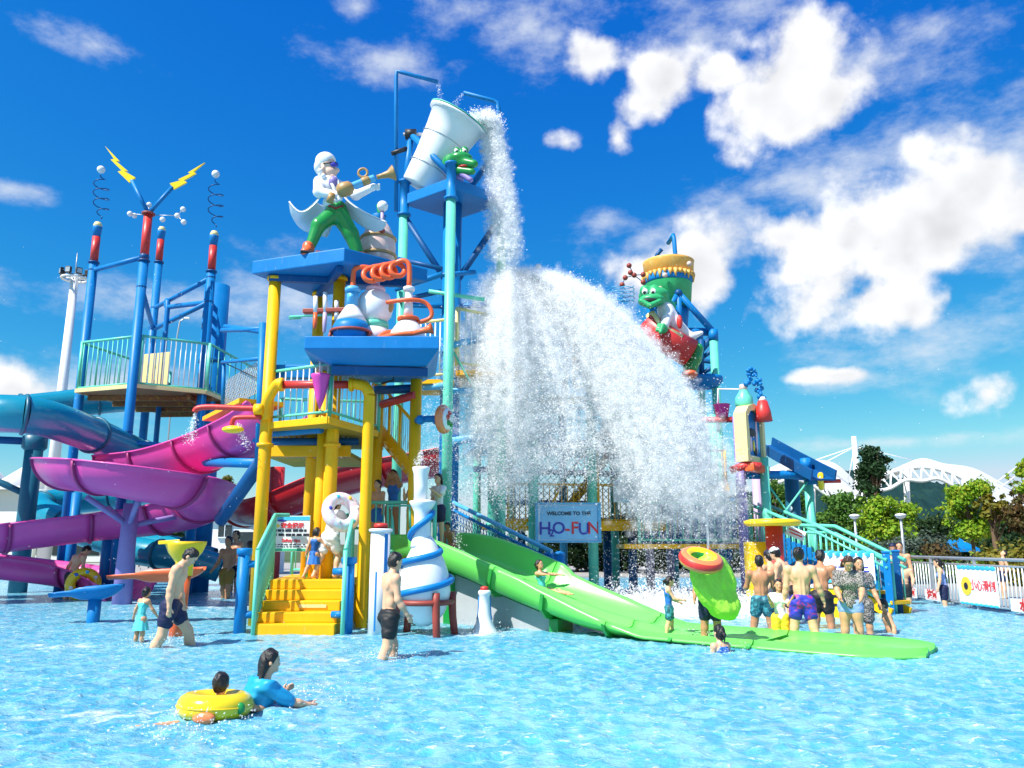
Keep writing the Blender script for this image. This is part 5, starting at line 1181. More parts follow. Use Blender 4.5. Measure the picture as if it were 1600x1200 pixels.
# ---------------------------------------------------------------- bucket tower
zb = 10.1
nr, lf, rt = Wz(705, 293, zb), Wz(630, 320, zb), Wz(785, 320, zb); bkc = lf + rt - nr; bc = (nr + bkc) / 2
BT = thing('bucket_tower', 'tall tower of mint columns and blue platform carrying the big white water bucket', 'tower', (bc.x, bc.y, 0))
MB().prism([nr, rt, bkc, lf], .28, .02).build('platform', M['blue'], BT)
for p in (nr, lf, rt, bkc):
    q = bc.lerp(p, .98); MB().cyl((q.x, q.y, -.4), (q.x, q.y, zb - .30), .12, n=16).build('column', M['teal'], BT)
    MB().lathe([(.12, zb - .32), (.18, zb - .31), (.18, zb - .26), (.12, zb - .25), (.125, zb + .6), (.17, zb + .61), (.17, zb + .66), (.02, zb + .67)], (q.x, q.y, 0), n=16).build('column_head', M['blue'], BT)
    MB().cyl((q.x, q.y, zb - .3), (bc.x, bc.y, zb - 2.3), .08, n=10).build('brace', M['dblue'], BT)
    MB().cyl((q.x, q.y, zb - 2.7), (bc.x, bc.y, zb - 2.75), .07, n=10).build('brace', M['blue'], BT)
MB().cyl((bc.x, bc.y, -.4), (bc.x, bc.y, zb), .24, n=20).build('main_column', M['blue'], BT)
apL, apR = Wy(642, 210, 19.4), Wy(778, 236, 19.9)
for ap, f1, f2 in ((apL, lf, nr), (apR, rt, bkc)):
    for f in (f1, f2): MB().tube([bc.lerp(f, .97) + Vector((0, 0, .35)), ap], .085, 12).build('hinge_frame', M['blue'], BT)
    MB().cyl(ap - Vector((.14, 0, 0)), ap + Vector((.14, 0, 0)), .14, n=16).build('hinge', M['dark'], BT)
MB().cyl(apL - Vector((.2, 0, 0)), apL + Vector((.5, 0, 0)), .045, n=10).build('axle', M['steel'], BT); MB().cyl(apR, apR - Vector((.5, 0, 0)), .045, n=10).build('axle', M['steel'], BT)
for pts in ([(619, 330, 19.4), (619, 122, 19.4), (620, 112, 19.4), (628, 113, 19.4), (684, 128, 19.3)], [(780, 325, 19.9), (779, 170, 19.9), (777, 160, 19.9), (770, 157, 19.9), (724, 145, 19.7)]):
    MB().tube([Wy(*q) for q in pts], .055, 12).build('filler_pipe', M['blue'], BT)
MB().tube([Wy(612, 240, 19.3), Wy(636, 232, 19.4)], .06, 10).build('valve', M['dark'], BT)
# decks, beams and rails round the tower
for a, b, Ya, Yb, r, mm in (((618, 452), (692, 428), 19.3, 18.8, .07, 'blue'), ((620, 404), (690, 420), 19.3, 18.8, .06, 'dblue'), ((690, 430), (742, 425), 18.8, 19.4, .06, 'blue'), ((670, 455), (757, 468), 18.6, 18.9, .05, 'teal'), ((452, 497), (470, 496), 18, 18, .04, 'teal'),
   ((622, 470), (690, 455), 19.3, 19.2, .06, 'dblue'), ((705, 540), (780, 522), 18.7, 20, .09, 'lblue'), ((700, 612), (835, 605), 18.7, 20.5, .08, 'lblue'), ((652, 605), (700, 603), 19.2, 18.8, .09, 'lblue'), ((706, 545), (770, 660), 18.6, 19.6, .025, 'teal'), ((706, 690), (845, 668), 19.2, 20.2, .11, 'lblue')):
    MB().cyl(Wy(*a, Ya), Wy(*b, Yb), r, n=10).build('cross_beam', M[mm], BT)
zk = 5.35; da, db = Wz(652, 594, zk), Wz(706, 590, zk)
MB().box((da + db) / 2 + Vector((0, .8, -.06)), ((db - da).length, 1.6, .1)).build('deck', M['yellow'], BT)
railing(BT, da, db, 1.45, 7, M['cream'], .04, .018, .1, barm=M['signw'])
railing(BT, db + Vector((.1, .1, .3)), db + Vector((1.6, 1.2, .3)), 1.45, 11, M['cream'], .04, .018, .1, barm=M['signw'])
MB().box(db + Vector((.85, 1.2, .2)), (1.7, 1.6, .12), .1).build('deck', M['yellow'], BT)
# the bucket
BKT = thing('tipping_bucket', 'huge white bucket tipped to the right and pouring water', 'bucket', (bc.x, bc.y, zb + 1.5))
axis = Vector((.50, -.16, .86)).normalized(); bm0 = Wy(655, 292, 19.5)
MB().lathe([(.02, 0), (.46, 0), (.49, .05), (.55, .8), (.66, 1.6), (.74, 2.00), (.82, 2.01), (.82, 2.07), (.71, 2.07), (.63, 1.6), (.50, .8), (.44, .1), (.02, .1)], bm0 + Vector((0, 0, -.02)), axis, 36).build('shell', M['white'], BKT)
MB().lathe([(.825, 2.075), (.825, 2.095), (.72, 2.095), (.72, 2.075)], bm0, axis, 36).build('rim', M['teal'], BKT)
for h_, r_ in ((.55, .535), (1.35, .628)): MB().torus(bm0 + axis * h_, r_, .018, axis, 40, 6).build('seam', M['steel'], BKT)
for k_ in range(8): pass
cr = SDF(.05); cr.ell(Wy(706, 257, 18.75), (.26, .26, .27)).ell(Wy(720, 248, 18.5), (.30, .22, .16)).cap(Wy(715, 252, 18.5), Wy(741, 256, 18.3), .15, .10).ell(Wy(714, 237, 18.55), (.10, .10, .12)).ell(Wy(726, 236, 18.5), (.10, .10, .12))
CR = thing('crocodile_bust', 'green crocodile head mounted on the front of the white bucket', 'crocodile figure', Wy(715, 255, 18.8))
cr.build('head', M['wgreen'], CR, .025)
cl = SDF(.04); cl.cap(Wy(716, 266, 18.5), Wy(738, 268, 18.35), .11, .08).build('lower_jaw', M['wgreen'], CR, .025); MB().ball(Wy(728, 261, 18.42), .1, 10, (.20, .12, .04)).build('mouth', M['red'], CR)
for px in (713, 726):
    MB().ball(Wy(px, 236, 18.42), .06, 10).build('eye', M['eye'], CR); MB().ball(Wy(px + 1, 236, 18.36), .025, 8).build('pupil', M['dark'], CR)
SDF(.05).cap(Wy(715, 275, 18.7), Wy(712, 285, 18.9), .16, .20).cap(Wy(722, 272, 18.5), Wy(735, 281, 18.4), .09, .07).build('collar', M['violet'], CR, .025)
# ---------------------------------------------------------------- middle decks behind the falling water
MD = thing('middle_deck', 'yellow railed deck on mint columns behind the curtain of water', 'play deck', (2.0, 21.5, 0))
for px, py, Y, top in ((833, 905, 20.4, 560), (924, 940, 21.2, 470), (770, 900, 20.8, 600), (1010, 930, 22.5, 640), (1085, 930, 22.5, 640)):
    q = Wy(px, 700, Y); zt_ = Wy(px, top, Y).z; MB().cyl((q.x, Y, -.4), (q.x, Y, zt_), .13 if px < 1000 else .12, n=16).build('column', M['teal'] if px < 1000 else M['lilac'], MD)
    for z in (1.9, 4.0): MB().cyl((q.x, Y, z), (q.x, Y, z + .08), .18, n=16).build('collar', M['teal'], MD)
zk = 1.95
a, b = Vector((-.5, 20.9, zk)), Vector((4.6, 21.9, zk)); d = (b - a).normalized(); nrm = Vector((-d.y, d.x, 0)); ang = math.atan2(d.y, d.x)
for i in range(6):
    p = a + (b - a) * ((i + .5) / 6); MB().box(p + nrm * 1.5 - Vector((0, 0, .05)), ((b - a).length / 6 - .01, 3.0, .08), ang).build('deck_plate', M['olive'], MD)
MB().box((a + b) / 2 - Vector((0, 0, .03)), ((b - a).length, .07, .26), ang, .01).build('deck_edge', M['yellow'], MD)
railing(MD, a + nrm * .1, (a + b) / 2 + nrm * .1, 1.05, 16, M['yellow'], .035, .015, .12); railing(MD, (a + b) / 2 + nrm * .1, b + nrm * .1, 1.05, 16, M['yellow'], .035, .015, .12)
for f in (.08, .55, .98):
    p = a.lerp(b, f); MB().box(p + Vector((0, .06, 1.05)), (.06, .06, 2.1)).build('deck_post', M['yellow'], MD)
MB().tube([a + nrm * .12 + Vector((0, 0, 2.05)), b + nrm * .12 + Vector((0, 0, 2.05))], .04, 8).build('handrail', M['yellow'], MD)
for f in (.25, .75):
    p = a.lerp(b, f); MB().cyl(p + Vector((0, .1, .1)), p + Vector((.6, .2, 1.1)), .03, n=6).build('brace', M['yellow'], MD)
    for off in (.4, 2.6): q = p + nrm * off; MB().cyl((q.x, q.y, -.4), (q.x, q.y, zk - .1), .12, n=12).build('column', M['dblue'], MD)
nm = MB(); net(nm, (a + nrm * .14).xy.to_3d(), (b + nrm * .14).xy.to_3d(), zk + .1, zk + 2.0, .17, .010); nm.build('rope_net', M['dark'], MD, kind='stuff')
z2 = 4.1; a2, b2 = Vector((-.9, 21.0, z2)), Vector((3.9, 22.0, z2))
MB().box((a2 + b2) / 2 + nrm * 1.4, ((b2 - a2).length, 2.8, .12), ang).build('upper_deck', M['lblue'], MD)
railing(MD, a2, b2, 1.0, 22, M['lblue'], .04, .016, .1)
MB().box((a2 + b2) / 2 + nrm * 2.8 + Vector((-.8, 0, 1.1)), (2.2, .1, 1.7), ang).build('back_panel', M['lblue'], MD)
# further storeys: more decks, rails, posts and stair flights stacked behind the falling water
for (px, Y, zt5, mm) in ((745, 22.6, 6.6, 'teal'), (800, 23.4, 6.6, 'teal'), (880, 23.6, 6.9, 'lblue'), (960, 23.8, 6.6, 'teal'), (1045, 23.9, 6.2, 'lilac'), (1120, 23.4, 5.2, 'teal')):
    q = Wy(px, 800, Y); MB().cyl((q.x, Y, -.4), (q.x, Y, zt5), .11, n=14).build('column', M[mm], MD)
for z5, xa, xb, yy5, m5, r5_ in ((5.5, -.9, 1.6, 22.4, 'yellow', 'cream'), (5.9, 1.8, 4.4, 23.2, 'lblue', 'yellow'), (3.1, 3.4, 6.2, 23.0, 'yellow', 'yellow')):
    MB().box(((xa + xb) / 2, yy5 + .9, z5 - .06), (xb - xa, 1.8, .10), 0, .01).build('deck', M['olive'], MD); MB().box(((xa + xb) / 2, yy5 - .02, z5 - .06), (xb - xa, .06, .24), 0, .01).build('deck_edge', M[m5], MD)
    railing(MD, (xa + .05, yy5 + .08, z5), (xb - .05, yy5 + .08, z5), 1.0, int((xb - xa) * 6), M[r5_], .035, .014, .1)
for (xa, za, xb, zb5, yy5) in ((1.2, 1.95, 2.9, 4.1, 22.6), (4.4, 1.95, 3.3, 4.1, 22.9), (-.4, 4.1, .9, 5.5, 22.8)):
    a5, b5 = Vector((xa, yy5, za)), Vector((xb, yy5, zb5)); d5 = b5 - a5
    for o5 in (0, .9): MB().box((a5 + b5) / 2 + Vector((0, o5, 0)), (d5.length, .06, .22), R=d5.to_track_quat('X', 'Z').to_matrix()).build('stringer', M['yellow'], MD)
    for i in range(9): p = a5.lerp(b5, (i + .5) / 9); MB().box(p + Vector((0, .45, .05)), (.26, .86, .05)).build('stair_tread', M['yellow'], MD)
    MB().cyl(a5 + Vector((0, 0, .95)), b5 + Vector((0, 0, .95)), .035, n=8).build('handrail', M['cream'], MD)
    for i in range(7): p = a5.lerp(b5, i / 6); MB().cyl(p, p + Vector((0, 0, .95)), .018, n=6).build('baluster', M['cream'], MD)
for a5, b5 in (((-1.0, 21.3, 3.4), (4.6, 23.4, 3.4)), ((-.6, 22.6, 2.6), (2.4, 23.5, 2.6)), ((1.9, 21.2, 5.2), (4.4, 23.8, 5.0)), ((-1.2, 21.2, 6.2), (1.6, 23.5, 6.2))): MB().cyl(a5, b5, .085, n=12).build('cross_beam', M['blue'], MD)
MB().cyl((5.3, 23.4, -.3), (5.3, 23.4, 4.6), .13, n=14).build('column', M['violet'], MD)
for i in range(8): MB().box((4.55 + .2 * i, 22.4, 1.75), (.16, .04, 1.5), 0, .01).build('wall_board', M['blue'], MD)
# white and blue spectators' panel, a small banner and a red cap on the deck
bn = Wy(985, 768, 21.4); BN2 = thing('deck_banner', 'pale banner hung on the middle deck behind the water', 'banner', bn)
MB().box(bn, (.95, .03, .58), ang, .004).build('sheet', M['signw'], BN2); MB().lathe([(.10, 0), (.10, .012)], bn + Vector((-.22, -.03, .03)), (0, -1, 0), 18).build('badge', M['inky'], BN2); MB().box(bn + Vector((.1, -.022, -.24)), (.72, .006, .08), ang).build('wave_band', M['inkc'], BN2)
MT = thing('red_mushroom', 'pale red mushroom cap on the deck behind the mint column', 'mushroom shower', Wy(948, 695, 21.9))
p = Wy(948, 684, 21.9); MB().lathe([(.10, -.6), (.10, -.1), (.58, -.08), (.60, .02), (.45, .12), (.15, .17), (.05, .24)], p, n=26).build('cap', M['orange'], MT); MB().cyl((p.x, p.y, z2), (p.x, p.y, p.z - .05), .09, n=12).build('stem', M['lilac'], MT)
PST = thing('purple_funnel', 'pink post with a yellow elbow inside the water curtain', 'post', (Wy(1012, 690, 22.6).x, 22.6, 0)); p = Wy(1012, 640, 22.6); MB().cyl((p.x, p.y, 2), (p.x, p.y, p.z + .6), .12, n=14).build('post', M['lpink'], PST); MB().tube(crom([p + Vector((-.3, -.1, -1.0)), p + Vector((-.3, -.1, -.6)), p + Vector((-.05, -.1, -.4))], 5), .08, 10).build('elbow', M['yellow'], PST)
# the H2O sign
SGN = thing('park_sign', 'blue framed sign hung between two mint columns under the splash', 'sign', Wy(889, 816, 20.1))
A_, B_ = Wy(836, 785, 20.1), Wy(940, 848, 20.1); cc_ = (A_ + B_) / 2; w_, h_ = B_.x - A_.x, A_.z - B_.z
MB().box(cc_ + Vector((0, .07, 0)), (w_, .12, h_), 0, .01).build('backing', M['signw'], SGN); MB().box(cc_ + Vector((.03, .004, 0)), (w_ * .88, .012, h_ * .84)).build('face', M['signb'], SGN)
for dx, dz, sx, sz in ((0, .47, 1, .05), (0, -.47, 1, .05), (-.475, 0, .045, .89), (.475, 0, .045, .89)): MB().box(cc_ + Vector((w_ * dx, -.012, h_ * dz)), (w_ * sx, .05, h_ * sz), 0, .008).build('frame', M['lblue'], SGN)
text('WELCOME TO THE', .125, M['inkb'], SGN, cc_ + Vector((.02, -.008, h_ * .22)), (math.pi / 2, 0, 0), bold=.004)
for ch_, sz_, mm_, dx_, dz_ in (('H', .44, 'inkn', -.575, -.16), ('2', .24, 'inkn', -.41, -.27), ('O', .40, 'inkn', -.235, -.15), ('-', .42, 'inkr', -.02, -.15), ('F', .42, 'inkr', .16, -.15), ('U', .40, 'inkn', .385, -.17), ('N', .41, 'inkr', .63, -.15)):
    text(ch_, sz_, M[mm_], SGN, cc_ + Vector((dx_, -.010, h_ * dz_)), (math.pi / 2, 0, 0), bold=.006)
# ramp rails of teal blue at the left of the sign and two blue posts by the slide
RM = thing('blue_ramp_rail', 'slanting blue handrail with net descending behind the green slide', 'handrail', Wy(790, 830, 18.5))
ra, rb = Wy(682, 772, 19.6), Wy(862, 862, 17.8)
MB().cyl(ra, rb, .05, n=10).build('handrail', M['lblue'], RM); MB().cyl(ra - Vector((0, 0, .18)), rb - Vector((0, 0, .18)), .035, n=8).build('handrail', M['blue'], RM); MB().cyl(ra - Vector((0, 0, .95)), rb - Vector((0, 0, .8)), .04, n=8).build('bottom_rail', M['lblue'], RM)
nm = MB()
for i in range(40):
    p = ra.lerp(rb, i / 39); nm.tube([p - Vector((0, 0, .1)), p - Vector((0, 0, .9))], .010, 4); q = ra.lerp(rb, min(1, (i + 4) / 39)); nm.tube([p - Vector((0, 0, .85)), q - Vector((0, 0, .15))], .007, 3); nm.tube([p - Vector((0, 0, .15)), q - Vector((0, 0, .85))], .007, 3)
nm.build('rope_net', M['dblue'], RM, kind='stuff')
for px, Y in ((858, 18.2), (874, 17.6)):
    p = Wy(px, 868, Y); B2 = thing('blue_post', 'blue post at the foot of the slanting net rail, ' + ('left' if px < 860 else 'right') + ' of the pair', 'post', (p.x, p.y, 0), 'blue posts by the green slide'); MB().cyl((p.x, p.y, -.35), (p.x, p.y, p.z), .12, n=18).build('shaft', M['blue'], B2); MB().lathe([(.12, 0), (.13, .02), (.10, .07), (.02, .09)], p, n=18).build('cap', M['blue'], B2)
# ---------------------------------------------------------------- crocodile tower
Yc = 25.0
CT = thing('crocodile_tower', 'blue braced tower with a mint column behind the falling water at the right', 'tower', (Wy(1085, 560, Yc).x, Yc, 0))
for px, Y in ((1115, 24.6), (1040, 24.6), (1092, 26.2)):
    q = Wy(px, 532, Y); MB().cyl((q.x, q.y, -.4), (q.x, q.y, q.z), .13, n=16).build('column', M['teal'], CT); MB().cyl((q.x, q.y, q.z), (q.x, q.y, q.z + .35), .15, n=14).build('column_head', M['blue'], CT)
hub = Wy(1060, 458, 24.3)
for e, r in ((Wy(1114, 518, 24.6), .10), (Wy(1030, 505, 24.6), .10), (Wy(1064, 530, 24.6), .09)): MB().cyl(hub, e, r, n=12).build('hinge_frame', M['blue'], CT)
MB().ball(hub, .13, 14).build('hinge', M['dblue'], CT)
MB().tube([Wy(1061, 470, 24.4), Wy(1053, 372, 24.4), Wy(1052, 367, 24.45), Wy(1044, 380, 24.9)], .07, 12).build('filler_pipe', M['blue'], CT); MB().tube([Wy(1034, 389, 25.1), Wy(1026, 399, 25.2), Wy(1026, 415, 25.2)], .07, 10).build('filler_pipe', M['dblue'], CT)
for a, b, r, mm in (((1065, 518), (1116, 519), .13, 'blue'), ((1116, 522), (1085, 560), .11, 'dblue'), ((1116, 566), (1085, 562), .07, 'dblue'), ((1116, 572), (1095, 585), .07, 'dblue'), ((1096, 530), (1096, 590), .09, 'dblue'), ((1116, 545), (1096, 560), .07, 'dblue')): MB().cyl(Wy(*a, 24.7), Wy(*b, 24.9), r, n=10).build('brace', M[mm], CT)
p = Wy(1098, 596, 24.6); MB().lathe([(.1, -.25), (.45, -.2), (.62, .0), (.62, .12), (.1, .14)], p, n=24).build('disc', M['blue'], CT)
CB = thing('crocodile_bucket', 'upright barrel painted orange over green and blue on the crocodile tower', 'bucket', Wy(1044, 540, Yc))
mb = MB(); lathe_px(mb, 1044, Yc, [(540, 26), (500, 31), (484, 33)], 30); mb.build('lower_shell', M['royal'] if False else M['blue'], CB)
mb = MB(); lathe_px(mb, 1044, Yc, [(484, 33), (440, 37), (436, 37.2)], 30); mb.build('middle_shell', M['croc'], CB)
mb = MB(); lathe_px(mb, 1044, Yc, [(445, 37), (441, 37.6), (434, 38)], 30); mb.build('blue_band', M['blue'], CB)
mb = MB(); lathe_px(mb, 1044, Yc, [(437, 37.8), (414, 39), (411, 40), (410, 36)], 30); mb.build('upper_shell', mat('barrel_orange', (.80, .42, .08), .5, .2, 2, col2=(.80, .55, .16)), CB)
kc = MPP(Yc, 9.2)
for i in range(30):                                                       # jagged drips of the orange coat
    a = 2 * math.pi * i / 30; c = Wy(1044, 436, Yc) + Vector((math.cos(a), math.sin(a), 0)) * 38.2 * kc
    MB().tube([c + Vector((-.0, 0, .10)) * 1.0, c - Vector((0, 0, .04 + .06 * (i * 7 % 3)))], [.08, .02], 6).build('paint_drip', bpy.data.materials['barrel_orange'], CB)
CF = thing('crocodile_figure', 'green crocodile statue in a white coat leaning from the barrel', 'crocodile figure', Wy(1035, 500, 23.9))
def C_(px, py, Y=23.9): return Wy(px, py, Y)
hS = SDF(.06); hS.ell(C_(1022, 462), (23 * kc, .42, 13 * kc)).ell(C_(1018, 470, 23.6), (20 * kc, .40, 9 * kc)).ell(C_(1008, 454, 23.7), (8 * kc, .17, 8 * kc)).ell(C_(1022, 453, 23.7), (8 * kc, .17, 8 * kc)).cap(C_(1034, 470), C_(1046, 480, 24.2), 9 * kc, 10 * kc).build('head', M['croc'], CF, .03)
for px in (1008, 1021):
    e = MB().ball(C_(px, 456, 23.53), .1, 12, (.10, .07, .11)).build('eye', M['eye'], CF); MB().ball(C_(px - 1, 457, 23.46), .05, 8).build('pupil', M['dark'], e)
MB().ball(C_(1015, 470, 23.25), .1, 14, (.26, .10, .09)).build('mouth', M['dark'], CF); 
jw = SDF(.03); jw.cap(C_(1002, 470, 23.2), C_(1015, 478, 23.15), .07, .09).cap(C_(1015, 478, 23.15), C_(1031, 470, 23.25), .09, .07).build('lower_lip', M['croc'], CF, .025)
SDF(.08).cap(C_(1040, 485), C_(1052, 505), 13 * kc, 12 * kc).cap(C_(1052, 505), C_(1078, 527), 12 * kc, 7 * kc).cap(C_(1078, 527), C_(1096, 520), 7 * kc, 3 * kc).cap(C_(1044, 490, 23.7), C_(1038, 508, 23.4), 8 * kc, 7 * kc).build('lab_coat', M['white'], CF, .03)
SDF(.03).ell(C_(1036, 514, 23.3), (7 * kc, .16, 7 * kc)).cap(C_(1030, 508, 23.3), C_(1027, 516, 23.2), .07, .06).cap(C_(1036, 508, 23.2), C_(1032, 519, 23.1), .07, .06).build('hand', M['croc'], CF, .03)
MB().tube([C_(1016, 490, 23.6), C_(1030, 512, 23.5), C_(1064, 530, 23.5)], .16, 12).build('bone_club', M['cream'], CF); MB().tube([C_(1010, 500, 23.7), C_(1040, 530, 23.7), C_(1078, 552, 23.8)], [.30, .42, .45], 14).build('red_cannon', M['red'], CF)
SDF(.05).cap(C_(1086, 560, 24), C_(1078, 575, 24), .20, .22).cap(C_(1090, 545, 24), C_(1086, 560, 24), .18, .2).build('leg', M['wgreen'], CF, .03); MB().ball(C_(1077, 585, 23.9), .1, 12, (.26, .34, .14)).build('boot', M['orange'], CF)
MB().ball(C_(1062, 503, 23.6), .1, 12, (.09, .08, .22)).build('red_tie', M['red'], CF)
AT = thing('atom_model', 'wire atom model of dark balls and springs left of the barrel', 'ornament', Wy(985, 440, Yc))
bl = [(977, 434), (983, 415), (991, 430), (1005, 429), (1005, 441), (1039, 430), (1031, 451), (1077, 412), (972, 445), (985, 426)]
for px, py in bl: MB().ball(Wy(px, py, Yc - .9), .085, 10).build('ball', M['brown'] if px < 1010 else M['pinkish'], AT)
for a, b in ((0, 2), (1, 2), (2, 4), (2, 3), (8, 0), (9, 2)): MB().cyl(Wy(*bl[a], Yc - .9), Wy(*bl[b], Yc - .9), .015, n=5).build('rod', M['dblue'], AT)
for dx in (0, 14): MB().tube([Wy(966 + dx, 446 + q * .45, Yc - .9) + Vector((math.cos(q * .42) * .22, math.sin(q * .42) * .22, 0)) for q in range(60)], .014, 5).build('spring', M['lblue'], AT)
solo(MB().ball(Wy(841, 417, 20.6), .09, 14), 'ornament_ball', M['white'], 'small white ball showing above the splash crest', 'ornament', Wy(841, 417, 20.6))
# ---------------------------------------------------------------- right hand tower
Yr = 21.0
RT = thing('picture_tower', 'lilac and mint posts with blue beams at the right of the water curtain', 'tower', (Wy(1200, 800, Yr).x, Yr, 0))
for px, yt, Y, mm, r in ((1152, 650, 20.4, 'violet', .13), (1181, 728, 21.4, 'lilac', .13), (1193, 715, 20.4, 'teal', .115), (1262, 735, 20.8, 'teal', .115), (1236, 740, 23.0, 'dteal', .20)):
    q = Wy(px, yt, Y); MB().cyl((q.x, q.y, -.4), (q.x, q.y, q.z), r, n=16).build('column', M[mm], RT)
q = Wy(1260, 735, 20.8); MB().cyl((q.x, q.y, q.z), Wy(1258, 716, 20.8), .14, n=14).build('column_head', M['blue'], RT)
for a, b, r, Ya, Yb in (((1150, 742), (1285, 742), .11, 20.6, 20.8), ((1150, 735), (1262, 747), .08, 21.6, 21.4), ((1262, 753), (1281, 752), .075, 20.6, 20.2)): MB().cyl(Wy(*a, Ya), Wy(*b, Yb), r, n=12).build('cross_beam', M['blue'], RT)
for a, b in (((1196, 752), (1258, 838)), ((1262, 752), (1198, 838)), ((1196, 845), (1235, 900))): MB().cyl(Wy(*a, 20.5), Wy(*b, 20.7), .025, n=6).build('stay_rod', M['teal'], RT)
MB().tube([Wy(1141, 735, 20), Wy(1165, 727, 19.9), Wy(1190, 729, 19.8)], .10, 12).build('red_pipe', M['red'], RT)
ch = [Wy(1190, 692, 23.0), Wy(1225, 712, 21.8), Wy(1262, 732, 20.6), Wy(1287, 745, 19.9)]
bs = thing('blue_chute', 'dark blue box chute sloping down to the right', 'slide', ch[1])
MB().sweep(ch, [(-.34, .17), (-.34, -.10), (.34, -.10), (.34, .17), (.30, .17), (.30, -.06), (-.30, -.06), (-.30, .17)], smooth=False).build('trough', M['dblue'], bs)
WG = thing('water_gun', 'yellow water gun wheel at the end of the blue beam', 'water gun', Wy(1283, 752, 20.2)); p = Wy(1283, 752, 20.2)
MB().torus(p, .16, .075, (.9, -.4, 0), 24, 10).build('wheel', M['ringy'], WG); MB().cyl(p, p + Vector((.45, -.1, 0)), .05, n=10).build('barrel', M['red'], WG)
# picture board
pbd = Wy(1172, 680, 20.3); PB = thing('picture_board', 'arched yellow framed board with blue painted panel and dark figures', 'board', pbd); an = rad(52); R = Matrix.Rotation(an, 3, 'Z')
def pbx(x, y, z): return pbd + R @ Vector((x, y, z))
out = [(-.62, -.72), (.62, -.72), (.62, .50), (.40, .70), (0, .80), (-.40, .70), (-.62, .50)]; inn = [(-.46, -.56), (.46, -.56), (.46, .42), (.30, .57), (0, .64), (-.30, .57), (-.46, .42)]
b = bmesh.new(); fo_ = [b.verts.new(pbx(x, -.16, z)) for x, z in out]; fi_ = [b.verts.new(pbx(x, -.16, z)) for x, z in inn]; fb2 = [b.verts.new(pbx(x, .16, z)) for x, z in out]; fr = [b.verts.new(pbx(x, -.08, z)) for x, z in inn]
for i in range(7):
    j = (i + 1) % 7; b.faces.new([fo_[i], fo_[j], fi_[j], fi_[i]]); b.faces.new([fi_[i], fi_[j], fr[j], fr[i]]); b.faces.new([fo_[j], fo_[i], fb2[i], fb2[j]])
b.faces.new(fb2); MB().bm(b).build('frame', M['cream'], PB)
MB().add([pbx(x, -.075, z) for x, z in inn], [tuple(range(7))]).build('panel', M['blue'], PB)
for x, z, sx, sz, mm in ((-.30, -.1, .10, .9, 'cream'), (.22, .0, .12, .95, 'lpink'), (-.05, .05, .50, .22, 'dark'), (-.18, -.25, .14, .4, 'lpink'), (.10, -.42, .22, .22, 'dark'), (.34, -.15, .14, .6, 'inkc'), (-.38, .3, .1, .12, 'wgreen'), (-.38, -.3, .1, .2, 'wgreen'), (.0, -.28, .10, .3, 'ringy')):
    MB().ball(pbx(x, -.085, z), .1, 12, (sx / 2, .02, sz / 2), R).build('painted_shape', M[mm], PB)
MB().box(pbx(0, -.14, -.86), (1.1, .25, .2), an, .04).build('base', M['orange'], PB)
for i in range(5): pass
p = Wy(1163, 635, 20.3); BO = thing('green_bottle', 'mint bottle with pale cap standing on the arched board, blue spray above', 'bottle', p)
kr = MPP(20.3, 5.2); MB().lathe([(r * kr, h * kr) for r, h in ((12, -2), (14, 4), (13, 14), (8, 22), (6, 26))], p, n=22).build('body', M['teal'], BO); MB().lathe([(r * kr, h * kr) for r, h in ((5, 26), (6, 27), (6, 34), (4, 35))], p, n=16).build('cap', M['pinkish'], BO)
bs_ = MB()
for i in range(46):
    f = i / 45; c = Wy(1167, 602, 20.2).lerp(Wy(1173, 575, 20.2), f / .35) if f < .35 else Wy(1173, 575, 20.2).lerp(Wy(1193, 625, 20.2), (f - .35) / .65)
    bs_.ball(c + Vector((RNG.normal(0, .05), RNG.normal(0, .05), RNG.normal(0, .04))), float(.032 + .036 * RNG.random()), 7)
solo(bs_, 'blue_spray', M['blue'], 'arching blue sculpted bubbles rising from the bottle and falling to the red cone', 'ornament', Wy(1173, 590, 20.2))
RCN = thing('red_cone', 'red and white cone at the right top of the arched board', 'cone', Wy(1194, 645, 20.2)); p = Wy(1193, 652, 20.2); MB().lathe([(.22, -.1), (.19, .15), (.12, .42), (.06, .44)], p, n=20).build('cone', M['red'], RCN); MB().lathe([(.07, .40), (.10, .45), (.09, .52), (.03, .53)], p, n=16).build('tip', M['white'], RCN)
PKB = thing('pink_bucket', 'small magenta bucket beside the mint column, left of the board', 'bucket', Wy(1128, 640, 21)); p = Wy(1128, 642, 21); MB().lathe([(.15, -.16), (.21, .16), (.23, .17), (.19, .15), (.13, -.1)], p, n=20).build('pail', M['pink'], PKB); MB().cyl(p + Vector((-.6, 0, -.25)), p + Vector((.8, 0, -.22)), .08, n=12).build('bar', M['red'], PKB)
MB().tube([Wy(1122, 640, 21.2), Wy(1122, 608, 21.2), Wy(1156, 608, 21.2), Wy(1156, 640, 21.2)], .03, 8).build('frame', M['signw'], PKB)
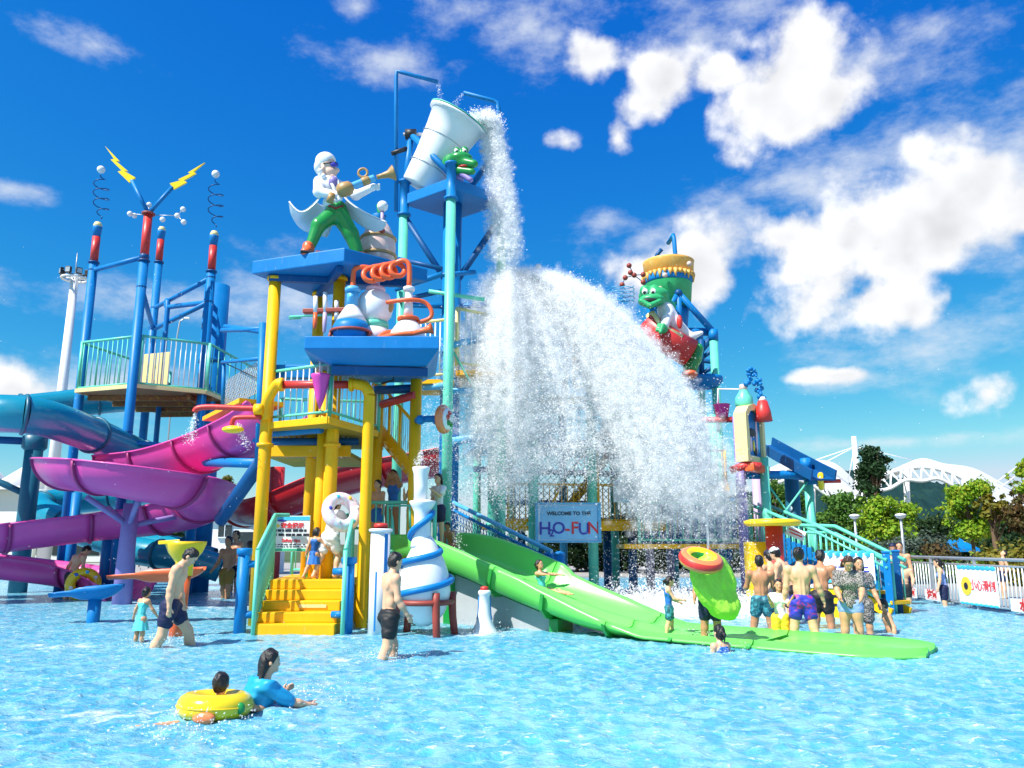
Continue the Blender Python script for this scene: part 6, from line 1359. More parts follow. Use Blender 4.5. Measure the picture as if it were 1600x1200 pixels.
# ---------------------------------------------------------------- right hand stairs
zk = 1.45; s0 = Vector((6.15, 20.9, zk)); s1 = Vector((8.02, 17.45, 0)); sd_ = (s1 - s0).xy.to_3d(); Ls = sd_.length; sd_.normalize(); sn = Vector((-sd_.y, sd_.x, 0))  # sn: to the far right side
RS = thing('pool_stairs', 'mint railed staircase coming down to the pool at the right', 'stairs', s1)
prof_ = lambda f: zk * float(np.interp(f, [0, .42, .55, 1.0], [1.0, .60, .58, .06]))
for i in range(9):
    f = (i + .5) / 9; p = s0 + sd_ * Ls * f; MB().box((p.x, p.y, prof_((i) / 9) - .06) + sn * 0 if False else Vector((p.x, p.y, prof_(i / 9) - .04)) + sn * .25, (Ls / 9 + .06, .6, .08), math.atan2(sd_.y, sd_.x), .01).build('stair_tread', M['yellow'], RS)
for off in (-.05, .55):
    q = [s0 + sd_ * Ls * f + sn * off + Vector((0, 0, prof_(f) - zk)) for f in (0, .42, .55, 1.0)]
    MB().tube([p + Vector((0, 0, 1.02)) for p in q], .045, 10).build('handrail', M['teal'], RS); MB().tube([p + Vector((0, 0, .86)) for p in q], .03, 8).build('mid_rail', M['teal'], RS); MB().tube([p + Vector((0, 0, .10)) for p in q], .035, 8).build('bottom_rail', M['teal'], RS)
    MB().sweep([p + Vector((0, 0, -.08)) for p in q], [(-.03, -.11), (.03, -.11), (.03, .11), (-.03, .11)], smooth=False).build('stringer', M['yellow'], RS)
    me = None
    for i in range(24):
        f = (i + .5) / 24; p = s0 + sd_ * Ls * f + sn * off; p.z = prof_(f)
        if me is None: o = MB().cyl(p + Vector((0, 0, .1)), p + Vector((0, 0, .87)), .018, n=6).build('baluster', M['teal'], RS); me = o.data; p0 = p
        else: o = inst('baluster', me, RS, RS.location + (p - p0))
q = [s0 + sn * -.05 + Vector((-1.2, -.05, 0)), s0 + sn * -.05]; MB().box(s0 + Vector((-1.6, .6, -.06)), (3.4, 1.6, .12), 0, .01).build('landing', M['yellow'], RS)
railing(RS, s0 + Vector((-2.9, -.12, 0)), s0 + Vector((-.05, -.12, 0)), 1.05, 14, M['teal'], .04, .016, .1)
MB().tube([s0 + Vector((-.2, -.1, 0)), s0 + Vector((-.2, -.1, 1.9))], .06, 10).build('rail_post', M['teal'], RS)
for i in range(13):
    p = s0 + Vector((-2.6 + .2 * i, .9, 0)); MB().box(p + Vector((0, 0, .62)), (.16, .04, 1.2), 0, .008).build('fence_board', M['blue'], RS)
# blue slat fence under the stairs
BFc = thing('blue_slat_fence', 'blue vertical board fence below the mint staircase', 'fence', Wy(1250, 900, 18.9)); fa, fb3 = Wy(1207, 880, 19.6), Wy(1392, 880, 17.9); n = 22
for i in range(n):
    p = fa.lerp(fb3, (i + .5) / n); zt_ = float(np.interp(i, [0, 5, 9, 21], [1.75, 1.5, 1.15, 1.0])) + .05 * math.sin(i * 1.1); MB().box(Vector((p.x, p.y, zt_ / 2 - .1)), ((fb3 - fa).length / n - .02, .04, zt_ + .2), math.atan2((fb3 - fa).y, (fb3 - fa).x), .008).build('fence_board', M['blue'], BFc)
bnA, bnB = Wy(1283, 864, 18.0), Wy(1369, 912, 17.4); BNR = thing('rules_banner', 'white banner with blue wave edges and grey text on the staircase fence', 'banner', (bnA + bnB) / 2)
an2 = math.atan2((bnB - bnA).y, (bnB - bnA).x); cb = (bnA + bnB) / 2; wB = (bnB - bnA).xy.length; hB = bnA.z - bnB.z
MB().box(cb, (wB, .03, hB), an2, .004).build('sheet', M['signw'], BNR); Rb = Matrix.Rotation(an2, 3, 'Z')
for i in range(7): MB().ball(cb + Rb @ Vector((wB * (-.43 + .143 * i), -.018, hB * .47)), .1, 10, (.12, .008, .06 + .02 * (i % 2))).build('wave_mark', M['inkc'], BNR)
MB().box(cb + Rb @ Vector((0, -.018, -hB * .45)), (wB * .98, .006, hB * .1), an2).build('wave_band', M['inkc'], BNR)
text('安全提示', .10, M['inkr'], BNR, cb + Rb @ Vector((.05, -.019, hB * .22)), (math.pi / 2, 0, an2), bold=.003)
lm = MB()
for rw in range(3):
    x = -wB * .38
    while x < wB * .38: wl = rr.uniform(.04, .12); lm.box(cb + Rb @ Vector((x + wl / 2, -.018, hB * (.03 - .13 * rw))), (wl, .006, .03), an2); x += wl + .03
lm.build('text_line', M['inkn'], BNR, kind='stuff')
nl = Wy(1243, 833, 18.6); NS = thing('notice_plate', 'small tilted white plate with red print on the stair rail', 'sign', nl); MB().box(nl, (.42, .02, .22), R=Matrix.Rotation(-.5, 3, 'Z') @ Matrix.Rotation(.42, 3, 'Y')).build('plate', M['signw'], NS)
for k_ in (-.03, .04): MB().box(nl + Vector((.0, -.014, k_)), (.30, .006, .03), R=Matrix.Rotation(-.5, 3, 'Z') @ Matrix.Rotation(.42, 3, 'Y')).build('print_line', M['inkr'], NS)
for px, Y, tp_, lab in ((1384, 17.5, 864, 'nearer blue post at the foot of the mint staircase'), (1399, 17.9, 862, 'darker blue post close behind the other at the staircase foot')):
    p = Wy(px, tp_, Y); BP = thing('blue_post', lab, 'post', (p.x, p.y, 0), 'blue posts at the pool stairs'); MB().box((p.x, p.y, (p.z - .35) / 2), (.15, .14, p.z + .35), -.4, .02).build('shaft', M['blue'] if px < 1390 else M['dblue'], BP); MB().box((p.x, p.y, p.z + .02), (.18, .17, .04), -.4, .012).build('cap', M['blue'], BP)
p = Wy(1392, 880, 17.7); solo(MB().cyl((p.x, p.y, -.3), (p.x, p.y, p.z), .05, n=12), 'rail_post', M['teal'], 'slim mint post between the two blue posts', 'post', (p.x, p.y, 0))
YB = Wy(1300, 935, 16.9); YX = thing('yellow_box', 'yellow box seat with dark slots beside the staircase, behind the woman', 'box', (YB.x, YB.y, 0)); MB().box((YB.x, YB.y, .15), (.75, .5, .85), -.5, .03).build('body', M['lemon'], YX); MB().box((YB.x - .0, YB.y, .60), (.82, .56, .06), -.5, .02).build('lid', M['signw'], YX)
for dz in (.25, .42): MB().box(Vector((YB.x, YB.y, dz)) + Matrix.Rotation(-.5, 3, 'Z') @ Vector((.15, -.253, 0)), (.26, .01, .05), -.5).build('slot', M['dark'], YX)
YB2 = Wy(1188, 905, 18.8); solo(MB().box((YB2.x, YB2.y, .55), (.55, .5, 1.9), 0, .02), 'yellow_box', M['lemon'], 'tall yellow box under the yellow disc, behind the group of men', 'box', (YB2.x, YB2.y, 0))
rp = Wy(1210, 845, 18.2); MS = thing('mushroom_shower', 'red column topped by a flat yellow disc, behind the group of men', 'mushroom shower', (rp.x, rp.y, 0)); zt_ = Wy(1205, 822, 18.2).z
MB().cyl((rp.x, rp.y, -.35), (rp.x, rp.y, zt_), .19, n=22).build('column', M['red'], MS); MB().lathe([(.1, 0), (.55, .0), (.62, .05), (.62, .11), (.5, .15), (.05, .16)], (rp.x - .02, rp.y, zt_), n=30).build('disc', M['lemon'], MS)
lp = Wy(1104, 800, 19); solo(MB().cyl((lp.x, lp.y, -.35), lp, .03, n=8), 'thin_pole', M['signw'], 'thin pale pole standing behind the rainbow ring', 'pole', (lp.x, lp.y, 0))
for px, Y, zt_ in ((1110, 22.5, 1.35), (1130, 22.4, 1.35)): pass
# ---------------------------------------------------------------- pool fence at the right
FA, FB_ = Vector((10.55, 24.5, 0)), Vector((10.55, 11.0, 0)); PFN = thing('pool_fence', 'grey barred pool fence with double top rail along the right edge', 'fence', (10.55, 18, 0)); n = 96
MB().cyl((10.55, 24.5, 1.12), (10.55, 11, 1.12), .035, n=8).build('handrail', M['steel'], PFN); MB().cyl((10.55, 24.5, .98), (10.55, 11, .98), .022, n=8).build('mid_rail', M['steel'], PFN); MB().cyl((10.55, 24.5, .10), (10.55, 11, .10), .022, n=8).build('bottom_rail', M['steel'], PFN)
bars(PFN, FA, FB_, n, .1, .98, .016, M['signw'])
for i in range(8): y = 24.5 - 13.5 * i / 7; MB().box((10.55, y, .4), (.06, .06, 1.5)).build('fence_post', M['steel'], PFN)
fbn = Vector((10.50, 18.6, .52)); FBN = thing('fence_banner', 'white banner with yellow face badge and red characters on the pool fence', 'banner', fbn)
MB().box(fbn, (.02, 1.55, .86), 0, .004).build('sheet', M['signw'], FBN)
for i in range(8): MB().ball(fbn + Vector((-.014, -.68 + .19 * i, .40)), .1, 10, (.006, .11, .05)).build('wave_mark', M['inkc'], FBN); MB().ball(fbn + Vector((-.014, -.68 + .19 * i, -.41)), .1, 10, (.006, .11, .03)).build('wave_mark', M['inkc'], FBN)
MB().lathe([(.21, 0), (.21, .008)], fbn + Vector((-.012, .42, -.02)), (-1, 0, 0), 24).build('badge', M['inky'], FBN); MB().lathe([(.08, 0), (.08, .006)], fbn + Vector((-.021, .42, -.02)), (-1, 0, 0), 18).build('badge_face', M['inkb'], FBN)
text('小心滑倒', .25, M['inkr'], FBN, fbn + Vector((-.014, -.23, .0)), (math.pi / 2, 0, -math.pi / 2), bold=.003)
for y, ln in ((20.6, .7), (21.7, .6), (16.6, 1.6)):
    p = Vector((10.49, y, .20)); st_ = thing('red_text_strip', 'red lettered strip low on the pool fence, ' + {20.6: 'beside the white banner', 21.7: 'by the girl in navy shorts', 16.6: 'at the right edge'}[y], 'sign', p, 'red strips on the pool fence'); MB().box(p, (.02, ln, .26), 0, .003).build('strip', M['signw'], st_); text('水深危险' if ln > 1 else '注意', .24, M['red'], st_, p + Vector((-.014, 0, 0)), (math.pi / 2, 0, -math.pi / 2), bold=.012)
# ---------------------------------------------------------------- planting
def leafmat(name, c, c2): return mat(name, c, .6, .3, 1.2, col2=c2, c2lo=.4, c2hi=.65, trans=.35, spec=.25)
LM = dict(bright=leafmat('bright_leaves', (.20, .40, .025), (.36, .42, .03)), mid=leafmat('green_leaves', (.07, .18, .025), (.13, .24, .04)), dark=leafmat('dark_leaves', (.02, .05, .015), (.035, .075, .02)), pine=leafmat('pine_needles', (.02, .06, .02), (.04, .085, .03)), blue=leafmat('grey_leaves', (.07, .11, .08), (.12, .16, .12)), gold=leafmat('golden_leaves', (.25, .20, .02), (.16, .18, .03)), rusty=leafmat('bronze_leaves', (.14, .08, .03), (.10, .10, .03)))
def leaves(cl, n, size, seed, flat=.35):
    """cl: clumps (x, y, z, r); n leaves spread over them"""
    r = np.random.default_rng(seed); cl = np.array(cl, float); w = cl[:, 3] ** 2; idx = r.choice(len(cl), n, p=w / w.sum()); d = r.normal(size=(n, 3)); d /= np.linalg.norm(d, axis=1, keepdims=True)
    rr_ = cl[idx, 3] * np.abs(r.normal(.72, .36, n)); c = cl[idx, :3] + d * rr_[:, None] * np.array([1, 1, .8])
    nv = d + r.normal(size=(n, 3)) * .8 + np.array([0, 0, flat]); nv /= np.linalg.norm(nv, axis=1, keepdims=True); a = np.cross(nv, r.normal(size=(n, 3))); a /= np.linalg.norm(a, axis=1, keepdims=True); b = np.cross(nv, a)
    s = (size * r.uniform(.6, 1.4, n))[:, None]; V = np.stack([c - a * s, c + b * s * .55 + nv * s * .12, c + a * s, c - b * s * .55 + nv * s * .12], 1).reshape(-1, 3); return V
def leaf_obj(name, V, m, parent=None, loc=(0, 0, 0)):
    V = V - np.array(loc); n = len(V) // 4; me = bpy.data.meshes.new(name); me.vertices.add(len(V)); me.vertices.foreach_set('co', V.ravel()); me.loops.add(len(V)); me.loops.foreach_set('vertex_index', np.arange(len(V))); me.polygons.add(n); me.polygons.foreach_set('loop_start', np.arange(0, len(V), 4)); me.update(calc_edges=True); me.materials.append(m)
    o = bpy.data.objects.new(name, me); COL.objects.link(o); o.parent = parent
    if parent is None: o.location = loc
    return o
TS = [0]
def tree(label, px, Y, ptop, pcrown, wpx, lm, n=3500, size=.13, trunk_px=None, kind='round', group='park trees beyond the pool', z0=.04, cat='tree', tr=.10, name='tree'):
    TS[0] += 1; r = random.Random(TS[0] * 13)
    x = Wy(px, 800, Y).x; zt = Wy(px, ptop, Y).z; zc = max(Wy(px, pcrown, Y).z, z0 + .2); hw = wpx * MPP(Y, zt) / 2; base = Vector((x, Y, z0)); t_ = thing(name, label, cat, base, group)
    mid = (zt + zc) / 2; hh_ = (zt - zc) / 2; cl = []
    nb = 22 if kind != 'pine' else 16
    for i in range(nb):
        a = r.uniform(0, 6.28)
        if kind == 'pine': f = (i + .5) / nb; rad_ = hw * (1 - .55 * f) * r.uniform(.4, 1); z = zc + (zt - zc) * f; q = hw * .42
        else: v = r.uniform(-1, 1); rad_ = hw * math.sqrt(max(0, 1 - v * v)) * r.uniform(.3, .85); z = mid + v * hh_ * .8; q = min(hw, hh_) * r.uniform(.20, .42)
        cl.append((x + math.cos(a) * rad_, Y + math.sin(a) * rad_, z, q))
    for i in range(9 if kind != 'pine' else 5):           # loose outer sprays that break the outline
        a = r.uniform(0, 6.28); v = r.uniform(-.9, 1); q = r.uniform(1.0, 1.25); w2 = math.sqrt(max(0, 1 - v * v)); cl.append((x + math.cos(a) * hw * w2 * q, Y + math.sin(a) * hw * w2 * q, mid + v * hh_ * q * .95, min(hw, hh_) * r.uniform(.10, .20)))
    tk = MB(); top = Vector((x + r.uniform(-.2, .2) * hw, Y, mid + hh_ * .3)); tk.tube(crom([base - Vector((0, 0, .1)), base.lerp(top, .4) + Vector((r.uniform(-.1, .1), 0, 0)), top], 4), [tr * (1 - .07 * i) for i in range(9)], 8)
    for c in cl[::2]:
        s_ = base.lerp(top, r.uniform(.45, .9)); e = Vector(c[:3]); tk.tube([s_, s_.lerp(e, .5) + Vector((0, 0, .1 * hh_)), e], [tr * .4, tr * .25, tr * .1], 5)
    tk.build('trunk', M['trunk'], t_)
    o = leaf_obj('crown', leaves(cl, int(n * 1.9), size * .68, TS[0]), LM[lm], t_, tuple(base)); o['kind'] = 'stuff'
    return t_
tree('bright yellow green tree with a slim split crown right of the arched roof', 1515, 34, 732, 858, 78, 'bright', 4200, .12)
tree('tall bare tan trunk with a small olive crown right of the bright tree', 1553, 33, 775, 812, 66, 'gold', 900, .13, tr=.13)
tree('dark pine in front of the arched white roof', 1368, 62, 705, 772, 56, 'pine', 3800, .20, kind='pine', tr=.2)
tree('bushy green tree left of the pine, above the stair rail', 1312, 38, 768, 868, 80, 'mid', 3600, .14)
tree('light green spreading tree below the pine', 1390, 36, 778, 872, 96, 'bright', 3600, .14)
tree('small light tree between the two lamps with feathery top', 1352, 40, 765, 850, 60, 'mid', 2400, .14)
tree('green tree behind the mint columns at the far side of the blue beam', 1222, 42, 752, 880, 90, 'mid', 3600, .17)
tree('dark round tree at the right behind the tan trunk', 1578, 44, 802, 872, 90, 'dark', 3400, .18)
tree('dark round tree left of the bright tree', 1470, 46, 806, 872, 90, 'dark', 3200, .18)
tree('bronze tree cut by the right edge of the photo', 1604, 32, 765, 835, 62, 'rusty', 2400, .13, tr=.08)
tree('light twig of a taller tree at the right edge', 1606, 30, 718, 775, 40, 'bright', 700, .12, tr=.06)
tree('dark green tree low behind the grey shrubs', 1425, 48, 815, 872, 80, 'dark', 2600, .18)
tree('dark tree showing through the splash below the yellow deck', 1010, 40, 790, 900, 150, 'dark', 3600, .2)
tree('dark tree behind the slide foot and the park sign', 900, 42, 800, 905, 150, 'dark', 3400, .2)
tree('dark tree behind the thin pale pole', 1130, 41, 790, 900, 130, 'dark', 3400, .2)
tree('yellowish shrub tree behind the purple flume end', 352, 44, 742, 800, 30, 'gold', 800, .16)
# shrubs and hedges along the far side of the fence
def shrub(label, px, Y, ptop, wpx, lm, n, size=.09, dy=.8, cat='shrub', group='shrubs beyond the fence', name='shrub', pb=None):
    TS[0] += 1; r = random.Random(TS[0] * 7); c = Wy(px, 860, Y); zt = Wy(px, ptop, Y).z; hw = wpx * MPP(Y) / 2; cl = []
    for i in range(max(5, int(hw * 5))): q = r.uniform(.28, .45) * min(zt, 1.6); cl.append((c.x + r.uniform(-1, 1) * hw, Y + r.uniform(-dy, dy), r.uniform(.25, .8) * zt, q))
    o = leaf_obj(name, leaves(cl, n, size, TS[0], .6), LM[lm], None, (c.x, Y, .06)); tag(o, label, cat, group); return o
shrub('long clipped green hedge behind the pool fence', 1490, 30, 868, 230, 'mid', 9000, .07, .9, 'hedge', name='hedge')
shrub('golden bronze shrub at the right edge behind the man', 1592, 28, 838, 70, 'gold', 3200, .08)
shrub('rusty pink shrub at the middle of the hedge', 1462, 31.5, 848, 62, 'rusty', 2200, .08)
shrub('grey green leafy shrub behind the boy by the blue posts', 1430, 33, 838, 70, 'blue', 2600, .09)
shrub('grey feathery shrub left of the blue canopy', 1395, 34, 842, 60, 'blue', 2000, .09)
shrub('yellow green shrub below the tan trunk', 1560, 31.5, 860, 50, 'bright', 1800, .08)
shrub('dark hedge mass below the tall trees', 1500, 40, 838, 240, 'dark', 8000, .14, 1.2, 'hedge', name='hedge')
shrub('dark hedge under the far end of the purple flume', 255, 40, 806, 190, 'dark', 6000, .15, 1.2, 'hedge', name='hedge')
shrub('dark hedge running behind the play tower and the splash', 1000, 44, 850, 560, 'dark', 9000, .18, 1.2, 'hedge', name='hedge')
# path lamps
for px, ptop, Y, lab in ((1335, 806, 33, 'left of the two round headed path lamps, behind the stair rail'), (1407, 805, 31, 'right of the two round headed path lamps, above the boy')):
    p = Wy(px, ptop, Y); t_ = thing('path_lamp', lab, 'lamp', (p.x, Y, .06), 'path lamps'); lean = .0
    MB().cyl((p.x + lean, Y, .06), (p.x, Y, p.z - .15), .06, .045, 12).build('pole', M['steel'], t_); MB().lathe([(.05, -.14), (.15, -.10), (.20, -.02), (.18, .04), (.06, .07)], p, n=20).build('lamp_head', M['signw'], t_); MB().lathe([(.21, 0), (.225, .015), (.21, .03)], p + Vector((0, 0, -.03)), n=20).build('rim', M['steel'], t_)
p = Wy(1494, 850, 38); CP = thing('blue_canopy', 'small blue canopy tent among the shrubs', 'canopy', (p.x, 38, .04)); MB().lathe([(1.0, -.35), (.95, -.2), (.4, .1), (.05, .35)], p, n=4, sharp=True).build('cover', M['blue'], CP)
for sx in (-.6, .6): MB().cyl((p.x + sx, 38, .04), (p.x + sx, 38, p.z - .3), .03, n=6).build('leg', M['steel'], CP)
# ---------------------------------------------------------------- white tensile roofs far right
def loft(rows, m, name, parent):
    n = len(rows[0]); vs = [p for r in rows for p in r]; MB().add(vs, [(i * n + j, i * n + j + 1, (i + 1) * n + j + 1, (i + 1) * n + j) for i in range(len(rows) - 1) for j in range(n - 1)], True).build(name, m, parent)
def curve_px(pts, Y): return crom([Wy(px, py, Y) for px, py in pts], 5)
TR_ = thing('arched_roof', 'white membrane roof over a steel truss arch, right of the tall mast', 'roof', (Wy(1450, 850, 75).x, 75, 0))
F = curve_px([(1330, 778), (1362, 752), (1400, 736), (1440, 730), (1480, 737), (1520, 757), (1560, 783), (1612, 812)], 70)
Rg = curve_px([(1330, 776), (1362, 747), (1400, 731), (1440, 716), (1475, 724), (1520, 731), (1562, 752), (1620, 788)], 78)
Bk = curve_px([(1334, 790), (1366, 760), (1402, 742), (1440, 733), (1478, 736), (1520, 744), (1562, 765), (1620, 800)], 92)
loft([F, [a.lerp(b, .5) + Vector((0, 0, -.25)) for a, b in zip(F, Rg)], Rg, [a.lerp(b, .5) + Vector((0, 0, -.4)) for a, b in zip(Rg, Bk)], Bk], M['membrane'], 'membrane', TR_)
F2 = [p + Vector((0, -.6, -1.1 - .15 * math.sin(i))) for i, p in enumerate(F)]
MB().tube(F, .16, 8).build('truss_chord', M['white'], TR_); MB().tube(F2, .16, 8).build('truss_chord', M['white'], TR_)
for i in range(0, len(F) - 1, 1): MB().cyl(F[i] if i % 2 else F2[i], F2[i + 1] if i % 2 else F[i + 1], .085, n=6).build('truss_web', M['white'], TR_)
for i in (0, 12, 34): MB().cyl((F[i].x, F[i].y + 1, 0), F[i], .25, n=10).build('roof_column', M['white'], TR_)
T2 = thing('sail_roof', 'white sail roof between the blue beam and the mast', 'roof', (Wy(1300, 850, 75).x, 75, 0))
A1 = curve_px([(1190, 748), (1215, 736), (1245, 734), (1275, 748), (1305, 775), (1325, 790)], 72); A2 = curve_px([(1190, 738), (1225, 722), (1262, 718), (1300, 722), (1325, 740), (1345, 765)], 80); A3 = curve_px([(1200, 760), (1230, 745), (1262, 740), (1300, 742), (1330, 756), (1350, 775)], 92)
loft([A1, [a.lerp(b, .5) + Vector((0, 0, -.3)) for a, b in zip(A1, A2)], A2, A3], M['membrane'], 'membrane', T2)
A4 = [p + Vector((0, -.5, -1.0)) for p in A1]; MB().tube(A1, .15, 8).build('truss_chord', M['white'], T2); MB().tube(A4, .15, 8).build('truss_chord', M['white'], T2)
for i in range(len(A1) - 1): MB().cyl(A1[i] if i % 2 else A4[i], A4[i + 1] if i % 2 else A1[i + 1], .085, n=6).build('truss_web', M['white'], T2)
for i in (0, 14): MB().cyl((A1[i].x, A1[i].y + 1, 0), A1[i], .25, n=10).build('roof_column', M['white'], T2)
mt = Wy(1334, 682, 76); MS_ = thing('roof_mast', 'tall white mast with stay cables holding the roofs', 'mast', (mt.x, mt.y, 0)); MB().cyl((mt.x, mt.y, 0), mt, .38, .22, 12).build('pole', M['white'], MS_)
for a in ((1265, 722), (1275, 730), (1325, 752), (1400, 722), (1425, 718), (1345, 755)): MB().cyl(mt - Vector((0, 0, 1)), Wy(*a, 77), .05, n=5).build('cable', M['white'], MS_)
for a, b in (((1552, 757), (1612, 712)), ((1565, 760), (1612, 725))): MB().cyl(Wy(*a, 77), Wy(*b, 77), .05, n=5).build('cable', M['white'], MS_)
# ---------------------------------------------------------------- far left: floodlight mast, white halls, hut
hm_ = Wy(117, 432, 62); FM = thing('floodlight_mast', 'tall white floodlight mast with a ring of lamps behind the left tower', 'light mast', (hm_.x + .0, 62, 0)); zt = hm_.z
MB().cyl((hm_.x, 62, 0), (hm_.x, 62, zt), .50, .28, 16).build('pole', M['white'], FM); MB().torus((hm_.x, 62, zt - .2), .95, .10, n=24).build('ring', M['white'], FM); MB().cyl((hm_.x, 62, zt), (hm_.x, 62, zt + 2.0), .04, n=6).build('lightning_rod', M['steel'], FM)
for i in range(8):
    a = 2 * math.pi * i / 8; c = Vector((hm_.x + math.cos(a) * 1.0, 62 + math.sin(a) * 1.0, zt + .25)); o = MB().box(c, (.42, .26, .50), a + math.pi / 2, .03).build('floodlight', M['dark'], FM); MB().box(c + Vector((math.cos(a) * .14, math.sin(a) * .14, -.02)), (.34, .02, .38), a + math.pi / 2).build('lens', M['steel'], o); MB().cyl((hm_.x, 62, zt - .2), c - Vector((0, 0, .3)), .05, n=6).build('lamp_arm', M['white'], FM)
p = Wy(277, 502, 60); q = Wy(276, 530, 60); SL = thing('street_lamp', 'small bent street lamp seen between the blue posts', 'street lamp', (q.x, 60, 0)); MB().tube([(q.x, 60, 0), q, p + Vector((.2, 0, .0)), p + Vector((.6, 0, .25))], .06, 8).build('pole', M['steel'], SL); MB().box(p + Vector((.75, 0, .25)), (.4, .2, .12), 0, .02).build('lamp_head', M['signw'], SL)
for px0, px1, pt, Y, lab in ((-140, 62, 766, 70, 'long white hall behind the dark teal column at the left edge'), (66, 190, 772, 66, 'second white hall right of the dark teal column')):
    a, b = Wy(px0, pt, Y), Wy(px1, pt, Y); h = a.z; t_ = thing('white_hall', lab, 'building', ((a.x + b.x) / 2, Y + 5, 0), 'white halls at the far left')
    MB().box(((a.x + b.x) / 2, Y + 5, h / 2), (b.x - a.x, 10, h), 0, .05).build('wall', M['wall'], t_); MB().box(((a.x + b.x) / 2, Y + 4.8, h + .15), (b.x - a.x + 1, 11.5, .3), 0, .05).build('roof', M['membrane'], t_)
    for i in range(5): x = a.x + (b.x - a.x) * (i + .5) / 5; MB().box((x, Y - .02, h * .25), (1.2, .06, 1.6)).build('window', M['glass'], t_)
a, b = Wy(-60, 742, 80), Wy(75, 722, 80); WT = thing('white_tent', 'white membrane tent top at the far left edge', 'tent', (a.x, 80, 0)); xs_ = [a.x + (b.x - a.x) * i / 16 for i in range(17)]
loft([[Vector((x, 80 + 4 * j, 4 + (a.z - 2.5) * (.45 + .55 * abs(math.cos(i * math.pi / 8))) * (1 - .35 * (j - 1) ** 2))) for i, x in enumerate(xs_)] for j in range(3)], M['membrane'], 'membrane', WT)
for x in (xs_[0], xs_[8], xs_[16]): MB().cyl((x, 84, 0), (x, 84, a.z + 1), .15, n=8).build('pole', M['white'], WT)
a, b = Wy(322, 812, 38), Wy(420, 812, 38); HT = thing('white_hut', 'white hut with a dark window and doorway behind the red slide', 'hut', ((a.x + b.x) / 2, 40, 0)); h = a.z
MB().box(((a.x + b.x) / 2, 39.5, h / 2), (b.x - a.x, 3, h), 0, .02).build('wall', M['wall'], HT)
b_ = bmesh.new(); ym = 39.5; pts = [(a.x - .2, 37.8, h - .05), (b.x + .2, 37.8, h - .05), (b.x + .2, 41.2, h - .05), (a.x - .2, 41.2, h - .05), (a.x - .2, ym, h + .9), (b.x + .2, ym, h + .9)]; V_ = [b_.verts.new(p) for p in pts]
for f in ((0, 1, 5, 4), (2, 3, 4, 5), (0, 4, 3), (1, 2, 5), (0, 3, 2, 1)): b_.faces.new([V_[i] for i in f])
MB().bm(b_).build('roof', M['wall'], HT)
w0 = Wy(352, 830, 38); wn_ = MB().box((w0.x, 37.98, w0.z), (.62, .08, .55)).build('window', M['glass'], HT); MB().box((w0.x, 37.93, w0.z), (.03, .04, .55)).build('frame', M['white'], wn_); MB().box((w0.x, 37.93, w0.z - .29), (.7, .1, .05)).build('sill', M['white'], wn_)
w1 = Wy(384, 860, 38); MB().box((w1.x, 37.98, 1.0), (.75, .08, 2.0)).build('door', M['glass'], HT)
# ---------------------------------------------------------------- water in the air
sm = bpy.data.materials.new('white_water'); sm.use_nodes = True; t = sm.node_tree; t.nodes.remove(t.nodes['Principled BSDF'])
df = t.nodes.new('ShaderNodeBsdfDiffuse'); df.inputs[0].default_value = (.96, .97, .98, 1)
tr = t.nodes.new('ShaderNodeBsdfTranslucent'); tr.inputs[0].default_value = (.96, .97, .99, 1); ms = t.nodes.new('ShaderNodeMixShader'); ms.inputs[0].default_value = .35; t.links.new(df.outputs[0], ms.inputs[1]); t.links.new(tr.outputs[0], ms.inputs[2])
tp_ = t.nodes.new('ShaderNodeBsdfTransparent'); m2_ = t.nodes.new('ShaderNodeMixShader'); m2_.inputs[0].default_value = .36; t.links.new(ms.outputs[0], m2_.inputs[1]); t.links.new(tp_.outputs[0], m2_.inputs[2]); t.links.new(m2_.outputs[0], t.nodes['Material Output'].inputs[0])
OV = np.array([(1, 1, 1), (1, -1, -1), (-1, 1, -1), (-1, -1, 1)], float) * .75; OF = np.array([(0, 1, 2), (0, 3, 1), (0, 2, 3), (1, 3, 2)])
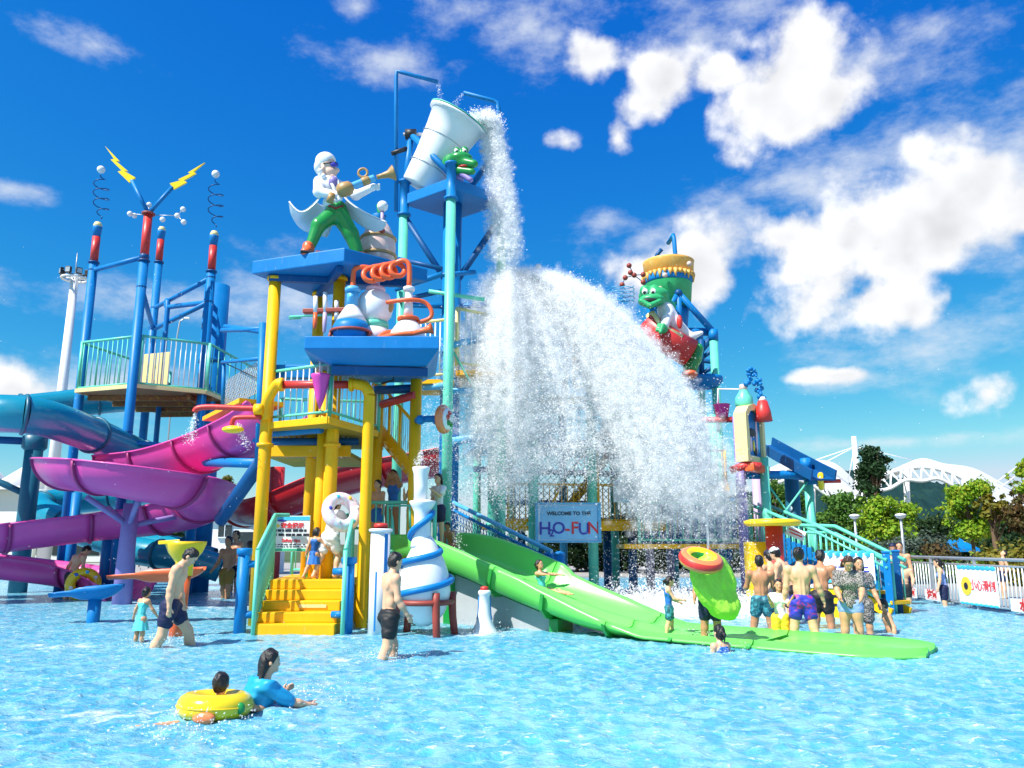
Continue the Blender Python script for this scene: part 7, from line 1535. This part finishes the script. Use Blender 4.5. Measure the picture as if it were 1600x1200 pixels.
def drops(name, P, r, label, cat, vel=None, seed=1, flake=.94):
    g = np.random.default_rng(seed); n = len(P); keep = P[:, 2] > -.02; P = P[keep]; r = r[keep]; n = len(P)
    S = OV[None] * r[:, None, None] * g.uniform(.6, 1.4, (n, 1, 3)); S[:, :, 2] *= 1.25
    # two sorts: torn flakes of the thin water sheet, tilted towards sun and viewer so the water looks whiter, and small solid drops
    fk = g.random(n) < flake; V1 = S[~fk] + P[~fk][:, None]; nf = int(fk.sum())
    nv = g.normal(size=(nf, 3)) * .42 + np.array([-.15, -.62, .62]); nv /= np.linalg.norm(nv, axis=1, keepdims=True)
    e1 = np.cross(nv, g.normal(size=(nf, 3))); e1 /= np.linalg.norm(e1, axis=1, keepdims=True); e2 = np.cross(nv, e1); q = (r[fk] * 1.15)[:, None]; Pf = P[fk]
    V2 = np.stack([Pf + e1 * q * g.uniform(.7, 1.3, (nf, 1)), Pf + (e2 * .87 - e1 * .5) * q * g.uniform(.7, 1.3, (nf, 1)), Pf - (e2 * .87 + e1 * .5) * q * g.uniform(.7, 1.3, (nf, 1))], 1)
    base = P.mean(0); base[2] = 0; n1_ = len(V1); V = np.concatenate([V1.reshape(-1, 3), V2.reshape(-1, 3)]) - base
    F = np.concatenate([(OF[None] + 4 * np.arange(n1_)[:, None, None]).reshape(-1), 4 * n1_ + np.arange(3 * nf)]); nt_ = len(F) // 3
    me = bpy.data.meshes.new(name); me.vertices.add(len(V)); me.vertices.foreach_set('co', V.ravel()); me.loops.add(len(F)); me.loops.foreach_set('vertex_index', F); me.polygons.add(nt_); me.polygons.foreach_set('loop_start', np.arange(0, len(F), 3)); me.polygons.foreach_set('use_smooth', np.ones(nt_, bool)); me.update(calc_edges=True); me.materials.append(sm)
    o = bpy.data.objects.new(name, me); COL.objects.link(o); o.location = base; o['kind'] = 'stuff'; o['label'] = label; o['category'] = cat; return o
g = np.random.default_rng(11); G = 9.81
# 1: the column pouring from the bucket lip
p0 = np.array(Wy(757, 186, 19.2)); p1 = np.array(Wy(795, 405, 19.3)); n = 30000
f = g.uniform(0, 1, n) ** .8; T_ = math.sqrt(2 * (p0[2] - p1[2]) / G); tt = f * T_; P = np.empty((n, 3)); sp = .09 + .17 * f
jet = g.normal(size=(70, 3)); j = g.integers(0, 70, n)
vx = (p1[0] - p0[0]) / T_
P[:, 0] = p0[0] + vx * tt + (jet[j, 0] * .75 + g.normal(size=n) * .35) * sp; P[:, 1] = p0[1] + (jet[j, 1] * .7 + g.normal(size=n) * .4) * sp * 1.1; P[:, 2] = p0[2] - .5 * G * tt ** 2 + g.normal(size=n) * .10 + jet[j, 2] * .15 * f
rr0 = np.where(g.random(n) < .5, g.uniform(.012, .03, n), g.uniform(.006, .014, n))
# lip: water heaped over the rim
m_ = 7000; q = np.array(Wy(738, 190, 19.2)); L1 = np.array(Wy(778, 196, 19.2)); u = g.uniform(0, 1, m_)[:, None]; P2 = q + (L1 - q) * u + g.normal(size=(m_, 3)) * np.array([.10, .22, .09])
P = np.concatenate([P, P2]); rr0 = np.concatenate([rr0, g.uniform(.010, .028, m_)])
# thin streams from the filler pipes
PM0 = n
for a, c, k_ in (((685, 129, 19.3), (690, 172, 19.3), 260), ((724, 146, 19.7), (703, 176, 19.4), 200), ((500, 556, 14.55), (502, 590, 14.55), 60), ((306, 644, 15.0), (296, 690, 15.0), 500), ((372, 662, 15), (385, 700, 15.0), 300), ((694, 668, 15.1), (722, 905, 15.6), 900), ((657, 706, 13.65), (656, 730, 13.65), 260), ((688, 530, 14.6), (700, 660, 14.8), 500)):
    A_, C_2 = np.array(Wy(*a)), np.array(Wy(*c)); u = g.uniform(0, 1, k_)[:, None]; P = np.concatenate([P, A_ + (C_2 - A_) * u + g.normal(size=(k_, 3)) * (.018 + .05 * u)]); rr0 = np.concatenate([rr0, g.uniform(.006, .015, k_)])
PM_ = P[:n][np.random.default_rng(8).choice(n, 9000, replace=False)]; drops('bucket_pour', P, rr0, 'white water pouring down from the tipped bucket', 'falling water', seed=2)
# 2: the burst where the pour strikes the canopy: a fan thrown out to the right and the front
A0 = np.array(Wy(793, 428, 19.6)); N_ = 930000
nj = 900; jv = np.empty((nj, 3)); kind = g.random(nj)
jv[:, 0] = np.where(kind < .50, 2.9 + 2.25 * g.random(nj) ** .75, np.where(kind < .76, g.uniform(-.95, .75, nj), np.where(kind < .90, g.uniform(.7, 3.0, nj), g.uniform(-2.1, -.5, nj))))
jv[:, 1] = g.normal(0, .65, nj) - .2; jv[:, 2] = np.where(kind < .5, g.uniform(-.55, .65, nj), g.uniform(-.6, 1.0, nj)); jw = g.uniform(.3, 1.7, nj) * np.where(kind < .5, 1.5, np.where(kind < .76, 1.15, np.where(kind < .9, .8, .30))); jt = g.uniform(.55, 1.15, nj)
j = g.choice(nj, N_, p=jw / jw.sum())
tmax = np.where(jv[j, 0] > 2.9, 1.04 + .10 * np.sin(j * 1.7), .60 * jt[j] + .38)
tt = tmax * np.where(g.random(N_) < .88, g.uniform(.02, 1, N_) ** .62, 1 + np.abs(g.normal(0, .20, N_)))
late = tt > tmax
js = np.where(g.random(nj) < .45, .30, 1.15); wild = g.random(N_) < .05; V0 = jv[j] + g.normal(size=(N_, 3)) * np.array([.17, .22, .17]) * js[j][:, None] * np.where(wild, 3.2, 1)[:, None]; drag = 1 - .06 * tt
P = A0 + V0 * (tt * drag)[:, None]; P[:, 2] -= .5 * G * (tt * .985) ** 2
P += g.normal(size=P.shape) * ((.05 + .04 * tt) * np.where(js[j] < .5, .55, 1))[:, None]
r_ = np.where(g.random(N_) < .12, g.uniform(.014, .026, N_), g.uniform(.006, .014, N_)) * np.where(late, .75, 1)
keep = g.random(N_) < np.where(late, .22, 1); MP_ = P[keep & ~late & ~wild]; P, r_ = P[keep], r_[keep]
for px, py, k_, sx, sz in ((882, 705, 15000, .55, .38), (800, 745, 11000, .50, .38), (845, 655, 9000, .45, .5), (770, 640, 8000, .4, .7), (1010, 720, 9000, .6, .35)):
    c = np.array(Wy(px, py, 19.2)); d = g.normal(size=(k_, 3)) * np.array([sx, .4, sz]); d[:, 0] += .25 * np.sin(d[:, 2] * 7); P = np.concatenate([P, c + d]); r_ = np.concatenate([r_, g.uniform(.007, .020, k_)])
drops('water_splash', P, r_, 'great white fan of splashing water bursting below the bucket', 'splash', seed=3)
# 3: loose drops raining down behind and below
n = 42000; x = g.uniform(-2.2, 5.4, n); y = g.uniform(17.6, 21.0, n); z = g.uniform(0, 1, n) ** 1.1 * np.clip(6.5 - .55 * np.abs(x - 1), 2.5, 7)
cl_ = np.sin(x * 2.3 + 1.2 * np.sin(z)) * .5 + .5 + .3 * np.sin(x * 6.1 + z * .7); k_ = (g.random(n) < np.clip(cl_, .12, 1)) & ~((x > .3) & (x < 2.7) & (y < 20.2) & (z < 2.7))
drops('falling_drops', np.stack([x, y, z], -1)[k_], g.uniform(.006, .017, n)[k_], 'curtain of loose drops raining down round the middle deck', 'falling water', seed=4)
# 4: mist where it strikes the pool
n = 26000; a = g.uniform(0, 6.28, n); q = np.sqrt(g.random(n)); x = 3.2 + 3.2 * q * np.cos(a); y = 18.4 + 2.0 * q * np.sin(a); z = np.abs(g.normal(0, .28, n)) * (1.2 - q * .7)
drops('pool_spray', np.stack([x, y, z], -1), g.uniform(.008, .024, n), 'white spray boiling on the pool under the falling water', 'spray', seed=5)
# 5: stray drops and splashes round legs and fountains
n = 1100; P = np.stack([g.uniform(-9, 8, n), g.uniform(13, 19, n), g.uniform(.1, 7, n)], -1); R5 = g.uniform(.004, .010, n)
for px, py, k_, s in ((240, 1010, 300, .22), (285, 1000, 220, .2), (608, 1030, 300, .22), (757, 990, 300, .25), (672, 990, 160, .2), (706, 985, 160, .2), (300, 1145, 260, .25), (480, 1095, 200, .25), (1110, 1000, 260, .3), (1125, 1020, 120, .2)):
    c = np.array(Wz(px, py, 0)); d = g.normal(size=(k_, 3)) * np.array([s, s, s * .35]); d[:, 2] = np.abs(d[:, 2]); P = np.concatenate([P, c + d]); R5 = np.concatenate([R5, g.uniform(.004, .011, k_)])
drops('stray_drops', P, R5, 'fine drops in the air and small splashes round the waders', 'splash', seed=6)

# 6: the mist itself: fog condensed from the same throw of water
vm = bpy.data.materials.new('water_mist'); vm.use_nodes = True; t = vm.node_tree; t.nodes.remove(t.nodes['Principled BSDF']); pv = t.nodes.new('ShaderNodeVolumePrincipled'); pv.inputs['Color'].default_value = (.995, .997, 1, 1); pv.inputs['Anisotropy'].default_value = 0; pv.inputs['Density'].default_value = 1.0
t.links.new(pv.outputs[0], t.nodes['Material Output'].inputs['Volume'])
def mist(name, P, dens, voxel, radius, label):
    base = P.mean(0); base[2] = 0; me = bpy.data.meshes.new(name); me.from_pydata((P - base).tolist(), [], []); o = bpy.data.objects.new(name, me); COL.objects.link(o); o.location = base; me.materials.append(vm)
    gt = bpy.data.node_groups.new(name, 'GeometryNodeTree'); gt.interface.new_socket('Geometry', in_out='INPUT', socket_type='NodeSocketGeometry'); gt.interface.new_socket('Geometry', in_out='OUTPUT', socket_type='NodeSocketGeometry')
    i_, o_ = gt.nodes.new('NodeGroupInput'), gt.nodes.new('NodeGroupOutput'); mp = gt.nodes.new('GeometryNodeMeshToPoints'); pv_ = gt.nodes.new('GeometryNodePointsToVolume'); st = gt.nodes.new('GeometryNodeSetMaterial')
    pv_.resolution_mode = 'VOXEL_SIZE'; pv_.inputs['Voxel Size'].default_value = voxel; pv_.inputs['Density'].default_value = dens; pv_.inputs['Radius'].default_value = radius; st.inputs['Material'].default_value = vm
    gt.links.new(i_.outputs[0], mp.inputs[0]); gt.links.new(mp.outputs[0], pv_.inputs[0]); gt.links.new(pv_.outputs[0], st.inputs[0]); gt.links.new(st.outputs[0], o_.inputs[0])
    md = o.modifiers.new(name, 'NODES'); md.node_group = gt; o['kind'] = 'stuff'; o['label'] = label; o['category'] = 'mist'; return o
sel = MP_[np.random.default_rng(9).choice(len(MP_), 70000, replace=False)]
mist('water_mist', sel, 2.9, .07, .095, 'soft white mist filling the fan of splashing water')
mist('water_mist', PM_, 3.6, .05, .07, 'narrow veil of mist round the pouring water')
# ---------------------------------------------------------------- people in the pool
def ring(name, label, c, R, r, axis, m, cat='swim ring', extra=None, group=None):
    t_ = thing(name, label, cat, c, group); MB().torus(c, R, r, axis, 36, 14).build('tube', m, t_); return t_
SK = dict(vox=.010)
wader('man walking right in navy trunks, head bowed, beside the orange post', 262, 1010, 846, yaw=-80, lean=10, ll=(34, 4, 16), rl=(-10, 3, 14), la=(6, 4, 18), ra=(-2, 3, 14), head=(38, 0), wear=[('trunks', 'navy')], skin='skin3', vox=.009, build=1.08)
wader('girl in a turquoise frilled dress seen from behind, next to the walking man', 217, 1003, 920, depth=.12, yaw=-25, lean=8, hs=1.22, fem=True, hair='bun', wear=[('dress', 'turq')], ra=(28, 22, 10), la=(5, 28, 10), vox=.009, skin='skin')
man2, j2 = wader('man in dark navy trunks wading right beside the tall white post', 606, 1028, 862, yaw=-62, lean=3, ll=(16, 4, 10), rl=(-8, 3, 10), la=(10, 8, 20), ra=(8, 5, 28), head=(6, 12), wear=[('trunks', 'black')], skin='skin3', vox=.009, build=1.06)
b1, j1 = wader('bare backed boy bending beside the yellow swim ring', 108, 936, 848, yaw=-25, lean=22, hs=1.08, ra=(8, 16, 20), la=(4, 22, 16), head=(28, -25), wear=[('trunks', 'black')], skin='skin3')
rc = j1['hand'][1] + Vector((.06, -.18, -.12)); RG = ring('swim_ring', 'yellow printed swim ring held by the boy at the left', rc, .31, .135, (.45, -.85, .18), M['ringy'])
for a, mm in ((40, 'ringb'), (110, 'white'), (175, 'ringb'), (230, 'inkc'), (300, 'white'), (350, 'inkc')):
    ax = Vector((.45, -.85, .18)).normalized(); e1 = Vector((0, 0, 1)); e1 = (e1 - ax * e1.dot(ax)).normalized(); e2 = ax.cross(e1); p = rc + (e1 * math.cos(rad(a)) + e2 * math.sin(rad(a))) * .31 + ax * .128; MB().ball(p, .1, 10, (.07, .022, .05)).build('print_mark', M[mm], RG)
wader('tanned man in mustard trunks walking towards the viewer by the white hut', 352, 935, 838, yaw=165, ll=(14, 4, 8), rl=(-8, 4, 8), la=(18, 12, 40), ra=(10, 10, 35), wear=[('trunks', 'olivec')], skin='skin2', vox=.014)
wader('pale man partly hidden behind the tanned man', 364, 925, 830, yaw=150, wear=[('trunks', 'navy')], vox=.016, skin='skin')
wader('dark haired wader half hidden by the left blue post', 386, 945, 846, yaw=20, wear=[('trunks', 'black')], vox=.016, skin='skin2')
# on the entrance steps and landings
def stander(label, px, pyf, pyh, Y, **kw):
    f = Wy(px, pyf, Y); h = Wy(px, pyh, Y).z - f.z; return person(label, f, h, **kw)
ws, jw_ = stander('woman in white shirt and shorts climbing the yellow steps with a pink ring', 512, 903, 772, 15.0, yaw=-28, lean=14, fem=True, hair='long', la=(18, 16, 30), ra=(62, 24, 70), ll=(-14, 4, 12), rl=(26, 4, 46), head=(4, -10), wear=[('shirt', 'cloth'), ('shorts', 'cloth')], vox=.010, skin='skin3', sink=.0)
pc = Wy(534, 800, 14.82); PRG = ring('swim_ring', 'pink flower printed swim ring on the woman climbing the steps', pc, .27, .115, (.55, -.75, .35), M['ringp'])
for a, mm in ((20, 'inkc'), (85, 'inkn'), (150, 'white'), (215, 'inkc'), (280, 'white'), (330, 'inky')):
    ax = Vector((.55, -.75, .35)).normalized(); e1 = Vector((0, 0, 1)); e1 = (e1 - ax * e1.dot(ax)).normalized(); e2 = ax.cross(e1); MB().ball(pc + (e1 * math.cos(rad(a)) + e2 * math.sin(rad(a))) * .27 + ax * .108, .1, 8, (.045, .02, .04)).build('print_mark', M[mm], PRG)
stander('small girl in a blue swim dress with lime hem holding hands on the steps', 488, 908, 825, 14.9, yaw=-15, lean=10, hs=1.2, fem=True, hair='bob', ra=(20, 42, 20), la=(-4, 14, 12), ll=(-18, 3, 24), rl=(16, 3, 20), wear=[('swimsuit', 'cblue'), ('dress', 'cblue', 'cblue')], vox=.010)
stander('person in a blue swimsuit adjusting hair on the slide landing', 612, 852, 735, 16.7, yaw=170, fem=True, hair='long', la=(150, 25, 130), ra=(150, 25, 130), wear=[('swimsuit', 'cblue')], vox=.014, skin='skin2')
stander('child in red swimsuit standing at the landing rail', 646, 850, 748, 16.25, yaw=160, hs=1.1, fem=True, hair='bob', la=(30, 10, 90), ra=(40, 10, 110), wear=[('swimsuit', 'cred'), ('shorts', 'cred')], vox=.013, skin='skin3')
stander('bare chested child in blue trunks at the left of the landing rail', 588, 850, 752, 16.2, yaw=150, hs=1.12, wear=[('trunks', 'cblue')], vox=.014, skin='skin')
stander('child in white top at the right of the landing beside the flask neck', 684, 850, 742, 16.6, yaw=140, fem=True, hs=1.08, hair='bob', la=(40, 15, 80), wear=[('shirt', 'cloth'), ('shorts', 'navy')], vox=.015, skin='skin3')
# on the slide
sp_ = C0 + GD * -2.75 + GN * .45; person('child sliding down the far lane of the green slide with arms out', (sp_.x, sp_.y, gz(-2.75) - .09), 1.12, yaw=-125, lean=-12, hs=1.2, hair='bun', fem=True, ll=(92, 6, 6), rl=(92, 6, 6), la=(55, 60, 6), ra=(60, 62, 6), wear=[('swimsuit', 'turq')], vox=.011, sink=.0, skin='skin')
sl2 = C0 + GD * -5.0 + GN * .55; person('child waiting at the top of the green slide', (sl2.x - .1, sl2.y + .3, 1.1), 1.0, yaw=150, hs=1.2, lean=20, ll=(80, 5, 85), rl=(80, 5, 85), wear=[('trunks', 'cred')], vox=.016, skin='skin2')
# right hand group
wader('girl in blue swimsuit and teal shorts standing on the flat end of the green slide', 1047, 993, 902, depth=.06, yaw=-95, hs=1.18, fem=True, hair='pony', la=(20, 5, 45), ra=(30, 6, 50), ll=(10, 4, 8), rl=(-6, 4, 8), head=(12, 0), wear=[('swimsuit', 'cblue'), ('shorts', 'tealp')], vox=.009, skin='skin3')
lm_, jl = wader('person hidden behind a lime bag, holding the rainbow ring overhead', 1112, 1000, 862, depth=.25, yaw=168, lean=2, la=(120, 20, 40), ra=(20, 10, 30), wear=[('trunks', 'navy')], vox=.011, skin='skin2')
# lime inflatable bag slung over the body: crumpled skin
bg_c = Wy(1119, 912, jl['P'].y - .36); kb = MPP(bg_c.y, .9)
bs2 = SDF(.12); bs2.cap(Wy(1106, 888, bg_c.y), Wy(1130, 945, bg_c.y), 23 * kb, 22 * kb).cap(Wy(1100, 884, bg_c.y + .02), Wy(1088, 896, bg_c.y - .05), 9 * kb, 2.5 * kb).ell(Wy(1117, 905, bg_c.y), (30 * kb, .20, 36 * kb), R3('Y', -18)).ell(Wy(1136, 945, bg_c.y), (15 * kb, .17, 18 * kb), R3('Y', -8)).cap(Wy(1098, 905, bg_c.y), Wy(1108, 935, bg_c.y), 12 * kb, 14 * kb)
V_, Q_ = bs2.mesh(.012)
from mathutils import noise as mnoise
e1_, e2_ = V_[Q_[:, 2]] - V_[Q_[:, 0]], V_[Q_[:, 3]] - V_[Q_[:, 1]]; fn = np.cross(e1_, e2_); vn = np.zeros_like(V_)
for q in range(4): np.add.at(vn, Q_[:, q], fn)
vn /= np.maximum(np.linalg.norm(vn, axis=1, keepdims=True), 1e-9)
dd = np.array([mnoise.ridged_multi_fractal(Vector((v[0] * 4.2 + v[2] * 2.0, v[1] * 4.2, v[2] * 2.2)), .9, 2.1, 4, 1.0, 2.0) for v in V_.tolist()]); V_ = V_ + vn * ((dd - dd.mean()) * .038)[:, None]
mb = MB(); mb.v = [tuple(v) for v in V_.tolist()]; mb.f = [tuple(q) for q in Q_.tolist()]; mb.sm = [True] * len(mb.f); LB = thing('lime_bag', 'big crumpled lime green inflatable bag in front of the wader', 'inflatable', bg_c); mb.build('skin_of_bag', M['lime'], LB)
rbc = Wy(1095, 875, bg_c.y - .15); RB = thing('rainbow_ring', 'rainbow striped swim ring held overhead', 'swim ring', rbc); ax = Vector((.12, -.42, .9)).normalized(); e1 = ax.orthogonal().normalized(); e2 = ax.cross(e1)
for q, mm in enumerate(('ringo', 'red', 'ringo', 'ringy', 'wgreen', 'ringb', 'white')):
    a0, a1 = math.pi * 2 * q / 7 - 1.05, math.pi * 2 * (q + 1) / 7 - 1.05; n = 40; vs = []
    for i in range(n):
        th = 2 * math.pi * i / n; rd = e1 * math.cos(th) + e2 * math.sin(th)
        for s in range(5): a = a0 + (a1 - a0) * s / 4; vs.append(rbc + rd * (.235 + .10 * math.cos(a)) + ax * .10 * math.sin(a))
    MB().add(vs, [(i * 5 + s, i * 5 + s + 1, ((i + 1) % n) * 5 + s + 1, ((i + 1) % n) * 5 + s) for i in range(n) for s in range(4)], True).build('colour_band', M[mm], RB)
g = Wz(1126, 1018, 0); person('girl with dark plaited hair neck deep in the water before the lime bag', (g.x, g.y, -.92), 1.24, yaw=25, hs=1.15, fem=True, hair='pony', wear=[('swimsuit', 'cblue')], vox=.010, skin='skin3')
g = Wz(1392, 988, 0); person('boy sitting in water up to his chest facing left at the stair foot', (g.x, g.y, -.70), 1.22, yaw=75, hs=1.12, lean=8, build=1.12, la=(-10, 20, 20), ra=(-5, 15, 10), wear=[('trunks', 'navy')], vox=.010, skin='skin')
wader('man in teal patterned trunks with hands in front, leftmost of the group', 1193, 984, 868, yaw=-12, lean=4, la=(22, 14, 60), ra=(20, 10, 60), ll=(4, 10, 2), rl=(0, 8, 2), wear=[('trunks', 'tealp')], skin='skin2', build=1.12, vox=.010)
wader('man in royal print trunks seen from behind at the centre of the group', 1257, 996, 856, yaw=-8, lean=2, la=(4, 8, 10), ra=(4, 18, 12), ll=(2, 8, 2), rl=(-4, 9, 4), head=(0, -25), wear=[('trunks', 'royal')], skin='skin3', build=1.08, vox=.009)
wader('child in white vest and yellow shorts covering the mouth, between two men', 1221, 994, 908, yaw=170, hs=1.14, la=(40, 8, 105, 30), ra=(35, 6, 110, 30), fem=True, hair='bob', wear=[('shirt', 'cloth'), ('shorts', 'cyell')], vox=.009)
wader('bare backed man with a cap turned to the left, behind the group', 1213, 972, 860, yaw=20, lean=8, la=(10, 12, 30), ra=(10, 12, 30), wear=[('trunks', 'navy'), ('cap', 'navy')], vox=.012, skin='skin3', build=1.1)
wader('man with a white cap bending left at the back of the group', 1240, 975, 852, yaw=50, lean=20, la=(30, 10, 30), ra=(25, 10, 30), wear=[('trunks', 'black'), ('cap', 'cloth')], vox=.012, skin='skin3')
wader('bent bare backed man in black trunks, right of the royal trunks', 1287, 982, 858, yaw=-30, lean=14, la=(8, 8, 20), ra=(12, 8, 24), ll=(0, 5, 4), rl=(6, 5, 8), wear=[('trunks', 'black')], vox=.010, skin='skin2', build=1.12)
wader('woman in a leopard print swim dress looking down, hands clasped', 1333, 998, 866, yaw=160, lean=6, fem=True, hair='bob', hairm='hairb', la=(24, 6, 40, 28), ra=(24, 6, 40, 28), head=(30, 10), wear=[('shirt', 'leop'), ('briefs', 'ltblue')], vox=.009, skin='skin', build=1.05)
wader('person mostly hidden behind the woman in leopard print', 1350, 990, 872, yaw=175, fem=True, hair='bob', la=(8, 14, 16), ra=(8, 14, 16), wear=[('shirt', 'leop'), ('shorts', 'leop')], vox=.012, skin='skin')
wader('plump boy in black trunks by the blue post, head lowered', 1415, 944, 874, yaw=150, hs=1.1, la=(14, 14, 40, 20), ra=(12, 18, 55, 20), head=(22, 0), wear=[('trunks', 'black')], vox=.013, build=1.2, skin='skin3')
wader('man in a navy cap behind the plump boy', 1402, 938, 850, yaw=160, wear=[('trunks', 'navy'), ('cap', 'navy')], vox=.015, skin='skin2')
wader('tall bather looking left, right behind the plump boy', 1413, 938, 848, yaw=150, wear=[('trunks', 'navy')], vox=.015, skin='skin')
wader('girl in lilac top and navy shorts with a long pony tail by the fence', 1477, 946, 874, yaw=60, hs=1.1, fem=True, hair='pony', lean=6, la=(10, 18, 10), ra=(6, 12, 10), wear=[('swimsuit', 'ltblue'), ('shorts', 'navy')], vox=.012, skin='skin3')
f = Wy(1566, 955, 21.5); person('bare chested man looking up to the left outside the pool fence', (f.x + .1, 21.5, .06), Wy(1560, 862, 21.5).z - .02, yaw=75, lean=-10, head=(-24, 0), la=(-24, 14, 40), ra=(-20, 10, 40), wear=[('trunks', 'navy')], vox=.012, skin='skin3')
# swimmers in the foreground
g = Wz(338, 1118, 0); hd_top = Wy(338, 1062, g.y).z; H_ = 1.15
cb_, jc = person('child with black hair floating in a yellow ring seen from behind', (g.x, g.y + .05, hd_top - H_ * .985), H_, yaw=8, hs=1.18, la=(25, 70, 10), ra=(25, 70, 10), wear=[('trunks', 'cred')], vox=.008, skin='skin')
rc = Vector((g.x - .02, g.y + .02, .085)); YR = ring('swim_ring', 'plain bright yellow swim ring round the child in the foreground', rc, .215, .105, (.02, .05, 1), M['ringy'])
MB().torus(rc, .320, .006, (.02, .05, 1), 44, 6).build('seam', M['lemon'], YR); MB().ball(rc + Vector((.26, -.16, .0)), .05, 10, (.05, .03, .05)).build('valve', M['wgreen'], YR)
MB().ball(rc + Vector((.02, -.31, -.05)), .1, 10, (.10, .03, .05)).build('print_mark', M['ringo'], YR)
SDF(.02).cap((rc.x - .22, rc.y - .26, -.02), (rc.x - .40, rc.y - .42, -.01), .030, .022).cap((rc.x - .40, rc.y - .42, -.01), (rc.x - .47, rc.y - .46, .0), .022, .015).build('foot', M['skin'], cb_, .008)
g = Wz(408, 1112, 0); ht = Wy(412, 1030, g.y).z; H_ = 1.50
wp, jwp = person('woman in a teal rash shirt swimming away with arms stretched to the right', (g.x - .14, g.y + .1, ht - H_ * .955), H_, yaw=-50, lean=16, fem=True, hair='long', la=(38, 4, 100), ra=(66, 20, 26), head=(-10, -10), wear=[('rash', 'cteal')], vox=.009, skin='skin3')
